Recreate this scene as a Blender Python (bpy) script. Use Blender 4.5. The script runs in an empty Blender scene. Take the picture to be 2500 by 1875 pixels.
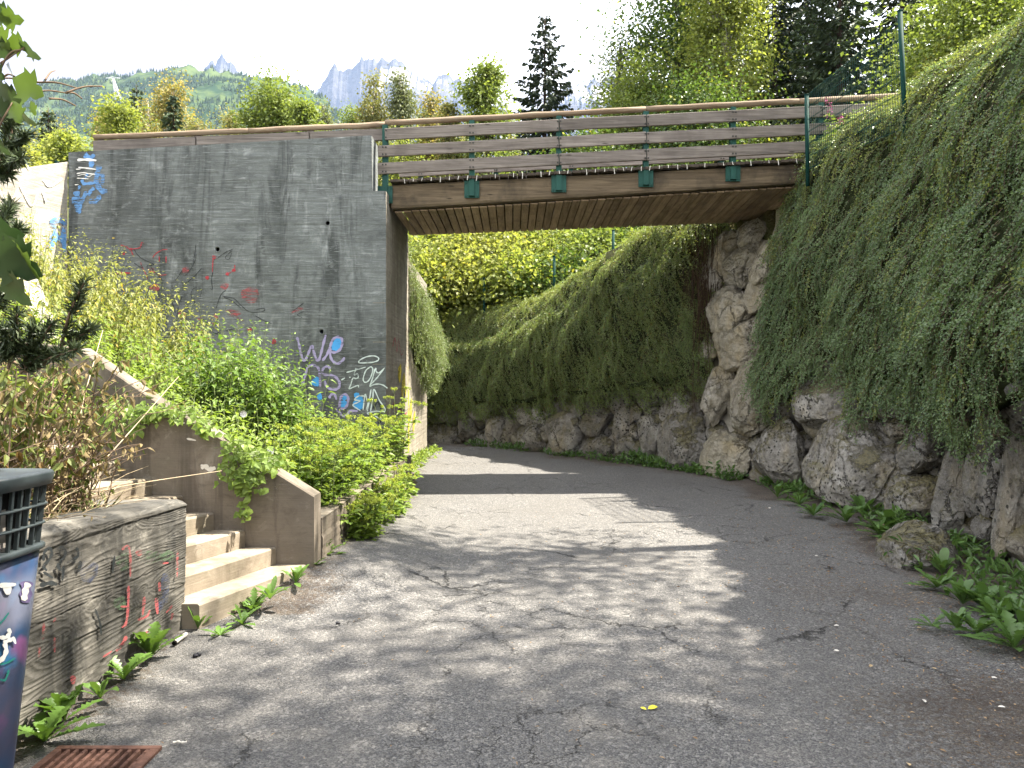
import bpy, math, random
import numpy as np
from mathutils import Matrix, Vector, Euler

random.seed(7)
RNG = np.random.default_rng(11)
SC = bpy.context.scene
COL = SC.collection
R = math.radians

# ------------------------------------------------------------------ camera, sky, sun, exposure
EYE = 1.6                                   # camera height above the path, metres
cam_d = bpy.data.cameras.new('camera')
cam_d.sensor_width = 36.0
cam_d.lens = 27.03
cam_d.clip_start = 0.05
cam_d.clip_end = 20000.0
cam = bpy.data.objects.new('camera', cam_d)
cam.location = (0.0, 0.0, EYE)
cam.rotation_euler = (R(90.0), 0.0, 0.0)
COL.objects.link(cam)
SC.camera = cam

SUN_DIR = Vector((0.58, 0.13, 1.0)).normalized()          # from the scene towards the sun
SUN_EL = math.asin(SUN_DIR.z)
SUN_AZ = math.atan2(SUN_DIR.x, SUN_DIR.y)                 # clockwise from +Y

world = bpy.data.worlds.new('World')
SC.world = world
world.use_nodes = True
wn, wl = world.node_tree.nodes, world.node_tree.links
wn.clear()
w_out = wn.new('ShaderNodeOutputWorld')
w_bg = wn.new('ShaderNodeBackground')
w_bg.inputs['Strength'].default_value = 0.10
w_sky = wn.new('ShaderNodeTexSky')
w_sky.sky_type = 'NISHITA'
w_sky.sun_disc = False
w_sky.sun_elevation = SUN_EL
w_sky.sun_rotation = SUN_AZ
w_sky.altitude = 1000.0
w_tc = wn.new('ShaderNodeTexCoord')
w_map = wn.new('ShaderNodeMapping')
w_map.inputs['Scale'].default_value = (1.0, 1.0, 2.2)
w_map.inputs['Location'].default_value = (0.30, 0.10, 0.55)
w_n1 = wn.new('ShaderNodeTexNoise')
w_n1.inputs['Scale'].default_value = 2.1
w_n1.inputs['Detail'].default_value = 7.0
w_n1.inputs['Roughness'].default_value = 0.52
w_cov = wn.new('ShaderNodeMapRange')                       # cloud cover: nearly everywhere
w_cov.inputs['From Min'].default_value = 0.04
w_cov.inputs['From Max'].default_value = 0.20
w_n2 = wn.new('ShaderNodeTexNoise')
w_n2.inputs['Scale'].default_value = 2.9
w_n2.inputs['Detail'].default_value = 5.0
w_n2.inputs['Roughness'].default_value = 0.5
w_shade = wn.new('ShaderNodeValToRGB')                     # thin bright cloud to grey cloud belly
w_shade.color_ramp.elements[0].position = 0.42
w_shade.color_ramp.elements[0].color = (1.30, .98, .86, 1)
w_shade.color_ramp.elements[1].position = 0.52
w_shade.color_ramp.elements[1].color = (7.9, 8.0, 8.3, 1)
w_mix = wn.new('ShaderNodeMix')
w_mix.data_type = 'RGBA'
wl.new(w_tc.outputs['Generated'], w_map.inputs['Vector'])
wl.new(w_map.outputs['Vector'], w_n1.inputs['Vector'])
wl.new(w_map.outputs['Vector'], w_n2.inputs['Vector'])
wl.new(w_n1.outputs['Fac'], w_cov.inputs['Value'])
wl.new(w_n2.outputs['Fac'], w_shade.inputs['Fac'])
wl.new(w_cov.outputs['Result'], w_mix.inputs['Factor'])
wl.new(w_sky.outputs['Color'], w_mix.inputs['A'])
wl.new(w_shade.outputs['Color'], w_mix.inputs['B'])
wl.new(w_mix.outputs['Result'], w_bg.inputs['Color'])
wl.new(w_bg.outputs['Background'], w_out.inputs['Surface'])

sun_d = bpy.data.lights.new('sun', 'SUN')
sun_d.energy = 5.0
sun_d.angle = R(0.53)
sun_d.color = (1.0, 0.92, 0.79)
sun = bpy.data.objects.new('sun', sun_d)
sun.rotation_euler = SUN_DIR.to_track_quat('Z', 'Y').to_euler()
sun.location = (6, 4, 30)
COL.objects.link(sun)

SC.view_settings.view_transform = 'Standard'
SC.view_settings.look = 'None'
SC.view_settings.gamma = 1.0
SC.view_settings.use_curve_mapping = False
SC.view_settings.exposure = 2.52
SC.render.engine = 'CYCLES'
SC.cycles.max_bounces = 8
SC.cycles.diffuse_bounces = 4
SC.cycles.transmission_bounces = 4
SC.cycles.transparent_max_bounces = 12
SC.cycles.use_denoising = True

# ------------------------------------------------------------------ small helpers
FPX = 1877.0


def at(px, py, d):
    """A surveyed point: bearing read off the 2500 x 1875 photograph, distance d in metres."""
    return np.array([(px - 1250.0) / FPX * d, d, EYE - (py - 937.0) / FPX * d])


def ground_at(px, py, z=0.0):
    d = (EYE - z) * FPX / (py - 937.0)
    return at(px, py, d)


def _hash(ix, iy, iz, seed):
    h = (ix.astype(np.int64) * 374761393 + iy.astype(np.int64) * 668265263
         + iz.astype(np.int64) * 2147483647 + seed * 1274126177) & 0xffffffff
    h = ((h ^ (h >> 13)) * 1274126177) & 0xffffffff
    h = (h ^ (h >> 16)) & 0xffffffff
    return h.astype(np.float64) / 4294967295.0


def vnoise(x, y, z, seed=0):
    x, y, z = np.broadcast_arrays(np.asarray(x, float), np.asarray(y, float), np.asarray(z, float))
    ix, iy, iz = np.floor(x), np.floor(y), np.floor(z)
    fx, fy, fz = x - ix, y - iy, z - iz
    fx, fy, fz = fx * fx * (3 - 2 * fx), fy * fy * (3 - 2 * fy), fz * fz * (3 - 2 * fz)
    ix, iy, iz = ix.astype(np.int64), iy.astype(np.int64), iz.astype(np.int64)
    r = 0
    for dx in (0, 1):
        for dy in (0, 1):
            for dz in (0, 1):
                w = (fx if dx else 1 - fx) * (fy if dy else 1 - fy) * (fz if dz else 1 - fz)
                r = r + w * _hash(ix + dx, iy + dy, iz + dz, seed)
    return r * 2 - 1


def fbm(x, y, z, octaves=4, seed=0, gain=0.5):
    r, a = 0, 1.0
    for i in range(octaves):
        r = r + a * vnoise(np.asarray(x) * 2 ** i, np.asarray(y) * 2 ** i, np.asarray(z) * 2 ** i, seed + i * 17)
        a *= gain
    return r


def unit(v):
    v = np.asarray(v, float)
    return v / np.maximum(np.linalg.norm(v, axis=-1, keepdims=True), 1e-9)


def frame(n):
    """Two tangents for a normal."""
    n = unit(n)
    a = np.array([0, 0, 1.0]) if abs(n[2]) < 0.9 else np.array([1.0, 0, 0])
    u = unit(np.cross(a, n))
    return u, np.cross(n, u)


class MB:
    """Collects vertices and faces and links them as ONE mesh object."""

    def __init__(self):
        self.V, self.F, self.n = [], [], 0

    def add(self, V, F, mi=0, smooth=False):
        V = np.asarray(V, float).reshape(-1, 3)
        F = np.asarray(F, np.int64)
        if len(V) == 0 or len(F) == 0:
            return
        self.V.append(V)
        self.F.append((F + self.n, mi, smooth))
        self.n += len(V)

    def box(self, c, s, rot=None, bev=0.0, mi=0):
        hx, hy, hz = s[0] / 2, s[1] / 2, s[2] / 2
        b = min(bev, hx * .9, hy * .9, hz * .9)
        if b <= 0:
            V = np.array([[x, y, z] for x in (-hx, hx) for y in (-hy, hy) for z in (-hz, hz)])
            F4 = [[0, 1, 3, 2], [4, 6, 7, 5], [0, 4, 5, 1], [2, 3, 7, 6], [0, 2, 6, 4], [1, 5, 7, 3]]
            F3 = []
        else:
            V, idx = [], {}
            for sx in (-1, 1):
                for sy in (-1, 1):
                    for sz in (-1, 1):
                        for ax in range(3):
                            p = [sx * (hx - b), sy * (hy - b), sz * (hz - b)]
                            p[ax] = (sx * hx, sy * hy, sz * hz)[ax]
                            idx[(sx, sy, sz, ax)] = len(V)
                            V.append(p)
            V = np.array(V)
            F4, F3 = [], []
            for ax in range(3):
                o1, o2 = (ax + 1) % 3, (ax + 2) % 3
                for s_ in (-1, 1):
                    q = []
                    for a_, b_ in ((-1, -1), (1, -1), (1, 1), (-1, 1)):
                        k = [0, 0, 0]
                        k[ax], k[o1], k[o2] = s_, a_, b_
                        q.append(idx[tuple(k) + (ax,)])
                    F4.append(q if s_ > 0 else q[::-1])
            for ax in range(3):
                o1, o2 = (ax + 1) % 3, (ax + 2) % 3
                for a_ in (-1, 1):
                    for b_ in (-1, 1):
                        k1, k2 = [0, 0, 0], [0, 0, 0]
                        k1[ax], k1[o1], k1[o2] = -1, a_, b_
                        k2[ax], k2[o1], k2[o2] = 1, a_, b_
                        q = [idx[tuple(k1) + (o1,)], idx[tuple(k2) + (o1,)],
                             idx[tuple(k2) + (o2,)], idx[tuple(k1) + (o2,)]]
                        F4.append(q if a_ * b_ < 0 else q[::-1])
            for sx in (-1, 1):
                for sy in (-1, 1):
                    for sz in (-1, 1):
                        q = [idx[(sx, sy, sz, 0)], idx[(sx, sy, sz, 1)], idx[(sx, sy, sz, 2)]]
                        F3.append(q if sx * sy * sz > 0 else q[::-1])
        if rot is not None:
            V = V @ np.asarray(rot).T
        V = V + np.asarray(c)
        n0 = self.n
        self.V.append(V)
        self.n += len(V)
        self.F.append((np.array(F4) + n0, mi, False))
        if F3:
            self.F.append((np.array(F3) + n0, mi, False))

    def beam(self, p0, p1, w, h, bev=0.0, mi=0, up=(0, 0, 1)):
        """A bar of section w x h from p0 to p1."""
        p0, p1 = np.asarray(p0, float), np.asarray(p1, float)
        d = p1 - p0
        L = np.linalg.norm(d)
        x = d / L
        y = unit(np.cross(np.asarray(up, float), x))
        z = np.cross(x, y)
        self.box((p0 + p1) / 2, (L, w, h), np.stack([x, y, z], 1), bev, mi)

    def tube(self, P, r, sides=6, mi=0, cap=True, smooth=True):
        P = np.asarray(P, float)
        n = len(P)
        r = np.atleast_1d(np.asarray(r, float))
        r = np.interp(np.linspace(0, 1, n), np.linspace(0, 1, len(r)), r) if len(r) > 1 else np.full(n, r[0])
        T = np.gradient(P, axis=0)
        T = unit(T)
        u, v = frame(T[0])
        V = []
        ang = np.linspace(0, 2 * np.pi, sides, endpoint=False)
        for i in range(n):
            u = unit(u - T[i] * np.dot(u, T[i]))
            v = np.cross(T[i], u)
            V.append(P[i] + r[i] * (np.cos(ang)[:, None] * u + np.sin(ang)[:, None] * v))
        V = np.concatenate(V)
        i, j = np.meshgrid(np.arange(n - 1), np.arange(sides), indexing='ij')
        a = i * sides + j
        b = i * sides + (j + 1) % sides
        F = np.stack([a, b, b + sides, a + sides], -1).reshape(-1, 4)
        n0 = self.n
        self.add(V, F, mi, smooth)
        if cap and sides >= 3:
            self.F.append((np.array([np.arange(sides)[::-1] + n0]), mi, False))
            self.F.append((np.array([np.arange(sides) + n0 + (n - 1) * sides]), mi, False))

    def grid(self, P, mi=0, smooth=True, mask=None, flip=False):
        """P: (m, n, 3) points."""
        m, n = P.shape[:2]
        i, j = np.meshgrid(np.arange(m - 1), np.arange(n - 1), indexing='ij')
        a = i * n + j
        F = np.stack([a, a + n, a + n + 1, a + 1], -1)
        if flip:
            F = F[..., ::-1]
        F = F[mask] if mask is not None else F.reshape(-1, 4)
        self.add(P.reshape(-1, 3), F, mi, smooth)

    def prism(self, poly, z0, z1, mi=0):
        """Vertical prism over an xy polygon (counter-clockwise)."""
        n = len(poly)
        V = [[p[0], p[1], z0] for p in poly] + [[p[0], p[1], z1] for p in poly]
        n0 = self.n
        self.add(V, [[i, (i + 1) % n, n + (i + 1) % n, n + i] for i in range(n)], mi)
        self.F.append((np.array([np.arange(n)[::-1] + n0]), mi, False))
        self.F.append((np.array([np.arange(n) + n + n0]), mi, False))

    def slab(self, poly_xz, y0, y1, mi=0):
        """A plate with its outline in x-z (counter-clockwise from the camera) between y0 and y1."""
        n = len(poly_xz)
        V = [[p[0], y0, p[1]] for p in poly_xz] + [[p[0], y1, p[1]] for p in poly_xz]
        n0 = self.n
        self.add(V, [[i, n + i, n + (i + 1) % n, (i + 1) % n] for i in range(n)], mi)
        self.F.append((np.array([np.arange(n) + n0]), mi, False))
        self.F.append((np.array([np.arange(n)[::-1] + n + n0]), mi, False))

    def build(self, name, mats, parent=None, origin=(0, 0, 0), attrs=None):
        me = bpy.data.meshes.new(name)
        V = np.concatenate(self.V) - np.asarray(origin, float)
        me.vertices.add(len(V))
        me.vertices.foreach_set('co', V.astype(np.float32).ravel())
        nl = sum(f.size for f, _, _ in self.F)
        npoly = sum(len(f) for f, _, _ in self.F)
        me.loops.add(nl)
        me.polygons.add(npoly)
        me.loops.foreach_set('vertex_index', np.concatenate([f.ravel() for f, _, _ in self.F]).astype(np.int32))
        tot = np.concatenate([np.full(len(f), f.shape[1]) for f, _, _ in self.F])
        start = np.concatenate([[0], np.cumsum(tot)[:-1]])
        me.polygons.foreach_set('loop_start', start.astype(np.int32))
        mats = mats if isinstance(mats, (list, tuple)) else [mats]
        for m in mats:
            me.materials.append(m)
        if len(mats) > 1:
            me.polygons.foreach_set('material_index', np.concatenate([np.full(len(f), mi) for f, mi, _ in self.F]).astype(np.int32))
        me.polygons.foreach_set('use_smooth', np.concatenate([np.full(len(f), s) for f, _, s in self.F]).astype(bool))
        if attrs:
            for k, a in attrs.items():
                at_ = me.attributes.new(k, 'FLOAT', 'POINT')
                at_.data.foreach_set('value', np.asarray(a, np.float32).ravel())
        me.update(calc_edges=True)
        o = bpy.data.objects.new(name, me)
        COL.objects.link(o)
        if parent is not None:
            o.parent = parent
        else:
            o.location = origin
        return o


def tag(o, label=None, cat=None, group=None, kind=None):
    if label:
        o['label'] = label
    if cat:
        o['category'] = cat
    if group:
        o['group'] = group
    if kind:
        o['kind'] = kind
    return o


def thing(name, label, cat, loc=(0, 0, 0), group=None):
    o = bpy.data.objects.new(name, None)
    o.empty_display_size = 0.2
    COL.objects.link(o)
    o.location = tuple(float(v) for v in loc)
    return tag(o, label, cat, group)


def share(me, name, parent, loc=(0, 0, 0), rot=None, scale=None):
    o = bpy.data.objects.new(name, me)
    COL.objects.link(o)
    o.parent = parent
    o.location = tuple(float(v) for v in loc)
    if rot is not None:
        o.rotation_euler = rot
    if scale is not None:
        o.scale = scale
    return o


def copy_tree(o, parent=None):
    c = o.copy()
    COL.objects.link(c)
    if parent is not None:
        c.parent = parent
    for ch in list(o.children):
        copy_tree(ch, c)
    return c


def spline(P, n=8, closed=False):
    P = np.asarray(P, float)
    if len(P) < 3:
        t = np.linspace(0, 1, n)[:, None]
        return P[0] * (1 - t) + P[-1] * t
    Q = np.concatenate([[2 * P[0] - P[1]], P, [2 * P[-1] - P[-2]]])
    out = []
    for i in range(1, len(Q) - 2):
        t = np.linspace(0, 1, n, endpoint=False)[:, None]
        p0, p1, p2, p3 = Q[i - 1], Q[i], Q[i + 1], Q[i + 2]
        out.append(.5 * (2 * p1 + (p2 - p0) * t + (2 * p0 - 5 * p1 + 4 * p2 - p3) * t ** 2 + (3 * p1 - p0 - 3 * p2 + p3) * t ** 3))
    out.append(P[-1:])
    return np.concatenate(out)


# ------------------------------------------------------------------ leaf templates: (axis, side, lift)
LEAF_SMALL = (np.array([[0, 0, 0], [.45, -.5, .10], [1, 0, -.06], [.45, .5, .10]]), [[0, 1, 2], [0, 2, 3]])
LEAF_POINT = (np.array([[0, 0, 0], [.28, -.5, .10], [.65, -.33, .03], [1, 0, -.14], [.65, .33, .03], [.28, .5, .10], [.45, 0, 0]]),
              [[0, 1, 6], [1, 2, 6], [2, 3, 6], [3, 4, 6], [4, 5, 6], [5, 0, 6]])
LEAF_OVAL = (np.array([[0, 0, 0], [.2, -.38, .08], [.6, -.5, .10], [.92, -.2, .02], [1, 0, -.05], [.92, .2, .02], [.6, .5, .10], [.2, .38, .08], [.5, 0, -.02]]),
             [[0, 1, 8], [1, 2, 8], [2, 3, 8], [3, 4, 8], [4, 5, 8], [5, 6, 8], [6, 7, 8], [7, 0, 8]])


def leaves(mb, P, D, N, L, W, tpl=LEAF_SMALL, mi=0):
    """Scatter leaves: P base points, D axis directions, N rough normals."""
    P, D, N = np.asarray(P, float), unit(D), np.asarray(N, float)
    n = len(P)
    if n == 0:
        return
    S = unit(np.cross(N, D))
    N = np.cross(D, S)
    T, F = tpl
    L = np.broadcast_to(np.asarray(L, float), (n,))
    W = np.broadcast_to(np.asarray(W, float), (n,))
    V = (P[:, None, :] + D[:, None, :] * (T[None, :, 0] * L[:, None])[..., None]
         + S[:, None, :] * (T[None, :, 1] * W[:, None])[..., None]
         + N[:, None, :] * (T[None, :, 2] * L[:, None])[..., None])
    k = len(T)
    F = np.asarray(F)
    FF = (F[None] + (np.arange(n) * k)[:, None, None]).reshape(-1, F.shape[1])
    mb.add(V.reshape(-1, 3), FF, mi)


def rand_dirs(n, rng=RNG):
    return unit(rng.normal(size=(n, 3)))


# ------------------------------------------------------------------ materials
class Mat:
    """Tiny node-tree writer."""

    def __init__(self, name):
        self.m = bpy.data.materials.new(name)
        self.m.use_nodes = True
        self.t = self.m.node_tree
        self.t.nodes.clear()
        self.out = self.t.nodes.new('ShaderNodeOutputMaterial')
        self._pos = None

    def n(self, typ, ins=None, **props):
        nd = self.t.nodes.new('ShaderNode' + typ)
        for k, v in props.items():
            setattr(nd, k, v)
        for k, v in (ins or {}).items():
            s = nd.inputs[k]
            if hasattr(v, 'is_output') or isinstance(v, bpy.types.NodeSocket):
                self.t.links.new(v, s)
            else:
                s.default_value = v
        return nd

    def pos(self, obj=False):
        if obj:
            return self.n('TexCoord').outputs['Object']
        if self._pos is None:
            self._pos = self.n('NewGeometry').outputs['Position']
        return self._pos

    def map(self, vec, scale=(1, 1, 1), loc=(0, 0, 0), rot=(0, 0, 0)):
        return self.n('Mapping', {'Vector': vec, 'Scale': scale, 'Location': loc, 'Rotation': rot}).outputs['Vector']

    def noise(self, vec, scale, detail=4, rough=.55, dist=0.0, out='Fac'):
        return self.n('TexNoise', {'Vector': vec, 'Scale': scale, 'Detail': detail, 'Roughness': rough, 'Distortion': dist}).outputs[out]

    def voro(self, vec, scale, feature='F1', out='Distance', rnd=1.0):
        return self.n('TexVoronoi', {'Vector': vec, 'Scale': scale, 'Randomness': rnd}, feature=feature).outputs[out]

    def mapr(self, v, a, b, c=0.0, d=1.0):
        return self.n('MapRange', {'Value': v, 'From Min': a, 'From Max': b, 'To Min': c, 'To Max': d}).outputs['Result']

    def math(self, op, a, b=0.0):
        nd = self.n('Math', operation=op)
        for i, v in enumerate((a, b)):
            if isinstance(v, bpy.types.NodeSocket):
                self.t.links.new(v, nd.inputs[i])
            else:
                nd.inputs[i].default_value = v
        return nd.outputs[0]

    def mix(self, f, a, b, blend='MIX'):
        nd = self.n('Mix', data_type='RGBA', blend_type=blend)
        for k, v in (('Factor', f), ('A', a), ('B', b)):
            s = nd.inputs[k] if k != 'Factor' else nd.inputs[0]
            if k != 'Factor':
                s = [q for q in nd.inputs if q.name == k and q.type == 'RGBA'][0]
            if isinstance(v, bpy.types.NodeSocket):
                self.t.links.new(v, s)
            else:
                s.default_value = v if k == 'Factor' else (*v[:3], 1.0)
        return [q for q in nd.outputs if q.type == 'RGBA'][0]

    def ramp(self, f, stops):
        nd = self.n('ValToRGB', {'Fac': f})
        e = nd.color_ramp.elements
        while len(e) < len(stops):
            e.new(0.5)
        for el, (p, c) in zip(e, stops):
            el.position = p
            el.color = (*c[:3], 1.0)
        return nd.outputs['Color']

    def bump(self, h, strength=.5, dist=.01, normal=None):
        ins = {'Height': h, 'Strength': strength, 'Distance': dist}
        if normal is not None:
            ins['Normal'] = normal
        return self.n('Bump', ins).outputs['Normal']

    def bsdf(self, color, rough=.8, normal=None, spec=.3, metal=0.0):
        ins = {'Base Color': color if isinstance(color, bpy.types.NodeSocket) else (*color[:3], 1.0),
               'Roughness': rough, 'Specular IOR Level': spec, 'Metallic': metal}
        if normal is not None:
            ins['Normal'] = normal
        return self.n('BsdfPrincipled', ins)

    def done(self, sh):
        self.t.links.new(sh.outputs[0], self.out.inputs['Surface'])
        return self.m


def mat_plain(name, color, rough=.7, metal=0.0, spec=.3, vary=.25, scale=6.0, bump=0.0):
    M = Mat(name)
    nz = M.noise(M.pos(), scale, 5)
    c = M.mix(M.mapr(nz, .3, .7), tuple(v * (1 - vary) for v in color), tuple(min(1, v * (1 + vary)) for v in color))
    nm = M.bump(M.noise(M.pos(), scale * 12, 3), bump, .004) if bump else None
    return M.done(M.bsdf(c, rough, nm, spec, metal))


def mat_leaf(name, c_dark, c_light, trans=.45, rough=.45, spec=.35, tcol=None, rare=None, rare_amt=.06, tint=1.25):
    """Leaf: each leaf its own shade; light passes through."""
    M = Mat(name)
    rnd = M.n('NewGeometry').outputs['Random Per Island']
    big = M.noise(M.pos(), 1.3, 2)
    c = M.mix(rnd, c_dark, c_light)
    c = M.mix(M.mapr(big, .35, .65, 0, .45), c, c_light)
    if rare:
        pick = M.math('FRACT', M.math('MULTIPLY', rnd, 37.17))
        c = M.mix(M.math('LESS_THAN', pick, rare_amt), c, rare)
    p = M.bsdf(c, rough, None, spec)
    tc = M.mix(1.0, c, tcol or (tint, tint * 1.0, .70), 'MULTIPLY')
    tr = M.n('BsdfTranslucent', {'Color': tc})
    mx = M.n('MixShader', {0: trans, 1: p.outputs[0], 2: tr.outputs[0]})
    return M.done(mx)


def mat_concrete(name, base, dark, pale, streak=.6, boards='z', grain=.5, moss=0.0, warm=0.0, bh=.11):
    M = Mat(name)
    P = M.pos()
    n_big = M.noise(P, .55, 5, .6)
    n_mid = M.noise(P, 3.0, 6, .65)
    st = M.noise(M.map(P, (2.4, 2.4, .34)), 1.0, 7, .66, .9)               # rain streaks run down
    st2 = M.noise(M.map(P, (4.2, 4.2, .9), (3, 1, 7)), 1.0, 7, .68, .8)
    gr = M.noise(M.map(P, (1.6, 1.6, 34.0)), 1.0, 5, .6, .5)               # plank grain runs along
    gr2 = M.noise(M.map(P, (4.0, 4.0, 120.0)), 1.0, 3, .6, .6)
    c = M.mix(M.mapr(n_mid, .3, .7), tuple(v * .86 for v in base), tuple(v * 1.12 for v in base))
    c = M.mix(M.math('MULTIPLY', M.mapr(st, .50, .62), streak), c, dark)
    c = M.mix(M.math('MULTIPLY', M.mapr(n_big, .46, .68), streak * .75), c, dark)
    c = M.mix(M.math('MULTIPLY', M.mapr(st2, .56, .70), M.mapr(n_big, .62, .40, 0, .75)), c, pale)
    blot = M.noise(M.map(P, (1, 1, 1.6), (11, 5, 3)), 4.5, 8, .74, .5)
    c = M.mix(M.mapr(blot, .52, .66, 0, .55), c, dark)
    c = M.mix(M.mapr(blot, .44, .32, 0, .45), c, pale)
    c = M.mix(M.math('MULTIPLY', M.mapr(gr, .40, .62), grain * .55), c, tuple(v * .55 for v in base))
    c = M.mix(M.math('MULTIPLY', M.mapr(gr2, .58, .7), grain * .6), c, pale)
    pits = M.voro(M.map(P, (1, 1, 1)), 34.0)
    c = M.mix(M.mapr(pits, .10, .05, 0, .7), c, tuple(v * .35 for v in base))
    if moss:
        c = M.mix(M.math('MULTIPLY', M.mapr(M.noise(P, 2.2, 6, .7), .5, .66), moss), c, (.06, .075, .035))
    h = M.math('ADD', M.math('MULTIPLY', gr, .8), M.math('ADD', M.math('MULTIPLY', M.noise(P, 60, 4), .25), M.math('MULTIPLY', gr2, .3)))
    return M.done(M.bsdf(c, .88, M.bump(h, .55 * grain + .25, .012), .2))


def mat_wood(name, base, dark, axis='x', grain=1.0, stain=.5, stain_col=None, spec=.2):
    M = Mat(name)
    P = M.pos()
    oi = M.n('ObjectInfo').outputs['Random']
    off = M.n('CombineXYZ', {'X': M.math('MULTIPLY', oi, 31.0), 'Y': M.math('MULTIPLY', oi, 17.0), 'Z': M.math('MULTIPLY', oi, 11.0)}).outputs[0]
    V = M.n('VectorMath', {0: P, 1: off}, operation='ADD').outputs[0]
    sc = {'x': (1.1, 16, 26), 'y': (16, 1.1, 26), 'z': (22, 22, 1.0)}[axis]
    g1 = M.noise(M.map(V, sc), 1.0, 6, .65, .7)
    g2 = M.noise(M.map(V, tuple(s * 3.2 for s in sc)), 1.0, 4, .6, .4)
    kn = M.voro(M.map(V, {'x': (1.7, 4, 7), 'y': (5, 1.7, 5), 'z': (5, 5, 1.7)}[axis]), 1.0)
    tone = M.mapr(oi, 0, 1, .78, 1.22)
    b = M.mix(M.mapr(g1, .32, .66), dark, base)
    b = M.mix(M.mapr(g2, .55, .72, 0, .55), b, tuple(v * .5 for v in dark))
    b = M.mix(M.mapr(kn, .11, .04, 0, .85), b, tuple(v * .45 for v in dark))
    st = M.noise(M.map(V, (1.2, 1.2, .9)), 1.6, 5, .6)
    b = M.mix(M.math('MULTIPLY', M.mapr(st, .48, .68), stain), b, stain_col or tuple(v * .4 for v in dark))
    hsv = M.n('HueSaturation', {'Color': b, 'Value': tone})
    h = M.math('ADD', g1, M.math('MULTIPLY', g2, .5))
    return M.done(M.bsdf(hsv.outputs[0], .82, M.bump(h, .5 * grain, .008), spec))


def mat_paint(name, color, cover=.75, rough=.6, scale=9.0, vary=.15):
    """Sprayed paint that the wall's grain shows through."""
    M = Mat(name)
    P = M.pos()
    a = M.noise(M.map(P, (1.5, 1.5, 16)), scale * .55, 5, .65)
    b = M.noise(P, scale * .35, 4, .6)
    lo = .62 - .30 * cover
    wear = M.mapr(M.math('ADD', M.math('MULTIPLY', a, .6), M.math('MULTIPLY', b, .4)), lo, lo + .10, 0, 1)
    c = M.mix(M.mapr(b, .3, .7), tuple(v * (1 - vary) for v in color), tuple(min(1, v * (1 + vary)) for v in color))
    p = M.bsdf(c, rough)
    tr = M.n('BsdfTransparent')
    mx = M.n('MixShader', {0: M.math('MULTIPLY', wear, min(1, cover + .2)), 1: tr.outputs[0], 2: p.outputs[0]})
    return M.done(mx)


def mat_rock(name, base, pale, dark, ochre=.35, lichen=.6, moss=.8):
    M = Mat(name)
    P = M.pos()
    oi = M.n('ObjectInfo').outputs['Random']
    nb = M.noise(P, 1.6, 6, .65)
    nm = M.noise(P, 7.0, 7, .68, .3)
    nf = M.noise(P, 38.0, 5, .7)
    c = M.mix(M.mapr(nm, .3, .72), dark, base)
    c = M.mix(M.mapr(nb, .5, .7, 0, .7), c, pale)
    c = M.mix(M.math('MULTIPLY', M.mapr(M.noise(M.map(P, (1, 1, .45), (9, 3, 2)), 2.6, 5, .6), .52, .68), ochre), c, (.33, .27, .16))
    c = M.mix(M.mapr(nf, .56, .72, 0, .45), c, pale)
    c = M.mix(M.mapr(nf, .42, .28, 0, .6), c, tuple(v * .5 for v in dark))
    vein = M.voro(M.n('VectorMath', {0: P, 1: M.n('VectorMath', {0: M.noise(P, 3.0, 5, .7, out='Color'), 1: (.5, .5, .5)}, operation='MULTIPLY').outputs[0]}, operation='ADD').outputs[0], 2.3, 'DISTANCE_TO_EDGE')
    vk = M.math('MULTIPLY', M.mapr(vein, .035, .008), M.mapr(nb, .46, .56))
    c = M.mix(M.math('MULTIPLY', vk, .75), c, tuple(v * .35 for v in dark))
    stn = M.noise(M.map(P, (2.6, 2.6, 1.3), (2, 9, 4)), 1.0, 8, .72, .6)
    c = M.mix(M.mapr(stn, .52, .68, 0, .65), c, dark)
    hsv = M.n('HueSaturation', {'Color': c, 'Value': M.mapr(oi, 0, 1, .72, 1.18)})
    c = hsv.outputs[0]
    # black crust lichen in patches of dots
    patch = M.mapr(M.noise(P, 1.7, 4, .65), .47, .55)
    dots = M.mapr(M.math('ADD', M.voro(P, 17.0), M.math('MULTIPLY', nf, .30)), .50, .36)
    c = M.mix(M.math('MULTIPLY', M.math('MULTIPLY', dots, patch), lichen), c, (.022, .022, .02))
    pale_l = M.mapr(M.math('ADD', M.voro(M.map(P, (1, 1, 1), (5, 5, 5)), 13.0), M.math('MULTIPLY', nf, .3)), .36, .28)
    c = M.mix(M.math('MULTIPLY', M.math('MULTIPLY', pale_l, M.mapr(nb, .54, .62)), .55), c, (.50, .50, .47))
    nz = M.n('SeparateXYZ', {0: M.n('NewGeometry').outputs['Normal']}).outputs['Z']
    ms = M.math('MULTIPLY', M.mapr(nz, .05, .55), M.mapr(M.noise(P, 3.5, 6, .72), .44, .53))
    mc = M.mix(M.mapr(nf, .35, .65), (.035, .030, .012), (.13, .115, .03))
    c = M.mix(M.math('MULTIPLY', ms, moss), c, mc)
    hh = M.math('ADD', M.math('MULTIPLY', nm, 1.0), M.math('MULTIPLY', nf, .35))
    hh = M.math('ADD', M.math('ADD', hh, M.math('MULTIPLY', ms, .8)), M.math('MULTIPLY', vk, -.9))
    return M.done(M.bsdf(c, .9, M.bump(hh, 1.0, .055), .15))

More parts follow.
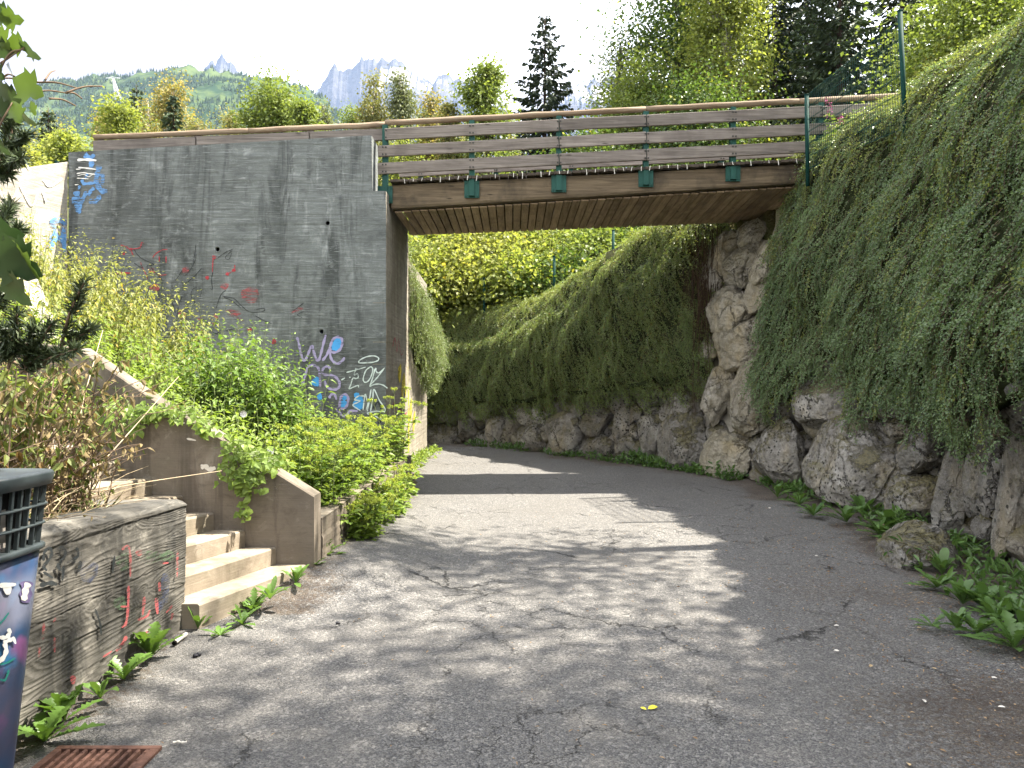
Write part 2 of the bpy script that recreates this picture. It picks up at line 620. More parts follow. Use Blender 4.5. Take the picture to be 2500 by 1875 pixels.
# ================================================================== MATERIALS IN USE
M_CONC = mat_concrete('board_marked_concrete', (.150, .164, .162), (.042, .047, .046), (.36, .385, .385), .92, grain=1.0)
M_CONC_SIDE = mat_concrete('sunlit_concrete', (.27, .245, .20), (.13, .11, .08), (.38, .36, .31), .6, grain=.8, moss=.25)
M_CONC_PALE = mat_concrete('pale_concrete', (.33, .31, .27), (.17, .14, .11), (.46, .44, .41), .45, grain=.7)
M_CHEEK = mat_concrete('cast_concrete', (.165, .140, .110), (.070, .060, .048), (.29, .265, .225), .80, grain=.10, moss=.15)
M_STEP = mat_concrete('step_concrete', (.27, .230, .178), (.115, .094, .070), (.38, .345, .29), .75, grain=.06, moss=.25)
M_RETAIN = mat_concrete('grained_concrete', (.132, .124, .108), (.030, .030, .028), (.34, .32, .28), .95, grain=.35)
M_RAIL = mat_wood('grey_weathered_wood', (.235, .208, .186), (.098, .084, .074), 'x', .9, .45, (.068, .058, .053))
M_LOG = mat_wood('handrail_wood', (.30, .235, .165), (.15, .105, .070), 'x', .9, .35, (.12, .085, .06))
M_BEAM = mat_wood('beam_wood', (.185, .142, .092), (.075, .056, .036), 'x', 1.2, .85, (.030, .025, .019))
M_SOFFIT = mat_wood('soffit_wood', (.38, .285, .200), (.19, .135, .090), 'y', .8, .50, (.11, .075, .050))
M_DECK = mat_wood('deck_wood', (.085, .068, .055), (.035, .028, .022), 'y', .8, .4)
M_STEEL = mat_plain('green_painted_steel', (.013, .060, .048), .6, 0.0, .2, .18, 5.0)
M_BOLT = mat_plain('dark_bolt_steel', (.04, .04, .038), .5, .6)
M_TIE = mat_plain('white_tie_plastic', (.62, .60, .54), .5)
M_DARK = mat_plain('dark_hollow', (.006, .006, .006), 1.0, 0, 0)
M_SOIL = mat_plain('dry_soil', (.105, .078, .052), .95, 0, .1, .45, 9.0, .8)
M_MORTAR = mat_concrete('mortar', (.40, .375, .32), (.19, .17, .13), (.58, .56, .52), .5, grain=.05, moss=.15)
M_ROCK = mat_rock('grey_boulder', (.270, .257, .230), (.46, .445, .41), (.115, .108, .097), .40, .90, .72)
M_ROCK_PALE = mat_rock('pale_boulder', (.37, .345, .285), (.52, .50, .46), (.17, .15, .105), .70, .10, .30)


# ================================================================== PLAN OF THE PLACE
# foot of the boulder wall, from behind the camera round the bend, seen from above
BASE = spline(np.array([[3.7, -3.0], [3.85, 1.0], [4.0, 4.0], [4.12, 6.0], [4.35, 7.6], [4.52, 9.2], [4.30, 10.7], [4.0, 12.3],
                        [3.55, 13.7], [2.85, 14.9], [1.5, 16.6], [-.1, 19.0], [-1.9, 20.7], [-4.5, 22.0], [-9.0, 23.2], [-16., 24.]]), 24)
_seg = np.linalg.norm(np.diff(BASE, axis=0), axis=1)
BASE_S = np.concatenate([[0], np.cumsum(_seg)])
_T = unit(np.gradient(BASE, axis=0))
BASE_N = np.stack([-_T[:, 1], _T[:, 0]], 1)            # towards the path
BATTER = 0.165


def base_at(s):
    p = np.stack([np.interp(s, BASE_S, BASE[:, k]) for k in (0, 1)], -1)
    n = unit(np.stack([np.interp(s, BASE_S, BASE_N[:, k]) for k in (0, 1)], -1))
    return p, n


def s_of_y(y):
    return float(np.interp(y, BASE[:, 1], BASE_S))


def wall_point(s, off, z):
    """Point off metres in front of the wall foot line (negative = into the bank), height z."""
    p, n = base_at(s)
    return np.concatenate([p + n * np.asarray(off)[..., None], np.asarray(z * np.ones_like(s))[..., None]], -1)


def bank_depth(x, y):
    """Signed distance behind the wall foot (positive = in the bank)."""
    q = np.stack([x, y], -1).reshape(-1, 2)
    B = BASE[::2]
    d = np.empty(len(q))
    for i in range(0, len(q), 4000):
        dd = q[i:i + 4000, None, :] - B[None]
        k = np.argmin((dd ** 2).sum(-1), 1)
        v = dd[np.arange(len(k)), k]
        sg = -(v * BASE_N[::2][k]).sum(-1)
        d[i:i + 4000] = np.sign(sg) * np.sqrt((v ** 2).sum(-1))
    return d.reshape(np.shape(x))


def smooth(a, b, x):
    t = np.clip((x - a) / (b - a), 0, 1)
    return t * t * (3 - 2 * t)


def wall_top(y_base, x_base):
    """Height of the bank's rim along the wall."""
    t = smooth(13.5, 20.5, y_base)
    return 5.15 - 1.75 * t


def terrain_h(x, y):
    db = bank_depth(x, y)
    # rim height near this place: from the closest base point
    q = np.stack([x, y], -1).reshape(-1, 2)
    B = BASE[::4]
    yb = np.empty(len(q))
    for i in range(0, len(q), 4000):
        k = np.argmin(((q[i:i + 4000, None, :] - B[None]) ** 2).sum(-1), 1)
        yb[i:i + 4000] = B[k, 1]
    yb = yb.reshape(np.shape(x))
    rim = wall_top(yb, x)
    h_bank = rim + .05 + np.clip(db - 1.2, 0, 14) * np.where(yb > 15, .20, .10)
    h = np.where(db > .75, h_bank, -.06)
    # plateau behind the abutment, and the slope the stairs climb
    left = (x < -2.35) & (y > 12.5) & (y < 18.2)
    h = np.where(left, 4.35 - .12 * np.clip(y - 14.3, 0, 4), h)
    wing = (x < -7.6 + .35 * (y - 9)) & (y <= 12.5) & (x < -7.0)
    h = np.where(wing, np.clip(4.75 - .55 * (12 - y), 1.2, 4.6), h)
    bed = (y > 6.4) & (y <= 12.4) & (x < -1.75) & ~wing
    h_bed = np.clip(.30 + .50 * (-1.75 - x), .2, 3.0)
    h = np.where(bed, h_bed, h)
    near = (x < -2.45) & (y < 4.75)
    h = np.where(near, .80 + .22 * np.clip(-x - 2.6, 0, 12), h)
    strip = (x < -6.2) & (y >= 4.75) & (y <= 6.4)
    h = np.where(strip, 2.2, h)
    far = smooth(45, 120, np.hypot(x, y))
    h = h * (1 - far) + 4.0 * far
    return h + np.where(h > .1, .07 * fbm(x * .7, y * .7, 0, 3, 5), 0)


gx = np.concatenate([[-7000, -4000, -2000, -900, -400, -200, -110, -60, -38, -24], np.arange(-15, 15.01, .3), [18, 22, 28, 36, 48, 70, 120, 220, 420, 900, 2000, 4000, 7000]])
gy = np.concatenate([[-400, -120, -50, -25, -12], np.arange(-6, 32.01, .3), [35, 39, 44, 50, 60, 75, 100, 150, 240, 400, 700, 1100, 2000, 4000, 7500]])
GX, GY = np.meshgrid(gx, gy, indexing='ij')
GZ = terrain_h(GX, GY)
gm = MB()
gm.grid(np.stack([GX, GY, GZ], -1))
M_GROUND = Mat('soil_and_grass')
_p = M_GROUND.pos()
_c = M_GROUND.mix(M_GROUND.mapr(M_GROUND.noise(_p, .9, 6, .65), .42, .6), (.085, .062, .040), (.055, .075, .022))
_c = M_GROUND.mix(M_GROUND.mapr(M_GROUND.noise(_p, 14, 4), .35, .7, 0, .6), _c, (.11, .10, .05))
M_GROUND = M_GROUND.done(M_GROUND.bsdf(_c, .95, M_GROUND.bump(M_GROUND.noise(_p, 22, 4), .8, .04), .1))
tag(gm.build('ground', M_GROUND), kind='structure')

# ------------------------------------------------------------------ the asphalt path
yy = np.concatenate([np.arange(-4, 2.6, .10), np.arange(2.6, 3.7, .025), np.arange(3.7, 12, .10), np.arange(12, 23.6, .14)])


def right_edge(y):
    return np.interp(y, BASE[:, 1][:330], BASE[:, 0][:330]) + .25


tt = np.concatenate([np.linspace(0, .16, 42), np.linspace(.16, 1, 56)[1:]])
xl = np.where(yy < 5.3, -2.30, np.where(yy < 19.0, -2.02, -9.0))
xr = np.where(yy < 20.6, np.interp(yy, BASE[:, 1], BASE[:, 0]) + .25, -1.9 - (yy - 20.6) * 2.2)
xr = np.maximum(xr, xl + .1)
PX = xl[:, None] + (xr - xl)[:, None] * tt[None]
PY = np.broadcast_to(yy[:, None], PX.shape)
edge_r = bank_depth(PX, PY)                       # negative on the path
RAMP = .15 * smooth(5.1, 6.25, PY) * smooth(-.3, -1.5, PX) * (1 - smooth(7.5, 11, PY))
PZ = RAMP + .012 * fbm(PX * .8, PY * .8, 0, 2, 3) + .05 * smooth(-.9, -.1, edge_r) * (.6 + .4 * vnoise(PX * 2, PY * 2, 0, 8))
# the drain's pit under its grate
PZ = PZ * (1 - .9 * smooth(.3, .1, np.hypot(PX + 1.76, (PY - 3.13))))
PZ = PZ - .09 * ((PX > -1.970) & (PX < -1.555) & (PY > 2.92) & (PY < 3.355))
pm = MB()
pm.grid(np.stack([PX, PY, PZ], -1), flip=True)
left_d = np.where(PY < 5.3, PX + 2.22, np.where(PY < 12, PX + 1.56, PX + 1.95))
litter = np.maximum(smooth(-1.05, -.15, edge_r + .35 * fbm(PX * 1.1, PY * 1.1, 0, 3, 9)) * (.9 - .3 * smooth(11, 14, PY)),
                    smooth(.42, .0, left_d + .2 * fbm(PX * 1.7, PY * 1.7, 0, 3, 4)) * .52)
litter = np.maximum(litter, (.26 + .28 * smooth(-.3, .5, fbm(PX * .8 + 3, PY * .8, 0, 3, 21))) * smooth(.9, 2.4, PX) * smooth(8.0, 4.8, PY))
M = Mat('old_asphalt')
P = M.pos()
lit = M.n('Attribute', attribute_name='litter').outputs['Fac']
n1 = M.noise(P, .8, 4, .6)
n2 = M.noise(P, 5.0, 6, .65)
stone = M.n('TexVoronoi', {'Vector': P, 'Scale': 125.0, 'Randomness': 1.0})
s_rand = M.n('SeparateColor', {0: stone.outputs['Color']}).outputs[0]
stone2 = M.n('TexVoronoi', {'Vector': P, 'Scale': 64.0, 'Randomness': 1.0})
s_rand2 = M.n('SeparateColor', {0: stone2.outputs['Color']}).outputs[1]
c = M.mix(M.mapr(s_rand, .0, 1.0), (.055, .056, .060), (.190, .183, .172))
c = M.mix(M.mapr(s_rand2, .82, 1.0, 0, .75), c, (.30, .29, .27))
c = M.mix(M.mapr(stone.outputs['Distance'], .55, .85, 0, .75), c, (.020, .020, .021))
c = M.mix(M.mapr(n1, .35, .65, 0, .40), c, (.105, .100, .092))
c = M.mix(M.mapr(n2, .58, .72, 0, .45), c, (.048, .047, .048))
# cracks: crooked cell borders, only in places
cv = M.n('VectorMath', {0: P, 1: M.n('VectorMath', {0: M.noise(P, 2.4, 5, .7, out='Color'), 1: (.55, .55, .0)}, operation='MULTIPLY').outputs[0]}, operation='ADD').outputs[0]
cv2 = M.n('VectorMath', {0: cv, 1: M.n('VectorMath', {0: M.noise(P, 14.0, 3, .7, out='Color'), 1: (.07, .07, .0)}, operation='MULTIPLY').outputs[0]}, operation='ADD').outputs[0]
crk = M.voro(M.map(cv2, (1, .8, 0)), .62, 'DISTANCE_TO_EDGE')
crk2 = M.voro(M.map(cv2, (1, .8, 0), (4, 2, 0)), 2.6, 'DISTANCE_TO_EDGE')
crack = M.math('MULTIPLY', M.mapr(crk, .0055, .0015), M.mapr(M.noise(P, 1.1, 3), .50, .60))
crack2 = M.math('MULTIPLY', M.mapr(crk2, .012, .003), M.mapr(M.noise(M.map(P, (1, 1, 1), (7, 3, 0)), .5, 3), .56, .64))
crack = M.math('MAXIMUM', crack, M.math('MULTIPLY', crack2, .8))
c = M.mix(M.math('MULTIPLY', crack, .75), c, (.016, .016, .016))
ln = M.noise(P, 26, 6, .75)
ln2 = M.noise(M.map(P, (60, 9, 1), rot=(0, 0, .5)), 1.0, 4, .7)
lm = M.mapr(M.math('ADD', M.math('MULTIPLY', ln, 1.1), M.math('MULTIPLY', lit, .62)), .72, .92)
ln3 = M.noise(P, 150, 3, .7)
lm = M.math('MULTIPLY', lm, M.mapr(ln3, .40, .56, .15, 1))
lc = M.mix(M.mapr(M.noise(P, 95, 4, .75), .42, .60), (.050, .036, .026), (.240, .178, .120))
lc = M.mix(M.mapr(M.noise(P, 3.2, 4), .42, .6), lc, (.080, .052, .034))
c = M.mix(M.math('MULTIPLY', lm, .85), c, lc)
h = M.math('ADD', M.math('MULTIPLY', stone.outputs['Distance'], -.6), M.math('MULTIPLY', stone2.outputs['Distance'], -.5))
h = M.math('ADD', h, M.math('ADD', M.math('MULTIPLY', crack, -2.5), M.math('MULTIPLY', n2, .8)))
h = M.math('ADD', h, M.math('MULTIPLY', M.math('MULTIPLY', ln3, lm), .8))
M_ASPH = M.done(M.bsdf(c, .82, M.bump(h, 1.0, .012), .25))
tag(pm.build('path', M_ASPH, attrs={'litter': litter.ravel()}), kind='structure')


# ================================================================== CONCRETE WITH BOARD MARKS
def relief(mb, O, U, V, us, vs, disp, hole=None, skirt=.25, mi=0):
    """A cast face: grid over (u, v), pushed out by disp along U x V; its rim is folded back."""
    O, U, V = (np.asarray(a, float) for a in (O, U, V))
    N = np.cross(U, V)
    uu, vv = np.meshgrid(us, vs, indexing='ij')
    D = disp(uu, vv)
    P = O + uu[..., None] * U + vv[..., None] * V + D[..., None] * N
    mask = None
    if hole is not None:
        uc, vc = (uu[:-1, :-1] + uu[1:, 1:]) / 2, (vv[:-1, :-1] + vv[1:, 1:]) / 2
        mask = ~hole(uc, vc)
    mb.grid(P, mi, True, mask)
    for E in (P[0], P[-1], P[:, 0], P[:, -1]):
        B = E - N * skirt
        g = np.stack([E, B], 0)
        mb.grid(g, mi, False)


def boards(v, bh, seed, amp=.003, groove=.0035, gw=.006):
    k = np.floor(v / bh)
    off = (_hash(k.astype(np.int64), k.astype(np.int64) * 0, k.astype(np.int64) * 0, seed) - .5) * 2 * amp
    fr = np.abs(v / bh - np.round(v / bh)) * bh
    return off - groove * np.clip(1 - fr / gw, 0, 1)


AF = 11.77                                        # distance of the abutment's face
ab = thing('concrete_abutment', 'large board-marked grey concrete bridge abutment covered in faded graffiti, left of the path', 'bridge abutment', (-4.4, 13.0, 0))
ao = np.array(ab.location)


def top_z(x):
    return 5.152 + .0557 * (x + 6.72)


m = MB()
m.slab([(-6.77, -.3), (-1.95, -.3), (-1.95, 4.52), (-2.16, 4.52), (-2.16, top_z(-2.16) - .02), (-6.77, top_z(-6.77) - .02)], AF + .10, AF + .56)
m.slab([(-2.30, -.3), (-1.96, -.3), (-1.96, 4.12), (-2.30, 4.12)], AF + .57, 14.3)
m.build('wall_core', M_CONC, ab, ao)

HOLES = [(531, 608), (800, 544), (785, 809), (509, 894)]
hole_xz = [at(px, py, AF)[[0, 2]] for px, py in HOLES]


def abut_disp(u, v):
    x, z = u - 6.79, v
    d = boards(z + .004 * np.sin(x * .7), .112, 3, .0022, .0030)
    d = d + .006 * fbm(x * .5, z * .5, 0, 3, 2) + .0016 * fbm(x * 2, z * 28, 0, 3, 7)
    for xj in (-4.96, -2.27):
        d = d - .006 * np.clip(1 - np.abs(x - xj + .01 * vnoise(z * 3, 0, 0, 4)) / .014, 0, 1)
    for zj in (2.84, 4.66):
        d = d - .005 * np.clip(1 - np.abs(z - zj) / .012, 0, 1)
    return d


def abut_hole(u, v):
    x, z = u - 6.79, v
    r = np.zeros(x.shape, bool)
    for hx, hz in hole_xz:
        r |= (x - hx) ** 2 + (z - hz) ** 2 < .033 ** 2
    r |= (x > -2.195) & (z > 4.61)
    r |= z > top_z(x)
    return r


m = MB()
us = np.concatenate([np.arange(0, 4.63, .02), [4.64], np.arange(4.652, 4.85, .02), [4.86]])
vs = np.arange(0, 5.52, .014)
uu, vv = np.meshgrid(us, vs, indexing='ij')
# the grid follows the sloping top: the uppermost rows are squeezed under it
xs_ = uu - 6.79
lim = np.where(xs_ > -2.149, 4.555, top_z(xs_))
vv2 = np.minimum(vv, lim)
D = abut_disp(uu, vv2)
Pf = np.stack([xs_, AF - D, vv2], -1)
uc, vc = (uu[:-1, :-1] + uu[1:, 1:]) / 2, vv2[:-1, :-1]
keep = ~((vv[:-1, :-1] >= lim[:-1, :-1] - 1e-6) & (vv[:-1, 1:] >= lim[:-1, :-1] - 1e-6))
hx_m = np.zeros(uc.shape, bool)
for hx, hz in hole_xz:
    hx_m |= ((uc - 6.79) - hx) ** 2 + ((vv[:-1, :-1] + vv[1:, 1:]) / 2 - hz) ** 2 < .034 ** 2
m.grid(Pf, 0, True, keep & ~hx_m)
# returns of the face: left, right, step and sloping top
for (x0, za, zb) in ((-6.79, 0, top_z(-6.79)), (-2.15, 4.555, top_z(-2.15))):
    m.add([[x0, AF, za], [x0, AF, zb], [x0, AF + .56, zb], [x0, AF + .56, za]], [[0, 1, 2, 3]])
m.add([[-6.79, AF, top_z(-6.79)], [-2.15, AF, top_z(-2.15)], [-2.15, AF + .56, top_z(-2.15)], [-6.79, AF + .56, top_z(-6.79)]], [[0, 1, 2, 3]])
m.add([[-2.15, AF, 4.555], [-1.93, AF, 4.555], [-1.93, AF + .30, 4.555], [-2.15, AF + .30, 4.555]], [[0, 1, 2, 3]])
front = m.build('front_face', M_CONC, ab, ao)
for hx, hz in hole_xz:
    h_ = MB()
    a = np.linspace(0, 2 * np.pi, 15)[:-1]
    ring = lambda r, y: np.stack([hx + r * np.cos(a), np.full(14, y), hz + r * np.sin(a)], -1)
    G = np.stack([ring(.056, AF - .001), ring(.052, AF - .007), ring(.036, AF - .006), ring(.031, AF + .03), ring(.029, AF + .095)])
    G = np.concatenate([G, G[:, :1]], 1)
    h_.grid(G[:4], 0, True)
    h_.grid(G[3:], 1, True)
    h_.add(ring(.029, AF + .095), [np.arange(14)], 1)
    h_.build('tie_hole', [M_CONC, M_DARK], front)
    front.children[-1].location = -ao

# the face along the path under the bridge
m = MB()


def side_disp(u, v):
    return boards(v, .112, 9, .003, .0045) + .006 * fbm(u, v, 0, 3, 6) + .002 * fbm(u * 2, v * 26, 0, 3, 8)


relief(m, (-1.93, AF + .002, 0), (0, 1, 0), (0, 0, 1), np.arange(0, 2.50, .03), np.linspace(0, 4.552, 300), side_disp, skirt=.2)
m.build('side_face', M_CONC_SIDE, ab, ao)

# side wall of the path beyond the bridge
sw = thing('side_wall', 'sunlit concrete wall lining the path just beyond the bridge, yellow paint on its near edge', 'wall', (-2.1, 16.4, 0))
m = MB()
relief(m, (-1.97, 14.32, 0), (-.02, 1, 0), (0, 0, 1), np.arange(0, 4.26, .04), np.linspace(0, 4.0, 260), side_disp, skirt=.3)
m.slab([(-2.34, -.2), (-2.08, -.2), (-2.08, 3.95), (-2.34, 3.95)], 14.33, 18.5)
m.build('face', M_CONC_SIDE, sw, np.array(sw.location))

# pale wing wall left of the abutment, stepping down towards the camera
ww = thing('wing_wall', 'pale sunlit concrete wing wall joining the abutment at far left', 'wall', (-7.3, 10.8, 0))
wdir = np.array([-.37, -1.0, 0]) / np.hypot(.37, 1)
m = MB()
L = 4.2
us = np.arange(0, L, .04)
lim_ = 5.0 - .40 * us
uu, vv = np.meshgrid(us, np.arange(0, 5.1, .02), indexing='ij')
vv2 = np.minimum(vv, lim_[:, None])
tilt = vv2 + .40 * uu
Dw = boards(tilt, .125, 12, .003, .004) + .008 * fbm(uu, vv2, 0, 3, 3) + .003 * fbm(uu * 2, tilt * 18, 0, 3, 5)
Dw -= .012 * np.clip(1 - np.abs(uu - .42 + .02 * vnoise(vv * 4, 0, 0, 2)) / .02, 0, 1)
nrm = np.array([1.0, -.37, 0]) / np.hypot(.37, 1)
Pw = np.array([-6.80, AF - .01, 0]) + uu[..., None] * wdir + np.array([0, 0, 1.0]) * vv2[..., None] + Dw[..., None] * nrm
keep = ~((vv[:-1, :-1] >= lim_[:-1, None] - 1e-6))
m.grid(Pw, 0, True, keep)
T0 = Pw[:, -1].copy()
T1 = T0 - nrm * .28
m.grid(np.stack([T0, T1], 0), 0, False)
B0 = T1.copy()
B0[:, 2] = 0
m.grid(np.stack([T1, B0], 0), 0, False)
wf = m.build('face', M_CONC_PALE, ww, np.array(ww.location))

# ================================================================== GRAFFITI
PAINT = {
    'lilac': mat_paint('lilac_spray_paint', (.30, .27, .43), .82),
    'blue': mat_paint('bright_blue_spray_paint', (.055, .29, .62), .97),
    'sky': mat_paint('sky_blue_spray_paint', (.11, .26, .52), .66),
    'white': mat_paint('white_spray_paint', (.52, .60, .58), .88),
    'chalk': mat_paint('white_marker', (.66, .66, .63), .95),
    'red': mat_paint('red_spray_paint', (.33, .035, .045), .72),
    'pink': mat_paint('faded_red_paint', (.34, .075, .08), .58),
    'black': mat_paint('black_spray_paint', (.022, .026, .028), .80),
    'smoke': mat_paint('faded_black_paint', (.03, .03, .033), .55),
    'green': mat_paint('faded_green_paint', (.07, .115, .065), .52),
    'navy': mat_paint('faded_navy_paint', (.045, .055, .095), .55),
    'yellow': mat_paint('yellow_spray_paint', (.55, .46, .03), .72),
}


def strokes(name, color, todo, to3d, parent, po, width, lift=.009, label=None):
    """todo: polylines [(u, v), ...] or ('blob', u, v, ru, rv, tilt); painted a few mm proud of the wall."""
    made = []
    for i, s in enumerate(todo):
        m_ = MB()
        lf = lift + .0004 * (i % 5)
        if s[0] == 'blob':
            _, u, v, ru, rv, tl = s
            a_ = np.linspace(0, 2 * np.pi, 29)[:-1]
            k = 1 + .10 * np.sin(3 * a_ + u) + .06 * np.sin(7 * a_ + v)
            x_, y_ = ru * k * np.cos(a_), rv * k * np.sin(a_)
            c_, s_ = math.cos(tl), math.sin(tl)
            pts = np.stack([u + x_ * c_ - y_ * s_, v + x_ * s_ + y_ * c_], -1)
            m_.add(to3d(pts, lf), [np.arange(28)])
        else:
            w = width
            if isinstance(s[0], (int, float)):
                w, s = s[0], s[1:]
            p = spline(np.array(s, float), 7)
            t = unit(np.gradient(p, axis=0))
            nn = np.stack([-t[:, 1], t[:, 0]], -1)
            ww_ = w * (.5 + .10 * np.sin(np.arange(len(p)) * .9))[:, None]
            ww_[0] *= .5
            ww_[-1] *= .5
            A, B = p + nn * ww_, p - nn * ww_
            m_.grid(np.stack([to3d(A, lf), to3d(B, lf)], 0), 0, False)
        made.append(m_.build(name, PAINT[color], parent, po))
    return made


def on_abut(u0, v0, k):
    def f(p, lf):
        px, py = u0 + p[:, 0] / k, v0 + p[:, 1] / k
        return np.stack([(px - 1250) / FPX * AF, np.full(len(p), AF - lf), EYE - (py - 937) / FPX * AF], -1)
    return f


fA, fB, fC = on_abut(650, 780, 5.53), on_abut(250, 560, 4.424), on_abut(0, 350, 7.373)
strokes('graffiti', 'blue', [('blob', 955, 338, 68, 98, .25), ('blob', 672, 838, 52, 66, .2), ('blob', 722, 1040, 34, 46, 0), ('blob', 1058, 1046, 48, 42, 0),
                             ('blob', 1046, 1142, 52, 56, 0), ('blob', 1222, 1025, 36, 44, 0), ('blob', 1250, 1130, 70, 92, .3)], fA, ab, ao, 30, .005, 'bright blue filled-in loops of the lettering')
strokes('graffiti', 'lilac', [
    [(415, 235), (445, 330), (465, 440), (495, 535), (530, 545), (570, 455), (600, 385), (622, 355), (642, 430), (680, 535), (712, 545), (742, 450), (772, 330), (805, 205)],
    [(760, 555), (825, 465), (868, 350), (900, 270), (960, 235), (1015, 252), (1028, 315), (1000, 400), (930, 442), (865, 430)],
    [(865, 380), (870, 500), (910, 570), (970, 592), (1030, 552), (1058, 508)],
    [(480, 900), (535, 740), (560, 645), (620, 612), (695, 640), (722, 720), (728, 820), (732, 905)],
    [(870, 662), (830, 630), (780, 650), (760, 700), (785, 742), (860, 748), (930, 768), (985, 830), (990, 900), (950, 940), (880, 940), (820, 905), (790, 820)],
    [(955, 1240), (990, 1160), (1005, 1060), (1055, 1008), (1105, 1045), (1095, 1150), (1040, 1202), (985, 1190), (990, 1250), (1040, 1300), (1095, 1285), (1130, 1235), (1240, 1232)],
    [(850, 1060), (880, 1010), (925, 1010), (950, 1080)]], fA, ab, ao, 32, .0075, 'lilac handwriting reading We us')
strokes('graffiti', 'white', [
    [(1255, 585), (1250, 565), (1290, 530), (1370, 497), (1460, 490), (1515, 515), (1510, 550), (1440, 575), (1350, 582), (1255, 585)],
    [(1085, 712), (1200, 682), (1345, 640)], [(1215, 652), (1190, 742), (1232, 732), (1245, 775), (1215, 795), (1172, 792), (1142, 880), (1120, 932), (1190, 905), (1240, 888), (1250, 915)],
    [(1400, 640), (1345, 690), (1312, 790), (1325, 840), (1370, 835), (1415, 770), (1440, 680), (1425, 640), (1390, 640)],
    [(1480, 650), (1488, 700), (1528, 716), (1600, 650)], [(1595, 655), (1500, 780), (1398, 895), (1480, 870), (1570, 880), (1640, 925)],
    [(1470, 660), (1440, 780), (1400, 890)],
    [(1015, 815), (1065, 785)], [(1122, 782), (1142, 774)],
    [(1325, 1030), (1250, 1030), (1195, 1080), (1268, 1092), (1230, 1120), (1170, 1150), (1215, 1190), (1275, 1228)],
    [(1308, 1222), (1336, 1010), (1362, 1090), (1388, 1080), (1350, 1222)], [(1417, 940), (1392, 1100), (1365, 1240)],
    [(1410, 1235), (1440, 1060), (1455, 940), (1530, 1090), (1612, 1228), (1480, 1236), (1365, 1262), (1470, 1300), (1560, 1350)]], fA, ab, ao, 15, .0095, 'white lettering reading EOZ ENA under a halo')
strokes('graffiti', 'black', [[24, (1440, 1200), (1510, 1112), (1552, 1212)], [26, (1420, 1330), (1500, 1300), (1570, 1270)], [26, (1425, 1400), (1470, 1340), (1540, 1370), (1510, 1400)],
                              [26, (1480, 1550), (1585, 1545)], [26, (1400, 1590), (1440, 1640), (1490, 1600), (1580, 1585)]], fA, ab, ao, 24, .0062, 'black tag at the abutment corner')
strokes('graffiti', 'red', [
    [(200, 168), (260, 185), (300, 212), (390, 202), (415, 188), (425, 140), (452, 155)], [(312, 215), (322, 250), (340, 290)], [(545, 312), (570, 270), (640, 225), (705, 215)],
    [22, (155, 472), (310, 470)], [(1205, 300), (1195, 350), (1190, 460)], [(1430, 380), (1425, 440), (1350, 480)], [(500, 460), (560, 460), (612, 492), (695, 488)],
    [(415, 350), (430, 400), (480, 500), (490, 545)], [(690, 290), (690, 360)], [(616, 290), (618, 350)], [(1110, 520), (1150, 520)],
    ('blob', 305, 212, 22, 14, 0), ('blob', 1420, 440, 20, 18, 0), ('blob', 1350, 480, 18, 18, 0), ('blob', 1135, 520, 20, 22, 0), ('blob', 232, 262, 14, 18, 0), ('blob', 1208, 300, 22, 20, 0),
    ('blob', 1592, 1082, 24, 22, 0), ('blob', 1855, 1210, 22, 30, .3)], fB, ab, ao, 11, .0066, 'thin red dripping scrawl')
strokes('graffiti', 'pink', [('blob', 895, 450, 38, 52, .5), ('blob', 1600, 705, 95, 88, 0), ('blob', 862, 915, 44, 50, 0), ('blob', 1410, 900, 82, 36, .1), ('blob', 1480, 960, 50, 16, .6), ('blob', 1322, 612, 46, 34, -.4),
                             ('blob', 570, 628, 55, 38, 0), ('blob', 2110, 870, 70, 18, -.45), ('blob', 1230, 930, 22, 30, 0), ('blob', 1060, 970, 30, 20, .3), ('blob', 530, 430, 34, 24, .4),
                             ('blob', 1215, 1010, 36, 12, 0)], fB, ab, ao, 20, .0052, 'faded red patches')
strokes('graffiti', 'black', [
    [(345, 212), (380, 270), (440, 320), (545, 368), (540, 386), (490, 390), (488, 430)], [(520, 400), (580, 470), (650, 545)], [(1010, 165), (1002, 260), (985, 340), (1000, 346), (1016, 260)],
    [(1000, 340), (960, 420), (890, 500), (868, 455)], [(865, 440), (820, 510), (785, 555)], [(1075, 415), (1000, 500), (930, 560), (880, 592)], [(1410, 215), (1340, 242), (1240, 312)],
    [(1195, 460), (1180, 540), (1190, 640), (1168, 640)], [(1300, 720), (1420, 745), (1500, 820), (1600, 890), (1740, 882), (1742, 850), (1640, 868)], [(1310, 730), (1400, 770), (1500, 850)],
    [(820, 830), (802, 1000), (805, 1092), (832, 1040)], [(705, 710), (760, 800), (790, 900)], [(990, 740), (1002, 830)], [(1160, 1078), (1230, 1122), (1285, 1085)], [(1330, 1094), (1450, 1065)],
    [(880, 888), (950, 910), (1020, 935)], [(1650, 930), (1760, 990), (1830, 1015)], [(965, 740), (962, 680), (1000, 630), (1062, 640), (1072, 690)], [(345, 360), (400, 400), (440, 408), (415, 380)],
    [(1335, 655), (1280, 710), (1230, 850)], [(1090, 965), (1125, 1010), (1090, 1020)], [(865, 720), (830, 800)], [(255, 390), (300, 440)], [(1400, 230), (1330, 300), (1370, 320), (1400, 250)],
    [(2180, 790), (2060, 880)], [(2185, 880), (2110, 920), (2160, 950)]], fB, ab, ao, 7.5, .0078, 'thin black scrawl over the red')
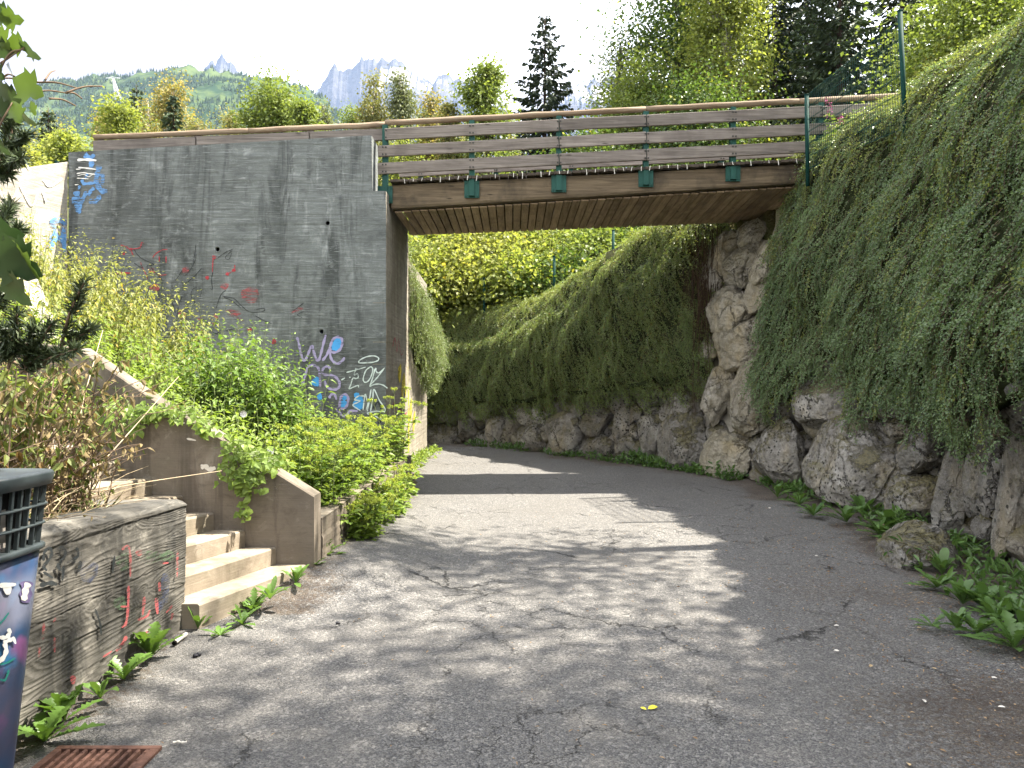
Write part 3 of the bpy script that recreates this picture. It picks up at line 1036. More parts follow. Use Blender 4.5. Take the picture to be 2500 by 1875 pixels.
strokes('graffiti', 'sky', [
    [90, (1520, 200), (1600, 250), (1650, 340), (1640, 430)], [60, (1690, 190), (1660, 300)], [90, (1790, 400), (1765, 520), (1740, 640), (1765, 750), (1830, 850), (1940, 862)], [70, (1850, 545), (1855, 650), (1840, 740)],
    [50, (1480, 650), (1500, 720), (1600, 722), (1760, 700)], [40, (1440, 755), (1418, 835)], [105, (1380, 860), (1392, 970), (1400, 1080), (1412, 1200), (1385, 1240)], [70, (1565, 870), (1500, 990), (1450, 1110), (1412, 1230)],
    [60, (1335, 960), (1318, 1090)], [80, (1605, 1030), (1700, 1050), (1775, 990), (1795, 930)], [60, (1700, 800), (1640, 850), (1600, 940)], [40, (1580, 540), (1540, 620)]], fC, ab, ao, 70, .0056, 'sky blue tag in the upper left corner')
strokes('graffiti', 'chalk', [[42, (1395, 298), (1560, 292), (1742, 306)], [22, (1415, 432), (1560, 445), (1735, 468)], [16, (1372, 466), (1460, 462)], [18, (1385, 545), (1500, 528), (1620, 545), (1720, 560)],
                              [14, (1390, 625), (1480, 630), (1600, 640)], [10, (1400, 580), (1520, 560), (1600, 600), (1700, 540)], [14, (1350, 745), (1420, 740)]], fC, ab, ao, 18, .0088, 'white bars over the blue tag')


def on_wing(p, lf):
    u, v = p[:, 0], p[:, 1]
    return np.array([-6.80, AF - .01, 0]) + u[:, None] * wdir + v[:, None] * np.array([0, 0, 1.0]) + (lf + .006) * nrm


strokes('graffiti', 'sky', [[.09, (.04, 4.05), (.16, 4.08), (.30, 4.02)], [.10, (.05, 3.78), (.2, 3.80), (.33, 3.72)], [.08, (.05, 4.1), (.08, 3.9), (.06, 3.6)], [.08, (.28, 4.05), (.22, 3.85), (.30, 3.6)]], on_wing, ww, np.array(ww.location), .07)
strokes('graffiti', 'chalk', [[.025, (.1, 4.72), (.3, 4.55), (.42, 4.62)], [.02, (.5, 4.4), (.6, 4.2), (.78, 4.45)], [.02, (.8, 4.4), (.95, 4.15), (1.1, 4.35)], [.03, (.42, 4.45), (.37, 4.3)]], on_wing, ww, np.array(ww.location), .05)


def on_side(p, lf):                    # u = y, v = z on the faces along the path
    y = p[:, 0]
    x = np.where(y > 14.3, -1.97 - .02 * (y - 14.32), -1.93)
    return np.stack([x + lf + .004, y, p[:, 1]], -1)


strokes('graffiti', 'yellow', [[.16, (14.40, .15), (14.42, .9), (14.40, 1.55), (14.46, 2.0)], [.22, (14.6, .3), (14.62, .8), (14.58, 1.5)], [.3, (14.9, .9), (15.1, 1.3)], [.25, (15.3, .7), (15.8, 1.0)]],
        on_side, sw, np.array(sw.location), .2)
strokes('graffiti', 'yellow', [[.2, (13.4, 1.3), (13.6, 1.7), (13.9, 1.4)], [.25, (13.0, 1.7), (13.3, 1.9)]], on_side, ab, ao, .2)
strokes('graffiti', 'red', [[.035, (12.35, 2.2), (12.6, 2.35), (12.8, 2.15), (13.0, 2.35), (13.3, 2.1), (13.6, 2.2)], [.03, (12.3, 1.2), (12.5, 1.3), (12.7, 1.15)], [.03, (13.0, 1.25), (13.6, 1.05), (14.1, 1.1)], [.03, (12.9, .2), (12.92, .9)]],
        on_side, ab, ao, .03)


# ================================================================== FOOTBRIDGE
br = thing('footbridge', 'timber footbridge with plank railings crossing over the path', 'footbridge', (1.6, 13.1, 4.4))
bo = np.array(br.location)
XL, XR = -1.90, 5.3
SL = .0516


def deck_z(x):
    return 4.76 + SL * (x + 1.87)


def beam_bot(x):
    return 4.345 + .063 * (x + 1.87)


def far_bot(x):
    return 4.375 + .040 * (x + 1.89)


m = MB()
n = 40
xs = np.linspace(XL, XR, n)
jit = .006 * fbm(xs * 3, 0, 0, 3, 4)
sec = []
for i, x in enumerate(xs):
    zt, zb = deck_z(x) - .03, beam_bot(x)
    sec.append([[x, 12.10, zb + .015], [x, 12.085 + jit[i], zb + .05], [x, 12.085 - jit[i] * .5, (zt + zb) / 2], [x, 12.09 + jit[i], zt - .01], [x, 12.10, zt], [x, 12.28, zt], [x, 12.28, zb + .0]])
m.grid(np.array(sec).transpose(1, 0, 2), 0, False)
m.grid(np.array(sec).transpose(1, 0, 2)[[6, 0]], 0, False)
for k in (0, -1):
    m.add(np.array(sec[k]), [np.arange(7)])
m.build('beam', M_BEAM, br, bo)
m = MB()
m.beam((XL, 14.18, (deck_z(XL) - .03 + far_bot(XL)) / 2), (XR, 14.18, (deck_z(XR) - .03 + far_bot(XR)) / 2), .16, .38, .01)
m.build('beam', M_BEAM, br, bo)
# soffit boards, each its own
pw = .1345
k = 0
x = -1.86
while x < 5.1:
    m = MB()
    w = pw - .015 - .005 * random.random()
    y0, y1 = 12.20, 14.24 - .012 * random.random()
    za, zb = beam_bot(x) - .012 - .006 * random.random(), far_bot(x) - .012 - .006 * random.random()
    m.beam((x + w / 2, y0, za), (x + w / 2, y1, zb), w, .024, .004)
    m.build('soffit_board', M_SOFFIT, br, bo)
    x += pw
# deck boards: only their ends show
x = XL
while x < 5.2:
    m = MB()
    w = .138 - .006 * random.random()
    z = deck_z(x) + .012 + .008 * (random.random() - .5)
    m.beam((x + w / 2, 12.02 - .03 * random.random(), z), (x + w / 2, 14.32, z), w, .045, .004)
    m.build('deck_board', M_DECK, br, bo)
    x += .142
tie_me = None
x = XL + .22
k = 0
while x < 4.6:                       # little plastic ties hanging along the deck edge
    t_ = MB()
    h_ = .05 + .05 * random.random()
    t_.beam((x, 11.975, deck_z(x) + .03), (x + .015 * random.uniform(-1, 1), 11.965, deck_z(x) + .03 - h_), .008, .006)
    t_.build('cable_tie', M_TIE, br, bo)
    x += .142 if random.random() < .8 else .284


def railing(parent, po, y, xs_posts, x0, x1, rows, zoff=0.0, plates=True, log=(None, None), side=-1, joints=None):
    """Steel posts, plank rows and a round timber handrail."""
    for px_ in xs_posts:
        m_ = MB()
        zt = 5.66 + SL * (px_ + 1.99) + zoff
        zb = beam_bot(px_) + .13 if plates else deck_z(px_) - .05
        m_.box((px_, y + .055, (zt + zb) / 2), (.016, .10, zt - zb), None, .002)
        m_.box((px_, y + .008, (zt + zb) / 2), (.084, .014, zt - zb), None, .002)
        m_.box((px_, y + .102, (zt + zb) / 2), (.084, .012, zt - zb), None, .002)
        p_ = m_.build('post', M_STEEL, parent, po)
        m_ = MB()
        if plates:
            m_.box((px_, 12.058, zb + .10), (.235, .012, .27), None, .003)
            m_.box((px_, 12.035, zb - .005), (.10, .06, .012), None, .002)
            for sx in (-.09, .09):
                for sz in (0.0, .2):
                    m_.tube([[px_ + sx, 12.052, zb + sz], [px_ + sx, 12.036, zb + sz]], .011, 6)
            b_ = m_.build('base_plate', M_STEEL, p_, po)
            b_.location = (0, 0, 0)
    jl = joints
    for ri, zr in enumerate(rows):
        for a, b in jl[ri]:
            m_ = MB()
            e = .006
            za, zb_ = zr + SL * (a + 1.99), zr + SL * (b + 1.99)
            ja, jb = random.uniform(-.006, .006), random.uniform(-.006, .006)
            m_.beam((a + e, y - .024, za + zoff + ja), (b - e, y - .024, zb_ + zoff + jb), .045, .178 - .006 * random.random(), .006)
            r_ = m_.build('rail_plank', M_RAIL, parent, po)
            m_ = MB()
            for px_ in xs_posts:
                for sx in (-.024, .024):
                    if a + .02 < px_ + sx < b - .02:
                        for dz in (-.055, .055):
                            zz = zr + SL * (px_ + 1.99) + zoff + dz
                            m_.tube([[px_ + sx, y - .044, zz], [px_ + sx, y - .056, zz]], .013, 7)
            if m_.n:
                m_.build('bolt_heads', M_BOLT, r_, po)


posts = [-1.99, -.63, .735, 2.10, 3.465, 4.84]
jt_top = [(-1.99, .735), (.735, 2.10), (2.10, 4.84), (4.84, 6.4)]
jt_mid = [(-2.10, .735), (.735, 2.10), (2.10, 4.60), (4.60, 6.0)]
jt_low = [(-2.10, .735), (.735, 2.10), (2.10, 4.60)]
railing(br, bo, 12.03, posts, -2.1, 6, [5.50, 5.235, 4.965], joints=[jt_top, jt_mid, jt_low])
# far railing
fposts = [-1.7, -.30, 1.10, 2.5, 3.9]
fj = [(-2.1, -.30), (-.30, 2.5), (2.5, 5.4)]
railing(br, bo, 14.30, fposts, -2.1, 5.4, [5.535, 5.27, 5.0], plates=False, joints=[fj, fj, fj])


def log_rail(parent, po, pts, r=.044, name='handrail'):
    m_ = MB()
    P_ = []
    for a, b in zip(pts[:-1], pts[1:]):
        for t_ in np.linspace(0, 1, 14, endpoint=False):
            P_.append(np.asarray(a) * (1 - t_) + np.asarray(b) * t_)
    P_.append(np.asarray(pts[-1]))
    P_ = np.array(P_)
    P_[:, 2] += .006 * fbm(P_[:, 0] * 2.5, 0, 0, 3, 3)
    rr = r * (1 + .07 * fbm(P_[:, 0] * 3, 5, 0, 3, 6))
    m_.tube(P_, rr, 12)
    return m_.build(name, M_LOG, parent, po)


def hand_z(x):
    return 5.700 + SL * (x + 1.99)


for a, b in ((-1.99, 2.098), (2.102, 4.50), (4.506, 6.5)):
    log_rail(br, bo, [(a, 12.07, hand_z(a)), (b, 12.07, hand_z(b))])
log_rail(br, bo, [(-2.0, 14.35, hand_z(-2) - .02), (5.4, 14.35, hand_z(5.4) - .02)], r=.035)

# railing carried on along the abutment top
ar = thing('wall_railing', 'low weathered timber railing on top of the abutment, left of the bridge', 'railing', (-4.4, 12.2, 5.3))
arl = np.array(ar.location)
for a, b in ((-6.60, -4.99), (-4.97, -3.20), (-3.18, -2.0)):
    m = MB()
    za, zb = 5.535 + .042 * (a + 1.99), 5.535 + .042 * (b + 1.99)
    m.beam((a, 12.13, za), (b, 12.13, zb), .045, .185, .006)
    m.build('rail_plank', M_RAIL, ar, arl)
for a, b in ((-6.60, -4.16), (-4.155, -1.995)):
    log_rail(ar, arl, [(a, 12.15, 5.70 + .045 * (a + 1.99)), (b, 12.15, 5.70 + .045 * (b + 1.99))])
for px_ in (-6.50, -4.98, -3.19):
    m = MB()
    z0 = top_z(px_) - .1
    zp = 5.665 + .045 * (px_ + 1.99)
    m.box((px_, 12.19, (z0 + zp) / 2), (.10, .07, zp - z0), None, .006)
    m.build('post', M_RAIL, ar, arl)

# ================================================================== STAIRS
st = thing('staircase', 'sunlit concrete stairs climbing to the left from the path', 'stairs', (-3.2, 5.6, 0))
so = np.array(st.location)
RISE, GO = .136, .245
SK = .37                                     # the fronts run askew to the cheek wall
YC, YN = 6.075, 5.02
for k in range(13):
    x0 = -1.62 - GO * k + (-.0 if k else 0.0)
    x1 = x0 - GO if k < 12 else x0 - 1.6
    ztop = .175 + RISE * k
    m = MB()
    b = .012
    fx = lambda xx, y: xx - SK * (YC - y)
    ex = .004
    yn = YN if k else 4.98
    poly = [(fx(x1, YC) + ex, YC), (fx(x1, yn) + ex, yn), (fx(x0, yn), yn), (fx(x0, YC), YC)]
    polyb = [(fx(x1, YC) + ex, YC), (fx(x1, yn) + ex, yn), (fx(x0, yn) - b, yn), (fx(x0, YC) - b, YC)]
    V = [[*p, -.1] for p in poly] + [[*p, ztop - b] for p in poly] + [[*p, ztop] for p in polyb]
    F = []
    for r_ in (0, 4):
        F += [[r_ + i, r_ + (i + 1) % 4, r_ + 4 + (i + 1) % 4, r_ + 4 + i] for i in range(4)]
    F.append([8, 9, 10, 11])
    V = np.array(V)
    m.add(V, F)
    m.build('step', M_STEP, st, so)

# cheek walls
def cheek(name, label, prof, y0, y1, zb=-.1, mat=M_CHEEK, cat='wall', bev=.012):
    """Wall plate with its sloping outline in x-z, edges slightly rounded off."""
    xs_ = [p[0] for p in prof]
    o_ = ((min(xs_) + max(xs_)) / 2, (y0 + y1) / 2, 0)
    outer = [(min(xs_), zb)] + [(max(xs_), zb)] + prof
    m_ = MB()
    inner = [(x_, z_ if z_ == zb else z_ - bev) for x_, z_ in outer]
    n_ = len(outer)
    V = ([[a, y0, b] for a, b in inner] + [[a, y0 + bev, b] for a, b in outer] + [[a, y1 - bev, b] for a, b in outer] + [[a, y1, b] for a, b in inner])
    F = []
    for r_ in range(3):
        for i in range(n_):
            j = (i + 1) % n_
            F.append([r_ * n_ + i, (r_ + 1) * n_ + i, (r_ + 1) * n_ + j, r_ * n_ + j])
    m_.add(V, F)
    m_.F.append((np.array([np.arange(n_)]), 0, False))
    m_.F.append((np.array([np.arange(n_)[::-1] + 3 * n_]), 0, False))
    return tag(m_.build(name, mat, None, o_), label, cat, 'stair side walls')


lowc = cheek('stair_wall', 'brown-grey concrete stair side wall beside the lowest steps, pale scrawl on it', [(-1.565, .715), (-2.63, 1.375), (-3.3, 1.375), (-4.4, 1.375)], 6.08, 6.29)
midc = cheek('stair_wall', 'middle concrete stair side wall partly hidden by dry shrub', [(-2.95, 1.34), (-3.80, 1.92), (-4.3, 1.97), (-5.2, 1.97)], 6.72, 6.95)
# the uppermost one comes down towards the camera, its broad top in full sun
m = MB()
q = [at(150, 828, 7.3), at(108, 826, 7.3), at(50, 700, 8.0), at(20, 620, 8.4), at(-60, 560, 8.9), at(-200, 500, 9.6)]
q2 = [at(152, 826, 7.6), at(152, 824, 7.6), at(96, 690, 8.3), at(60, 610, 8.7), at(10, 545, 9.2), at(-110, 480, 9.9)]
q, q2 = np.array(q[1:]), np.array(q2[1:])
lowq = q.copy()
lowq[:, 2] = .5
lowq2 = q2.copy()
lowq2[:, 2] = .5
m.grid(np.stack([lowq, q, q2, lowq2], 0), 0, False)
m.add(np.stack([lowq[0], q[0], q2[0], lowq2[0]]), [[0, 1, 2, 3]])
tag(m.build('stair_wall', M_CONC_PALE, None, (-5.4, 8.2, 0)), 'uppermost stair side wall with a broad sunlit sloping top at the far left', 'wall', 'stair side walls')
PAINT['ghost'] = mat_paint('rubbed_chalk', (.30, .27, .22), .45)
PAINT['bleach'] = mat_paint('white_scrape', (.55, .52, .46), .8)


def on_cheek(p, lf):
    px_, py_ = p[:, 0] / 2.212, 600 + p[:, 1] / 2.212
    return np.stack([(px_ - 1250) / FPX * 6.08, np.full(len(p), 6.08 - lf), EYE - (py_ - 937) / FPX * 6.08], -1)


lo_ = np.array(lowc.location)
for nm_, col_, td, w_ in (('graffiti', 'ghost', [[(1330, 1230), (1325, 1330)], [(1330, 1280), (1375, 1270)], [(1380, 1220), (1375, 1320)], [(1400, 1290), (1450, 1280), (1430, 1250), (1400, 1290), (1420, 1325), (1460, 1315)],
                                                 [(1480, 1250), (1500, 1310), (1540, 1250), (1560, 1310)]], 16),
                          ('scrape', 'bleach', [[24, (1085, 1195), (1110, 1190), (1130, 1206), (1165, 1198)], [10, (960, 960), (1000, 955)], [10, (1010, 1040), (1060, 1050)]], 10)):
    for g in strokes(nm_, col_, td, on_cheek, lowc, lo_, w_, .0035):
        g.location = (0, 0, 0)

# board-faced kerb of the planting bed, along the path from the stairs to the abutment
m = MB()
relief(m, (-1.555, 6.31, 0), (0, 1, 0), (0, 0, 1), np.linspace(0, 5.6, 150), np.linspace(0, .50, 26), lambda u, v: boards(v, .12, 5, .004, .006) + .01 * fbm(u, v * 3, 0, 3, 3), skirt=.16)
tag(m.build('bed_wall', M_CHEEK, None, (-1.6, 9, 0)), 'low brown concrete edging wall along the green planting bed', 'wall')

# ================================================================== NEAR RETAINING WALL, grain of its formwork standing proud
A0, B0_ = np.array([-2.13, 5.02, 0]), np.array([-2.29, 1.6, 0])
LW = float(np.linalg.norm(B0_ - A0))
ud = (A0 - B0_) / LW                      # u runs away from the camera, so U x V points to the path


def grain_disp(u, v):
    bh = .168
    vv_ = v + .008 * np.sin(u * 1.3 + 1) + .012 * u
    k_ = np.floor(vv_ / bh)
    ki = k_.astype(np.int64)
    h1 = _hash(ki, ki * 0, ki * 0, 41)
    lv = vv_ / bh - k_
    f = (lv - .5) * (5.0 + 6 * h1) + 2.6 * fbm(u * .9 + h1 * 40, lv * .9 + k_ * 3, 0, 3, 31) + .5 * fbm(u * 4 + h1 * 9, lv * 2, k_, 2, 33)
    # knots: rings wrap round them
    rr = np.random.default_rng(5)
    for _ in range(26):
        ku, kv, ks = rr.uniform(0, LW), rr.uniform(0, 1.0), rr.uniform(.018, .045)
        same = np.floor((kv + .008 * np.sin(ku * 1.3 + 1) + .012 * ku) / bh) == k_
        d2 = ((u - ku) / 2.6) ** 2 + (v - kv) ** 2
        f = f + np.where(same, 5.5 * np.exp(-np.sqrt(d2) / ks) * np.sign(v - kv + 1e-6), 0)
    ridge = np.abs(np.mod(f, 1.0) - .5) * 2
    ridge = ridge ** 2.2
    soft = .5 + .5 * fbm(u * 1.7, v * 5, 3, 2, 36)
    d = .0052 * ridge * (.45 + .75 * soft)
    d = d + (h1 - .5) * .012
    fr = np.minimum(lv, 1 - lv) * bh
    d = d - .006 * np.clip(1 - fr / .006, 0, 1) * (h1 > .35) + .004 * np.clip(1 - fr / .005, 0, 1) * (h1 <= .35)
    return d + .006 * fbm(u * 1.2, v * 1.2, 0, 2, 38) + .0008 * fbm(u * 25, v * 60, 0, 2, 39)


rt = thing('retaining_wall', 'grey board-marked retaining wall with raised wood grain and faded tags, beside the bin', 'wall', (-2.2, 3.4, 0))
ro = np.array(rt.location)
m = MB()
us = np.linspace(0, LW, 480)
zt = 1.02 - .185 * (us / LW)
uu = np.broadcast_to(us[:, None], (480, 190))
vv = np.linspace(-.02, 1, 190)[None] * zt[:, None]
Dg = grain_disp(uu, vv)
Dg -= .03 * smooth(.03, 0, zt[:, None] - vv) ** 2
Nn = np.cross(ud, [0, 0, 1.0])
Pg = B0_ + uu[..., None] * ud + vv[..., None] * np.array([0, 0, 1.0]) + Dg[..., None] * Nn
m.grid(Pg, 0, True)
topl = Pg[:, -1]
wj = .012 * fbm(us * 6, 0, 0, 3, 4)
t1 = topl - Nn * (.03 + np.abs(wj))[:, None] + np.array([0, 0, .012])
t2 = topl - Nn * (.26 + wj)[:, None] + np.array([0, 0, .008])
t3 = t2 - np.array([0, 0, .9])
m.grid(np.stack([topl, t1, t2, t3], 0), 0, False, flip=True)
E = Pg[-1]
m.grid(np.stack([E, E - Nn * .26], 0), 0, False)
m.build('wall_face', M_RETAIN, rt, ro)
m = MB()                                     # return along the stairs
m.slab([(-6.0, 0), (-2.392, 0), (-2.392, .84), (-4.2, .90), (-6.0, .95)], 4.80, 5.01)
m.build('return_wall', M_RETAIN, rt, ro)


def on_ret(p, lf):
    """u, v in the enlarged view of this wall (80..500, 1200..1700)."""
    px_, py_ = 80 + p[:, 0] / 3.319, 1200 + p[:, 1] / 3.319
    bx, bz = (px_ - 1250) / FPX, -(py_ - 937) / FPX
    nn_ = Nn[:2]
    den = bx * nn_[0] + nn_[1]
    t_ = (A0[0] * nn_[0] + A0[1] * nn_[1]) / den
    P_ = np.stack([bx * t_, t_, EYE + bz * t_], -1)
    return P_ + Nn * (lf + .006)


strokes('graffiti', 'black', [[22, (60, 560), (70, 490), (110, 455), (130, 500), (100, 560), (60, 600), (90, 640)], [24, (180, 480), (205, 450), (240, 480), (225, 540), (180, 590), (200, 640)], [22, (330, 450), (340, 520), (250, 580)],
                              [28, (365, 560), (345, 650)], [34, (30, 760), (110, 740), (170, 750)], [20, (60, 650), (140, 700)], [22, (225, 600), (215, 720)], [16, (640, 520), (625, 660)], [16, (480, 950), (520, 1060), (530, 1160)]], on_ret, rt, ro, 22)
strokes('graffiti', 'pink', [[18, (700, 470), (745, 440), (768, 500), (770, 690)], [20, (755, 760), (750, 940), (735, 1060), (700, 1100)], [26, (980, 860), (990, 990)], [16, (1110, 920), (1060, 980)], [18, (1115, 980), (1100, 1040)],
                             [22, (885, 850), (870, 1000)], [18, (830, 1040), (900, 1010), (930, 960)], [20, (65, 1060), (55, 1200)], [14, (160, 1020), (140, 1060)], [18, (150, 1180), (150, 1300)], [14, (30, 1240), (25, 1340)],
                             [26, (740, 1170), (700, 1240), (650, 1290)], [16, (1155, 480), (1150, 690)], ('blob', 840, 495, 28, 26, 0), [40, (300, 1490), (300, 1560)], [14, (690, 930), (760, 930)], [14, (545, 1340), (620, 1290)],
                             [20, (1005, 730), (1010, 830)], [14, (1030, 580), (1080, 575)], [18, (860, 1160), (920, 1130)]], on_ret, rt, ro, 18)
strokes('graffiti', 'green', [('blob', 720, 560, 60, 80, 0), ('blob', 950, 530, 90, 50, -.15), ('blob', 1080, 520, 60, 40, -.2), ('blob', 690, 900, 50, 60, 0)], on_ret, rt, ro, 18, .005)
strokes('graffiti', 'navy', [[60, (1060, 660), (1060, 900)], ('blob', 430, 640, 80, 90, 0), [46, (1040, 850), (1010, 960)]], on_ret, rt, ro, 30, .0056)

# ================================================================== BOULDER WALL
bw = thing('boulder_wall', 'tall dry boulder retaining wall with pale mortar, curving along the right side of the path', 'stone wall', (3.4, 10.0, 0))
bwo = np.array(bw.location)
sg = np.linspace(0, BASE_S[-1] * .93, 360)
zg = np.linspace(-.1, 1, 34)
hh = wall_top(base_at(sg)[0][:, 1], 0) - .12 - .45 * smooth(14.5, 17, base_at(sg)[0][:, 1])
Zg = zg[None] * hh[:, None]
offg = -.16 - BATTER * Zg + .07 * fbm(sg[:, None] * 1.5, Zg * 1.5, 0, 3, 6)
P_, N_ = base_at(sg)
G = np.concatenate([P_[:, None] + N_[:, None] * offg[..., None], Zg[..., None]], -1)
m = MB()
m.grid(G, 0, True, flip=True)
# the rim is turned back into the bank
top0 = G[:, -1]
top1 = top0.copy()
top1[:, :2] -= N_ * .9
m.grid(np.stack([top0, top1], 0), 0, True, flip=False)
m.build('mortar', M_MORTAR, bw, bwo)

_ss = np.linspace(2, BASE_S[-1] * .93, 900)
_zz = np.linspace(0.0, 5.2, 130)
_p, _n = base_at(_ss)
_WP = np.concatenate([_p[:, None] + _n[:, None] * (-BATTER * _zz)[None, :, None], np.broadcast_to(_zz[None, :, None], (900, 130, 1))], -1)
_D = np.maximum(_WP[..., 1], .2)
_PX = 1250 + _WP[..., 0] / _D * FPX
_PY = 937 - (_WP[..., 2] - EYE) / _D * FPX


def wall_hit(px, py):
    """Where the bearing (px, py) meets the boulder wall: arc length, height, distance."""
    e = (_PX - px) ** 2 + (_PY - py) ** 2
    e = np.where(_WP[..., 1] < 2.5, 1e9, e)
    i, j = np.unravel_index(np.argmin(e), e.shape)
    return _ss[i], _zz[j], _WP[i, j, 1]


def ico(sub):
    bm_ = __import__('bmesh').new()
    __import__('bmesh').ops.create_icosphere(bm_, subdivisions=sub, radius=1.0)
    V = np.array([v.co[:] for v in bm_.verts])
    F = np.array([[v.index for v in f.verts] for f in bm_.faces])
    bm_.free()
    return V, F


ICO = {s: ico(s) for s in (3, 4, 5)}


def boulder_shape(sub, rng, rough=1.35, cuts=13):
    V, F = ICO[sub]
    d = V.copy()
    r = np.ones(len(d))
    # blocky: flat faces knocked off in random directions, then worn
    for _ in range(cuts):
        n_ = unit(rng.normal(size=3) * [1, 1.0, .9])
        h_ = rng.uniform(.62, .88)
        c_ = d @ n_
        r = np.minimum(r, np.where(c_ > 1e-3, h_ / np.maximum(c_, 1e-3), 9))
    r = np.minimum(r, 1.0)
    o_ = rng.uniform(0, 50, 3)
    r = r * (1 + .055 * rough * fbm(d[:, 0] * 1.3 + o_[0], d[:, 1] * 1.3 + o_[1], d[:, 2] * 1.3 + o_[2], 2, 1)
             - .050 * rough * np.abs(fbm(d[:, 0] * 3.5 + o_[0], d[:, 1] * 3.5 + o_[1], d[:, 2] * 3.5 + o_[2], 4, 2, .62)) + .03)
    # a ledge or crack line
    n_ = unit(rng.normal(size=3))
    t_ = d @ n_ + .10 * fbm(d[:, 0] * 3, d[:, 1] * 3, d[:, 2] * 3, 2, 8)
    r = r * (1 - .05 * np.exp(-((t_ - rng.uniform(-.3, .3)) / .03) ** 2))
    return d * r[:, None] * 1.12, F


def boulder(px, py, w, h, mat=None, sub=4, out=.0, depth=.75, tilt=0.0, label=None):
    s, z, d = wall_hit(px, py)
    rng = np.random.default_rng(int(px * 7 + py))
    (bx, by), (nx, ny) = [a[0] for a in (base_at(np.array([s])))]
    off = -BATTER * z + out
    c = np.array([bx + nx * off, by + ny * off, z])
    n3 = np.array([nx, ny, 0])
    t3 = np.array([-ny, nx, 0])
    # foreshortening: the wall is seen askew
    view = unit(np.array([bx, by, 0]))
    cosv = max(.38, abs(np.dot(view, n3)))
    W = 1.08 * w / FPX * d / max(cosv + .25, .8) / 2
    H = 1.08 * h / FPX * d / 2
    V, F = boulder_shape(sub, rng)
    ct, sn = math.cos(tilt), math.sin(tilt)
    x_, y_, z_ = V[:, 0] * W, V[:, 1] * min(W, H) * depth, V[:, 2] * H
    x2, z2 = x_ * ct - z_ * sn, x_ * sn + z_ * ct
    P3 = c + x2[:, None] * t3 + y_[:, None] * n3 + z2[:, None] * np.array([0, 0, 1.0]) - n3 * BATTER * (z2)[:, None]
    m_ = MB()
    m_.add(P3, F, 0, False)
    o = m_.build('boulder', mat or M_ROCK, bw, bwo)
    if label:
        o['label'] = label
    return o


def c5(x, y, w, h, **k):
    return boulder(900 + x / 2.212, 500 + y / 2.212, w / 2.212, h / 2.212, **k)


def c6(x, y, w, h, **k):
    return boulder(1500 + x / 2.212, 700 + y / 2.212, w / 2.212, h / 2.212, **k)


for a in [(390, 1235, 260, 150), (548, 1190, 140, 150), (705, 1215, 215, 195), (880, 1245, 190, 150), (1062, 1235, 215, 240), (1240, 1300, 180, 160),
          (1240, 1145, 180, 190), (880, 1115, 215, 135), (1035, 1092, 125, 105), (1377, 1175, 135, 195), (1395, 1295, 130, 130), (1545, 1215, 190, 250),
          (1705, 1062, 195, 190), (1340, 1062, 190, 130), (400, 1120, 240, 120), (1520, 1045, 170, 130), (620, 1115, 210, 120), (1130, 1110, 90, 140),
          (740, 1120, 120, 110), (1450, 1130, 90, 110), (1620, 1120, 100, 110), (300, 1160, 160, 120)]:
    c5(*a, sub=4, out=.02)
c5(1725, 1275, 270, 310, sub=5, out=.08)
for a in [(1965, 1365, 285, 280), (1893, 1020, 175, 310), (2085, 1032, 250, 370), (1830, 787, 135, 175), (2005, 735, 245, 260), (1965, 580, 270, 280),
          (2040, 315, 230, 230), (1900, 325, 180, 340), (1960, 200, 130, 110), (2070, 160, 160, 150), (2110, 480, 120, 200), (1800, 640, 120, 180), (1790, 900, 110, 130),
          (2150, 700, 130, 220), (1850, 480, 120, 180), (2150, 330, 130, 230), (1790, 420, 110, 240), (1800, 230, 120, 200)]:
    c5(*a, mat=M_ROCK_PALE, sub=5, out=.05)
for a, k in [((925, 890, 315, 335), {}), ((1335, 960, 510, 460), dict(label='largest boulder, moss on its top and black lichen')), ((1215, 590, 430, 340), {}), ((1500, 610, 280, 170), {}),
             ((1725, 850, 290, 370), {}), ((1670, 1150, 290, 330), dict(label='low boulder spotted with black lichen and yellow moss')), ((1875, 1120, 190, 440), {}), ((2065, 1000, 220, 500), dict(tilt=-.15)),
             ((2195, 1080, 150, 620), {}), ((1090, 1150, 330, 80), {}), ((1930, 735, 190, 240), {}), ((1745, 640, 240, 180), {}),
             ((2110, 720, 200, 260), {}), ((900, 640, 230, 180), {}), ((790, 1000, 110, 100), {}), ((1560, 760, 120, 120), {}), ((1330, 1150, 240, 90), {}), ((2050, 1290, 160, 130), {}), ((1460, 420, 260, 200), {}), ((1240, 370, 260, 200), {})]:
    c6(*a, sub=5, out=.06, **k)
c6(2000, 1490, 430, 330, sub=5, out=.62, depth=1.1, label='rounded boulder standing in front of the wall foot, moss along its top')
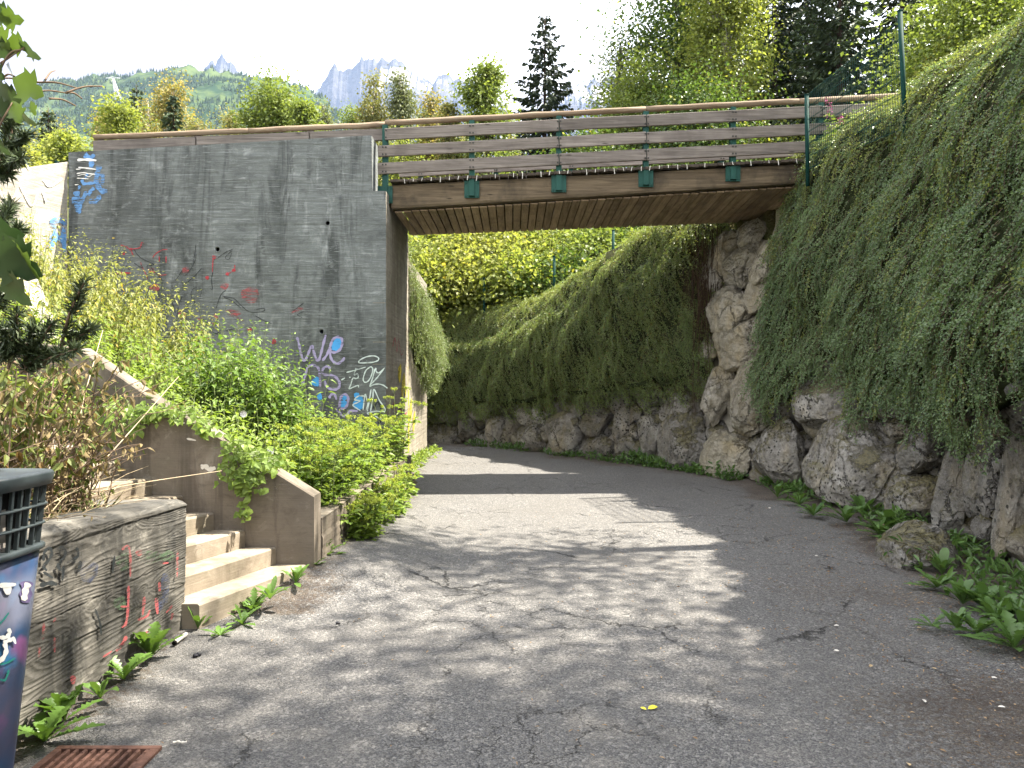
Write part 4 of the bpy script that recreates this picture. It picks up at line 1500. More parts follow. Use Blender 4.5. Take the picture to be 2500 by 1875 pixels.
# the nearest part of the wall, at the frame's edge and beside the camera
for s_, z_, w_, h_ in [(s_of_y(5.4), .5, .8, 1.1), (s_of_y(4.6), .45, .8, .9), (s_of_y(3.6), .5, 1.0, 1.0), (s_of_y(2.5), .5, 1.0, 1.1), (s_of_y(5.1), 1.4, .9, .8), (s_of_y(4.1), 1.35, 1.0, .8),
                       (s_of_y(3.0), 1.4, 1.0, .8), (s_of_y(6.2), 1.55, .8, .7)]:
    rng = np.random.default_rng(int(s_ * 100 + z_ * 10))
    (bx, by), (nx, ny) = [a[0] for a in base_at(np.array([s_]))]
    V, F = boulder_shape(4, rng)
    n3, t3 = np.array([nx, ny, 0]), np.array([-ny, nx, 0])
    c = np.array([bx, by, z_]) - n3 * (BATTER * z_ - .02)
    m = MB()
    m.add(c + (V[:, :1] * w_ / 2) * t3 + (V[:, 1:2] * .32) * n3 + V[:, 2:] * h_ / 2 * np.array([0, 0, 1.0]), F, 0, True)
    m.build('boulder', M_ROCK, bw, bwo)

# smaller stones wedged in between
rng_f = np.random.default_rng(88)
for z_ in (.22, .66, 1.12, 1.58):
    s_ = s_of_y(4.5)
    while s_ < s_of_y(20.6):
        w_ = rng_f.uniform(.34, .62)
        s_ += w_ * .95
        (bx, by), (nx, ny) = [a[0] for a in base_at(np.array([s_]))]
        n3, t3 = np.array([nx, ny, 0]), np.array([-ny, nx, 0])
        zz = z_ + rng_f.uniform(-.12, .12)
        V, F = boulder_shape(3, rng_f)
        c = np.array([bx, by, zz]) - n3 * (BATTER * zz + .10)
        m = MB()
        m.add(c - n3 * .05 + (V[:, :1] * w_ / 2) * t3 + (V[:, 1:2] * .22) * n3 + V[:, 2:] * rng_f.uniform(.17, .28) * np.array([0, 0, 1.0]), F, 0, True)
        m.build('boulder', M_ROCK_PALE if rng_f.uniform() < .25 else M_ROCK, bw, bwo)

# ================================================================== HANGING SHRUBS (cotoneaster mats over the wall)
M_COTO = mat_leaf('small_glossy_leaf', (.058, .105, .048), (.145, .210, .085), .32, .33, .5, rare=(.20, .10, .03), rare_amt=.012)
M_COTO_FAR = mat_leaf('small_olive_leaf', (.082, .130, .046), (.200, .255, .085), .36, .40, .4, rare=(.20, .13, .04), rare_amt=.03)
M_STEM = mat_plain('thin_brown_stem', (.075, .050, .032), .8)
M_MATCORE = mat_plain('tangled_dead_twigs', (.026, .032, .015), 1.0, 0, 0, .5, 20, 1.0)


def strand(seed, L, nl, ll, mat):
    rng = np.random.default_rng(seed)
    m_ = MB()
    t_ = np.linspace(0, 1, 6)
    wob = rng.normal(0, .02, 2)
    C = lambda t: np.stack([L * t, wob[0] * np.sin(t * 5) + rng.normal(0, .0), .07 * L * np.sin(np.pi * t) - .10 * L * t ** 2 + wob[1] * t], -1)
    Pm = C(t_)
    m_.tube(Pm, np.linspace(.0035, .0015, 6), 3, 1, False, False)
    # side twigs in a fan
    tw = []
    for k_ in range(9):
        tt_ = rng.uniform(.1, .8)
        p0 = C(np.array([tt_]))[0]
        sd = 1 if k_ % 2 else -1
        dirv = unit(np.array([.8, .55 * sd, rng.uniform(.0, .35)]))
        p1 = p0 + dirv * L * rng.uniform(.16, .32)
        tw.append((p0, p1))
    n_main = nl // 2
    tl = rng.uniform(.03, 1, n_main)
    B = C(tl)
    S = rng.choice([-1, 1], n_main)
    D = np.stack([rng.uniform(.2, .9, n_main), S * rng.uniform(.5, 1, n_main), rng.uniform(-.1, .7, n_main)], -1)
    Ps, Ds = [B], [D]
    per = (nl - n_main) // len(tw)
    for p0, p1 in tw:
        q = rng.uniform(0, 1, per)[:, None]
        Ps.append(p0 * (1 - q) + p1 * q)
        a_ = unit(p1 - p0)
        Ds.append(a_ * .5 + rng.normal(0, .6, (per, 3)) + [0, 0, .25])
    Pp, Dd = np.concatenate(Ps), np.concatenate(Ds)
    Nn_ = np.array([0, 0, 1.0]) + rng.normal(0, .55, (len(Pp), 3))
    leaves(m_, Pp, Dd, Nn_, ll * rng.uniform(.7, 1.25, len(Pp)), ll * .62 * rng.uniform(.8, 1.2, len(Pp)))
    me_o = m_.build('strand', [mat, M_STEM])
    COL.objects.unlink(me_o)                 # kept only as the pattern for the shrub's own twigs
    return me_o


def euler_from(X, N):
    X = unit(X)
    Y = unit(np.cross(N, X))
    Z = np.cross(X, Y)
    return np.stack([np.arctan2(Y[:, 2], Z[:, 2]), np.arcsin(np.clip(-X[:, 2], -1, 1)), np.arctan2(X[:, 1], X[:, 0])], -1)


def shrub_mat(name, core, P, X, N, scl, variants, mats, label, cat, kinds=None):
    """A shrub mass: its twiggy core plus thousands of leafy twigs laid over it."""
    nb = core.n
    me_o = core.build(name, mats)
    me = me_o.data
    n_ = len(P)
    me.vertices.add(n_)
    co = np.empty((nb + n_) * 3, np.float32)
    me.vertices.foreach_get('co', co)
    co = co.reshape(-1, 3)
    co[nb:] = P
    me.vertices.foreach_set('co', co.ravel())
    rot = np.zeros((nb + n_, 3), np.float32)
    rot[nb:] = euler_from(X, N)
    a = me.attributes.new('twig_rot', 'FLOAT_VECTOR', 'POINT')
    a.data.foreach_set('vector', rot.ravel())
    s_ = np.zeros(nb + n_, np.float32)
    s_[nb:] = scl
    a = me.attributes.new('twig_size', 'FLOAT', 'POINT')
    a.data.foreach_set('value', s_)
    sel = np.zeros(nb + n_, bool)
    sel[nb:] = True
    a = me.attributes.new('twig', 'BOOLEAN', 'POINT')
    a.data.foreach_set('value', sel)
    ix = np.zeros(nb + n_, np.int32)
    ix[nb:] = np.random.default_rng(3).integers(0, len(variants), n_) if kinds is None else kinds
    a = me.attributes.new('twig_kind', 'INT', 'POINT')
    a.data.foreach_set('value', ix)
    me.update()
    ng = bpy.data.node_groups.new(name + '_twigs', 'GeometryNodeTree')
    ng.interface.new_socket('Geometry', in_out='INPUT', socket_type='NodeSocketGeometry')
    ng.interface.new_socket('Geometry', in_out='OUTPUT', socket_type='NodeSocketGeometry')
    nn, ll = ng.nodes, ng.links
    gi, go = nn.new('NodeGroupInput'), nn.new('NodeGroupOutput')
    iop = nn.new('GeometryNodeInstanceOnPoints')
    iop.inputs['Pick Instance'].default_value = True
    jn = nn.new('GeometryNodeJoinGeometry')
    for v in reversed(variants):
        oi = nn.new('GeometryNodeObjectInfo')
        oi.inputs['Object'].default_value = v
        oi.inputs['As Instance'].default_value = True
        ll.new(oi.outputs['Geometry'], jn.inputs[0])
    ll.new(jn.outputs[0], iop.inputs['Instance'])
    for nm, dt, sock in (('twig', 'BOOLEAN', 'Selection'), ('twig_kind', 'INT', 'Instance Index'), ('twig_rot', 'FLOAT_VECTOR', 'Rotation'), ('twig_size', 'FLOAT', 'Scale')):
        na = nn.new('GeometryNodeInputNamedAttribute')
        na.data_type = dt
        na.inputs['Name'].default_value = nm
        ll.new(na.outputs['Attribute'], iop.inputs[sock])
    j2 = nn.new('GeometryNodeJoinGeometry')
    ll.new(gi.outputs[0], iop.inputs['Points'])
    ll.new(iop.outputs[0], j2.inputs[0])
    ll.new(gi.outputs[0], j2.inputs[0])
    ll.new(j2.outputs[0], go.inputs[0])
    md = me_o.modifiers.new('twigs', 'NODES')
    md.node_group = ng
    return tag(me_o, label, cat, kind='stuff')


def interp_profile(prof, t):
    prof = np.asarray(prof, float)
    L_ = np.concatenate([[0], np.cumsum(np.linalg.norm(np.diff(prof, axis=0), axis=1))])
    q = t * L_[-1]
    return np.interp(q, L_, prof[:, 0]), np.interp(q, L_, prof[:, 1]), L_[-1]


def curtain(name, s0, s1, prof_f, low_f, nstr, lean, variants, label, smin, smax, seed, fade=.35, bumps=.14, crest_lit=()):
    """prof_f(s) -> list of (offset from the wall foot, height) from the crest down to the lip."""
    rng = np.random.default_rng(seed)
    ns, nt = 110, 44
    S_ = np.linspace(s0, s1, ns)
    G_ = np.zeros((ns, nt, 3))
    for i, s in enumerate(S_):
        o_, z_, _ = interp_profile(prof_f(s), np.linspace(0, 1, nt))
        lowz = low_f(s)
        z_ = np.where(z_ < lowz, lowz + .0 * z_, z_)
        b_ = bumps * fbm(s * 1.15, z_ * .9, 0, 3, seed) + .06 * fbm(s * 3.2, z_ * 2.0, 0, 2, seed + 3)
        endt = np.clip(min(s - s0, s1 - s) / fade, 0, 1) ** .5
        o2 = (o_ + b_) * 1.0 - (1 - endt) * .45
        p_, n_ = base_at(np.array([s]))
        G_[i, :, 0] = p_[0, 0] + n_[0, 0] * o2
        G_[i, :, 1] = p_[0, 1] + n_[0, 1] * o2
        G_[i, :, 2] = z_
    core = MB()
    dS = np.gradient(G_, axis=0)
    dT = np.gradient(G_, axis=1)
    NN = unit(np.cross(dS, dT))
    sgn = np.sign((NN[ns // 2, nt // 2, :2] * base_at(np.array([S_[ns // 2]]))[1][0]).sum())
    NN = NN * sgn
    core.grid(G_ - NN * .13, 0, True)
    # twigs: more where the surface is larger
    area = np.linalg.norm(np.cross(dS, dT), axis=-1)
    w_ = area.ravel() / area.sum()
    idx = rng.choice(ns * nt, nstr, p=w_)
    i, j = np.unravel_index(idx, (ns, nt))
    fi = np.clip(i + rng.uniform(-.5, .5, nstr), 0, ns - 1.001)
    fj = np.clip(j + rng.uniform(-.5, .5, nstr), 0, nt - 1.001)
    i0, j0 = fi.astype(int), fj.astype(int)
    a_, b_ = (fi - i0)[:, None], (fj - j0)[:, None]
    bil = lambda A: (A[i0, j0] * (1 - a_) * (1 - b_) + A[i0 + 1, j0] * a_ * (1 - b_) + A[i0, j0 + 1] * (1 - a_) * b_ + A[i0 + 1, j0 + 1] * a_ * b_)
    Pp, Nn_, Dd, Ss = bil(G_), unit(bil(NN)), unit(bil(dT)), unit(bil(dS))
    clump = fbm(Pp[:, 0] * 1.7, Pp[:, 1] * 1.7, Pp[:, 2] * .7, 3, seed + 9)
    X_ = Dd + np.array([0, 0, -.25]) + Ss * (lean + .35 * clump + rng.normal(0, .22, nstr))[:, None] + Nn_ * (.18 + rng.normal(0, .16, nstr) + .12 * clump)[:, None]
    Pp = Pp - Nn_ * .06 + Nn_ * (.09 * clump)[:, None]
    N2 = Nn_ + rng.normal(0, .30, (nstr, 3))
    kinds = rng.integers(0, len(variants), nstr)
    if crest_lit:                                 # paler twigs towards the crest: sunlight painted into the leaf colour
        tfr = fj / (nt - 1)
        crest_pick = (rng.uniform(0, 1, nstr) < np.interp(tfr, [0, .30, .52, .75, 1], [.85, .8, .30, .08, .04])) | (rng.uniform(0, 1, nstr) < .12 * (clump > .35))
        kinds = np.where(crest_pick, len(variants) + rng.integers(0, len(crest_lit), nstr), kinds)
    shrub_mat(name, core, Pp, X_, N2, rng.uniform(smin, smax, nstr), list(variants) + list(crest_lit), [M_MATCORE], label, 'shrub', kinds)


VAR_N = [strand(100 + i, .42, 74, .024, M_COTO) for i in range(6)]
M_COTO_Y = mat_leaf('sunlit_crest_leaf', (.115, .150, .040), (.220, .255, .075), .42, .36, .45)  # yellower, brighter leaf tone that carries the sun on the crest
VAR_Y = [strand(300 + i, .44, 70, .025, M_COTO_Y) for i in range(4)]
VAR_F = [strand(200 + i, .46, 66, .027, M_COTO_FAR) for i in range(5)]


def prof_near(s):
    y = float(np.interp(s, BASE_S, BASE[:, 1]))
    return [(-3.6, 5.70), (-2.6, 5.74), (-1.6, 5.72), (-1.0, 5.60), (-.62, 5.30), (-.34, 4.75), (-.10, 4.0), (.10, 3.1), (.20, 2.2), (.20, 1.5), (.14, .95)]


def low_near(s):
    y = float(np.interp(s, BASE_S, BASE[:, 1]))
    b = np.interp(y, [2, 5.5, 6.6, 7.3, 8.2, 8.8, 9.3, 9.7, 10.2, 10.7, 11.2, 11.7, 12.3], [1.6, 1.65, 1.25, 1.2, 1.32, 1.62, 1.45, 1.28, 1.75, 2.05, 1.55, 1.22, 1.35])
    return b + .10 * vnoise(s * 4.5, 0, 0, 5)


curtain('hanging_shrub', s_of_y(2.0), s_of_y(12.45), prof_near, low_near, 10500, .18, VAR_N, 'dense dark green small-leaved shrub hanging over the near boulder wall on the right', .75, 1.3, 31, crest_lit=VAR_Y)


def prof_far(s):
    y = float(np.interp(s, BASE_S, BASE[:, 1]))
    r = wall_top(y, 0)
    k = (r - .9) / 4.2
    return [(-2.6, r + .50), (-1.8, r + .42), (-1.1, r + .28), (-.7, r + .02), (-.35, r - .5), (-.05, r - 1.2 * k), (.15, r - 2.0 * k), (.25, r - 3.0 * k), (.22, .85)]


def low_far(s):
    y = float(np.interp(s, BASE_S, BASE[:, 1]))
    b = np.interp(y, [13.9, 15, 16, 17, 18, 19, 20, 22], [1.62, 1.52, 1.42, 1.36, 1.2, 1.05, .95, .9])
    return b + .09 * vnoise(s * 3.5, 0, 0, 6)


curtain('hanging_shrub', s_of_y(14.0), s_of_y(22.6), prof_far, low_far, 10500, -.75, VAR_F, 'olive green small-leaved shrub hanging over the far boulder wall beyond the bridge', .8, 1.35, 57, crest_lit=VAR_Y)

# dead brown stems hanging in the dark recess beside the pale boulders under the bridge
m = MB()
rng = np.random.default_rng(19)
for _ in range(420):
    s_ = s_of_y(13.98) + rng.uniform(0, .60)
    zt_, L_ = rng.uniform(3.0, 4.55), rng.uniform(.5, 2.4)
    o_ = -BATTER * zt_ + rng.uniform(.12, .55)
    p_ = wall_point(np.array([s_]), np.array([o_]), zt_)[0]
    q_ = p_ + np.array([rng.normal(-.05, .10), rng.normal(-.05, .08), -L_])
    m.tube(spline([p_, (p_ + q_) / 2 + rng.normal(0, .05, 3), q_], 3), np.linspace(.006, .003, 7), 3, 0, False, False)
M_DEADVINE = mat_plain('dead_brown_vine', (.050, .034, .022), .95, 0, .05, .4, 20)
tag(m.build('dead_vines', M_DEADVINE), 'tangle of dead brown stems hanging beside the pale boulders under the bridge', 'vines', kind='stuff')

# shrub spilling over the side wall on the left, beyond the bridge
core = MB()
th = np.linspace(0, 1, 20)
ys_ = np.linspace(14.6, 18.4, 24)
prof = np.array([(-1.2, 4.25), (-.55, 4.20), (-.15, 4.0), (.12, 3.6), (.30, 3.1), (.36, 2.6), (.26, 2.15), (.08, 1.95)])
o_, z_, _ = interp_profile(prof, th)
YY, TT = np.meshgrid(ys_, th, indexing='ij')
kz = 1 - .05 * (YY - 14.6)
bul = np.sin(np.pi * np.clip((YY - 14.45) / 4.1, 0, 1)) ** .6
PXs = -2.0 + o_[None] * bul + .06 * fbm(YY * 2, z_[None] * 2, 0, 2, 3)
PZs = np.where(z_[None] < 4, z_[None] + (4 - z_[None]) * (1 - bul) * .5, z_[None]) * kz
Gs = np.stack([PXs, YY, PZs], -1)
core.grid(Gs - np.array([.14, 0, 0]), 0, True)
rng = np.random.default_rng(8)
n = 2400
i, j = rng.integers(0, 24, n), rng.integers(0, 20, n)
Pp = Gs[i, j] + rng.normal(0, .07, (n, 3))
X_ = np.stack([rng.normal(.35, .25, n), rng.normal(-.1, .3, n), np.where(j < 6, rng.normal(.1, .3, n), -1.0)], -1)
N2 = np.array([1.0, -.3, .4]) + rng.normal(0, .35, (n, 3))
shrub_mat('hanging_shrub', core, Pp, X_, N2, rng.uniform(.55, .95, n), VAR_F, [M_MATCORE], 'yellow-green shrub spilling over the sunlit side wall under the left end of the bridge', 'shrub')

# ================================================================== TREES
M_BARK = mat_plain('grey_brown_bark', (.085, .068, .052), .95, 0, .1, .4, 8, 1.0)
M_BARK_P = mat_plain('pale_birch_bark', (.34, .32, .29), .85, 0, .1, .45, 9, .6)
M_BARK_D = mat_plain('dark_spruce_bark', (.050, .036, .030), .95, 0, .1, .35, 8, 1.0)
LEAF = {
    'maple': mat_leaf('bright_maple_leaf', (.085, .130, .030), (.175, .215, .055), .46, .5, .25),
    'lime': mat_leaf('lime_green_leaf', (.115, .160, .034), (.245, .275, .070), .50, .5, .25),
    'birch': mat_leaf('birch_leaf', (.105, .120, .038), (.215, .215, .080), .40, .5, .25, rare=(.30, .23, .07), rare_amt=.05),
    'gold': mat_leaf('yellowing_birch_leaf', (.170, .145, .045), (.320, .265, .085), .42, .5, .25, rare=(.12, .14, .04), rare_amt=.28),
    'grey': mat_leaf('grey_green_leaf', (0.084, 0.109, 0.048), (0.161, 0.182, 0.087), .30, .5, .3),
    'deep': mat_leaf('deep_green_leaf', (.034, .070, .018), (.095, .145, .032), .42, .48, .28, rare=(.26, .26, .04), rare_amt=.05),
    'shade': mat_leaf('overhead_leaf', (0.048, 0.090, 0.022), (0.114, 0.180, 0.036), .42, .5, .25),
    'yellowgreen': mat_leaf('sunlit_yellow_green_leaf', (.135, .170, .040), (.280, .290, .080), .48, .5, .25, rare=(.40, .32, .06), rare_amt=.02),
    'needle': mat_leaf('dark_spruce_needle', (0.017, 0.031, 0.017), (0.041, 0.060, 0.031), .10, .6, .25, tint=1.0),
    'needle2': mat_leaf('spruce_needle', (0.030, 0.054, 0.027), (0.068, 0.095, 0.046), .12, .6, .25, tint=1.0),
}


def broadleaf(label, px, top, d, width, kind, zbase=None, low=.10, n=5200, leaf=.085, seed=1, group='trees behind the bridge', bark=None, droop=0.0,
              name='broadleaf_tree', pos=None, height=None, clus=60, spread=.24, shape=1.9, cat='tree'):
    rng = np.random.default_rng(seed)
    if pos is None:
        n, leaf = int(n * 2.3), leaf * 1.12
        base = at(px, 937, d)
        base[2] = terrain_h(np.array([base[0]]), np.array([base[1]]))[0] if zbase is None else zbase
        H = EYE + (937 - top) / FPX * d - base[2]
        Rr = width / FPX * d / 2
    else:
        base, H, Rr = np.array(pos, float), height, width / 2
    t_ = thing(name, label, cat, base, group)
    m_ = MB()
    lean = rng.normal(0, .03, 2)
    tr = [base + np.array([lean[0] * H * f + .03 * H * math.sin(3 * f + seed), lean[1] * H * f, H * f * .93 - .1]) for f in np.linspace(0, 1, 9)]
    tr = np.array(tr)
    m_.tube(tr, np.linspace(.016 * H + .03, .012, 9), 8, 0)
    # clump centres: egg-shaped crown, uneven
    z = low + (1 - low) * rng.beta(1.25, 1.35, clus)
    fz = (z - low) / (1 - low)
    rad = np.sin(np.pi * np.clip(fz * .86 + .13, 0, 1)) ** .75 * (1 - .25 * fz * shape)
    a = rng.uniform(0, 2 * np.pi, clus)
    rr = rad * np.sqrt(rng.uniform(.10, 1.0, clus)) * rng.uniform(.75, 1.12, clus)
    axis = np.stack([np.interp(z, np.linspace(0, .93, 9), tr[:, k]) for k in (0, 1)], -1)
    C = np.stack([axis[:, 0] + np.cos(a) * rr * Rr, axis[:, 1] + np.sin(a) * rr * Rr, base[2] + z * H], -1)
    # a leader at the very top
    C[0] = tr[-1] + [0, 0, .03 * H]
    for q in range(1, 5):
        C[q] = tr[-1] + [rng.normal(0, .22 * Rr), rng.normal(0, .22 * Rr), -H * rng.uniform(.02, .16)]
    for c in C:
        f0 = np.clip((c[2] - base[2]) / H - .12 - .25 * np.hypot(c[0] - base[0], c[1] - base[1]) / H, .12, .92)
        p0 = np.array([np.interp(f0, np.linspace(0, .93, 9), tr[:, k]) for k in range(3)])
        mid = (p0 + c) / 2 + [0, 0, .04 * H * rng.uniform(-.2, 1)]
        m_.tube(spline([p0, mid, c], 2), np.linspace(.0065 * H, .008, 5), 3, 0, False)
    m_.build('trunk', bark or M_BARK, t_, base)
    per = np.maximum(8, (n * rng.dirichlet(np.full(clus, 4.0))).astype(int))
    m2 = MB()
    ids = np.repeat(np.arange(clus), per)
    k = len(ids)
    sg_ = spread * Rr * rng.uniform(.7, 1.3, clus)
    off = rng.normal(0, 1, (k, 3)) * (sg_[ids])[:, None] * [1, 1, .68]
    if droop:
        off[:, 2] -= np.abs(rng.normal(0, droop, k)) * .9
        off[:, :2] *= .8
    Pp = C[ids] + off
    out = unit(off + rng.normal(0, .25 * Rr * spread, (k, 3)))
    D = out + rng.normal(0, .55, (k, 3)) + [0, 0, -.35 - droop]
    Nn_ = np.array([0, 0, 1.0]) + rng.normal(0, .62, (k, 3))
    ls = leaf * rng.uniform(.65, 1.3, k)
    leaves(m2, Pp, D, Nn_, ls, ls * .78)
    m2.build('crown', LEAF[kind], t_, base)
    return t_


def spruce(label, px, top, d, width_at_base, kind='needle', zbase=None, seed=1, group='trees behind the bridge', dense=1.0, pos=None, height=None, low=.06, layers=None):
    rng = np.random.default_rng(seed)
    if pos is None:
        base = at(px, 937, d)
        base[2] = terrain_h(np.array([base[0]]), np.array([base[1]]))[0] if zbase is None else zbase
        H = EYE + (937 - top) / FPX * d - base[2]
        Rr = width_at_base / FPX * d / 2
    else:
        base, H, Rr = np.array(pos, float), height, width_at_base / 2
    t_ = thing('spruce_tree', label, 'spruce tree', base, group)
    m_ = MB()
    m_.tube([base + [0, 0, H * f] for f in np.linspace(-.02, 1, 8)], np.linspace(.013 * H + .03, .01, 8), 8)
    m2 = MB()
    nw = layers or int(30 * dense)
    Ps, Ds, Ls, Ws, Ns = [], [], [], [], []
    for i in range(nw):
        f = low + (1 - low) * (i / nw) ** .92
        Lb = Rr * (1 - f) ** .82 * rng.uniform(.82, 1.12) + .03 * Rr
        nb = max(4, int(9 * (1 - f * .5)))
        a0 = rng.uniform(0, 6.28)
        for k in range(nb):
            a = a0 + k * 2 * np.pi / nb + rng.normal(0, .18)
            L_ = Lb * rng.uniform(.62, 1.16)
            dirv = np.array([math.cos(a), math.sin(a), 0])
            tt_ = np.linspace(0, 1, 7)
            el = .30 * f + .10
            br_ = base + np.array([0, 0, H * f]) + dirv * (L_ * tt_)[:, None] + np.array([0, 0, 1.0]) * (L_ * (el * tt_ - .55 * (1 - f * .6) * tt_ ** 2 + .22 * tt_ ** 4))[:, None]
            m_.tube(br_, np.linspace(.012 + .004 * L_, .004, 7), 3, 0, False)
            nt = max(7, int(L_ * 15 * dense) + 5)
            q = rng.uniform(.06, 1.0, nt) ** .8
            pts = np.stack([np.interp(q, tt_, br_[:, c]) for c in range(3)], -1)
            side = np.array([-dirv[1], dirv[0], 0])
            sd = rng.choice([-1, 1], nt)
            tl = (.16 + .26 * L_ * (1 - q) * .7 + .09) * rng.uniform(.6, 1.2, nt)
            Dv = dirv * .75 + side * (sd * rng.uniform(.3, 1.0, nt))[:, None] + np.array([0, 0, -1.0]) * rng.uniform(.15, .95, nt)[:, None]
            Ps.append(pts)
            Ds.append(Dv)
            Ls.append(tl)
            Ws.append(.07 + .20 * tl)
            Ns.append(rng.normal(0, .5, (nt, 3)) + [0, 0, 1])
        # tip tufts
    for i in range(10):
        Ps.append((base + np.array([0, 0, H * (1 - .012 * i)]))[None])
        Ds.append((rand_dirs(1, rng)[0] * [1, 1, .2] + [0, 0, .5])[None])
        Ls.append(np.array([.10 + .02 * i]))
        Ws.append(np.array([.04]))
        Ns.append(rand_dirs(1, rng))
    leaves(m2, np.concatenate(Ps), np.concatenate(Ds), np.concatenate(Ns), np.concatenate(Ls), np.concatenate(Ws))
    m_.build('trunk', M_BARK_D, t_, base)
    m2.build('crown', LEAF[kind], t_, base)
    return t_


TG = 'trees behind the bridge'
# --- along the skyline above the bridge, left to right
spruce('small thin spruce at the far left above the pale wing wall', 118, 262, 30, 150, 'needle2', 4.2, 3, TG)
broadleaf('bright green maple at far left, just over the wing wall', 170, 316, 22, 150, 'lime', 3.8, seed=4, n=5200)
broadleaf('low olive bush-like tree leftmost behind the wing wall', 55, 372, 19, 220, 'yellowgreen', 3.4, seed=5, n=5200, low=.05)
broadleaf('yellowing birch rising between the bright maples on the left', 222, 250, 27, 85, 'gold', 4.4, seed=6, n=3600, bark=M_BARK_P, droop=.22, spread=.34, name='birch_tree')
broadleaf('bright lime maple left of the dark spruces, above the railing end', 295, 258, 24, 175, 'lime', 4.2, seed=7, n=6000)
spruce('left one of two dark spruces behind the left railing', 333, 205, 33, 180, 'needle2', 4.6, 8, TG)
broadleaf('tall golden yellow birch behind the left railing', 440, 186, 30, 165, 'gold', 4.6, seed=9, n=6200, bark=M_BARK_P, droop=.30, spread=.30, name='birch_tree')
broadleaf('golden drooping birch between the two dark spruces', 372, 240, 32, 100, 'gold', 4.6, seed=39, n=3200, bark=M_BARK_P, droop=.34, spread=.30, name='birch_tree')
spruce('right one of two dark spruces, in front of the golden birch', 424, 222, 28, 150, 'needle2', 4.6, 10, TG)
broadleaf('low olive birch right of the golden birch', 545, 262, 29, 110, 'birch', 4.6, seed=11, n=4200, bark=M_BARK_P, droop=.2, name='birch_tree')
broadleaf('low olive-yellow birch under the golden birch', 470, 275, 26, 130, 'birch', 4.5, seed=12, n=4200, bark=M_BARK_P, droop=.2, name='birch_tree')
spruce('slim spruce tip behind the big green maple', 655, 172, 40, 110, 'needle2', 5.0, 13, TG)
broadleaf('big fresh green maple left of the middle', 685, 188, 27, 190, 'maple', 4.6, seed=14, n=8600, leaf=.095)
broadleaf('low green maple right of the big maple', 775, 245, 25, 110, 'maple', 4.6, seed=15, n=3800)
broadleaf('small grey-green birch left of the pale birches', 795, 224, 31, 80, 'grey', 4.8, seed=16, n=3400, bark=M_BARK_P, droop=.2, name='birch_tree')
broadleaf('yellow-green conical birch in front of the rock peaks', 880, 178, 29, 125, 'birch', 4.6, seed=17, n=5600, bark=M_BARK_P, droop=.26, name='birch_tree', clus=60, spread=.26)
broadleaf('slender grey-green birch just right of the conical birch', 974, 160, 29, 105, 'grey', 4.6, seed=18, n=4600, bark=M_BARK_P, droop=.26, name='birch_tree', clus=60, spread=.24)
broadleaf('yellowish birch left of the upright maple', 1062, 206, 27, 125, 'gold', 4.6, seed=19, n=4800, bark=M_BARK_P, droop=.25, name='birch_tree')
broadleaf('low green birch at the foot of the yellowish birch', 1110, 258, 25, 90, 'birch', 4.6, seed=20, n=3000, bark=M_BARK_P, name='birch_tree')
broadleaf('upright maple just left of the tall dark spruce', 1200, 142, 25, 165, 'maple', 4.6, seed=21, n=7200, leaf=.095, clus=40, spread=.26)
spruce('tall dark spruce standing alone over the middle of the bridge', 1330, 32, 34, 400, 'needle', 4.6, 22, TG, 1.5)
broadleaf('airy grey aspen at the left edge of the great green trees', 1490, 66, 37, 190, 'grey', 5.0, seed=23, n=4600, clus=40, spread=.26)
broadleaf('leafy low maple with a branch reaching left, right of the tall spruce', 1530, 150, 33, 260, 'maple', 5.0, seed=24, n=12000, leaf=.13, low=.1)
broadleaf('great green maple reaching out of the frame right of the middle', 1640, -190, 36, 420, 'deep', 5.2, seed=25, n=19000, leaf=.145, clus=120)
broadleaf('tall bright-leaved tree with a pale trunk next to the dark spruces', 1790, -140, 33, 270, 'lime', 5.3, seed=26, n=15000, leaf=.12, clus=70, bark=M_BARK_P)
broadleaf('green undergrowth tree directly behind the right half of the railing', 1700, 235, 30, 440, 'deep', 5.0, seed=27, n=15000, low=.02, leaf=.12)
broadleaf('green undergrowth tree behind the left half of the railing', 1130, 330, 31, 420, 'birch', 4.6, seed=28, n=7600, low=.0, leaf=.085)
broadleaf('low green tree behind the middle of the railing', 1420, 330, 29, 330, 'deep', 4.4, seed=29, n=8000, low=.0, leaf=.11)
broadleaf('low green tree close behind the corner of the abutment', 960, 330, 27, 240, 'lime', 4.4, seed=30, n=5000, low=.0)
spruce('dark spruce with a bare brown trunk on the right', 1890, -330, 35, 440, 'needle', 5.5, 31, TG, 1.3, low=.18)
spruce('dark spruce behind the green mesh fence', 2050, -300, 32, 520, 'needle2', 5.6, 32, TG, 1.4, low=.06)
spruce('dark spruce furthest right behind the fence', 2200, -260, 33, 480, 'needle', 6.0, 33, TG, 1.3, low=.05)
spruce('broad dark spruce filling the gap behind the bare-trunked spruce', 1970, -200, 39, 560, 'needle', 5.6, 131, TG, 1.4, low=.05)
spruce('dark spruce at the far right top behind the overhanging tree', 2330, -300, 36, 620, 'needle2', 6.0, 132, TG, 1.4, low=.05)
broadleaf('shadowy green tree between the dark spruces', 2010, 60, 41, 420, 'deep', 5.6, seed=133, n=9000, leaf=.14, low=.0)
broadleaf('sunlit yellow-green tree overhanging the upper right bank', 2430, -60, 17.0, 560, 'maple', 5.6, seed=34, n=13500, leaf=.085, low=.20, clus=80, spread=.22, group='trees on the right bank')
broadleaf('yellow-green sapling on the bank behind the fence post', 2330, 120, 16.5, 230, 'yellowgreen', 5.6, seed=35, n=4800, leaf=.08, low=.05, group='trees on the right bank')
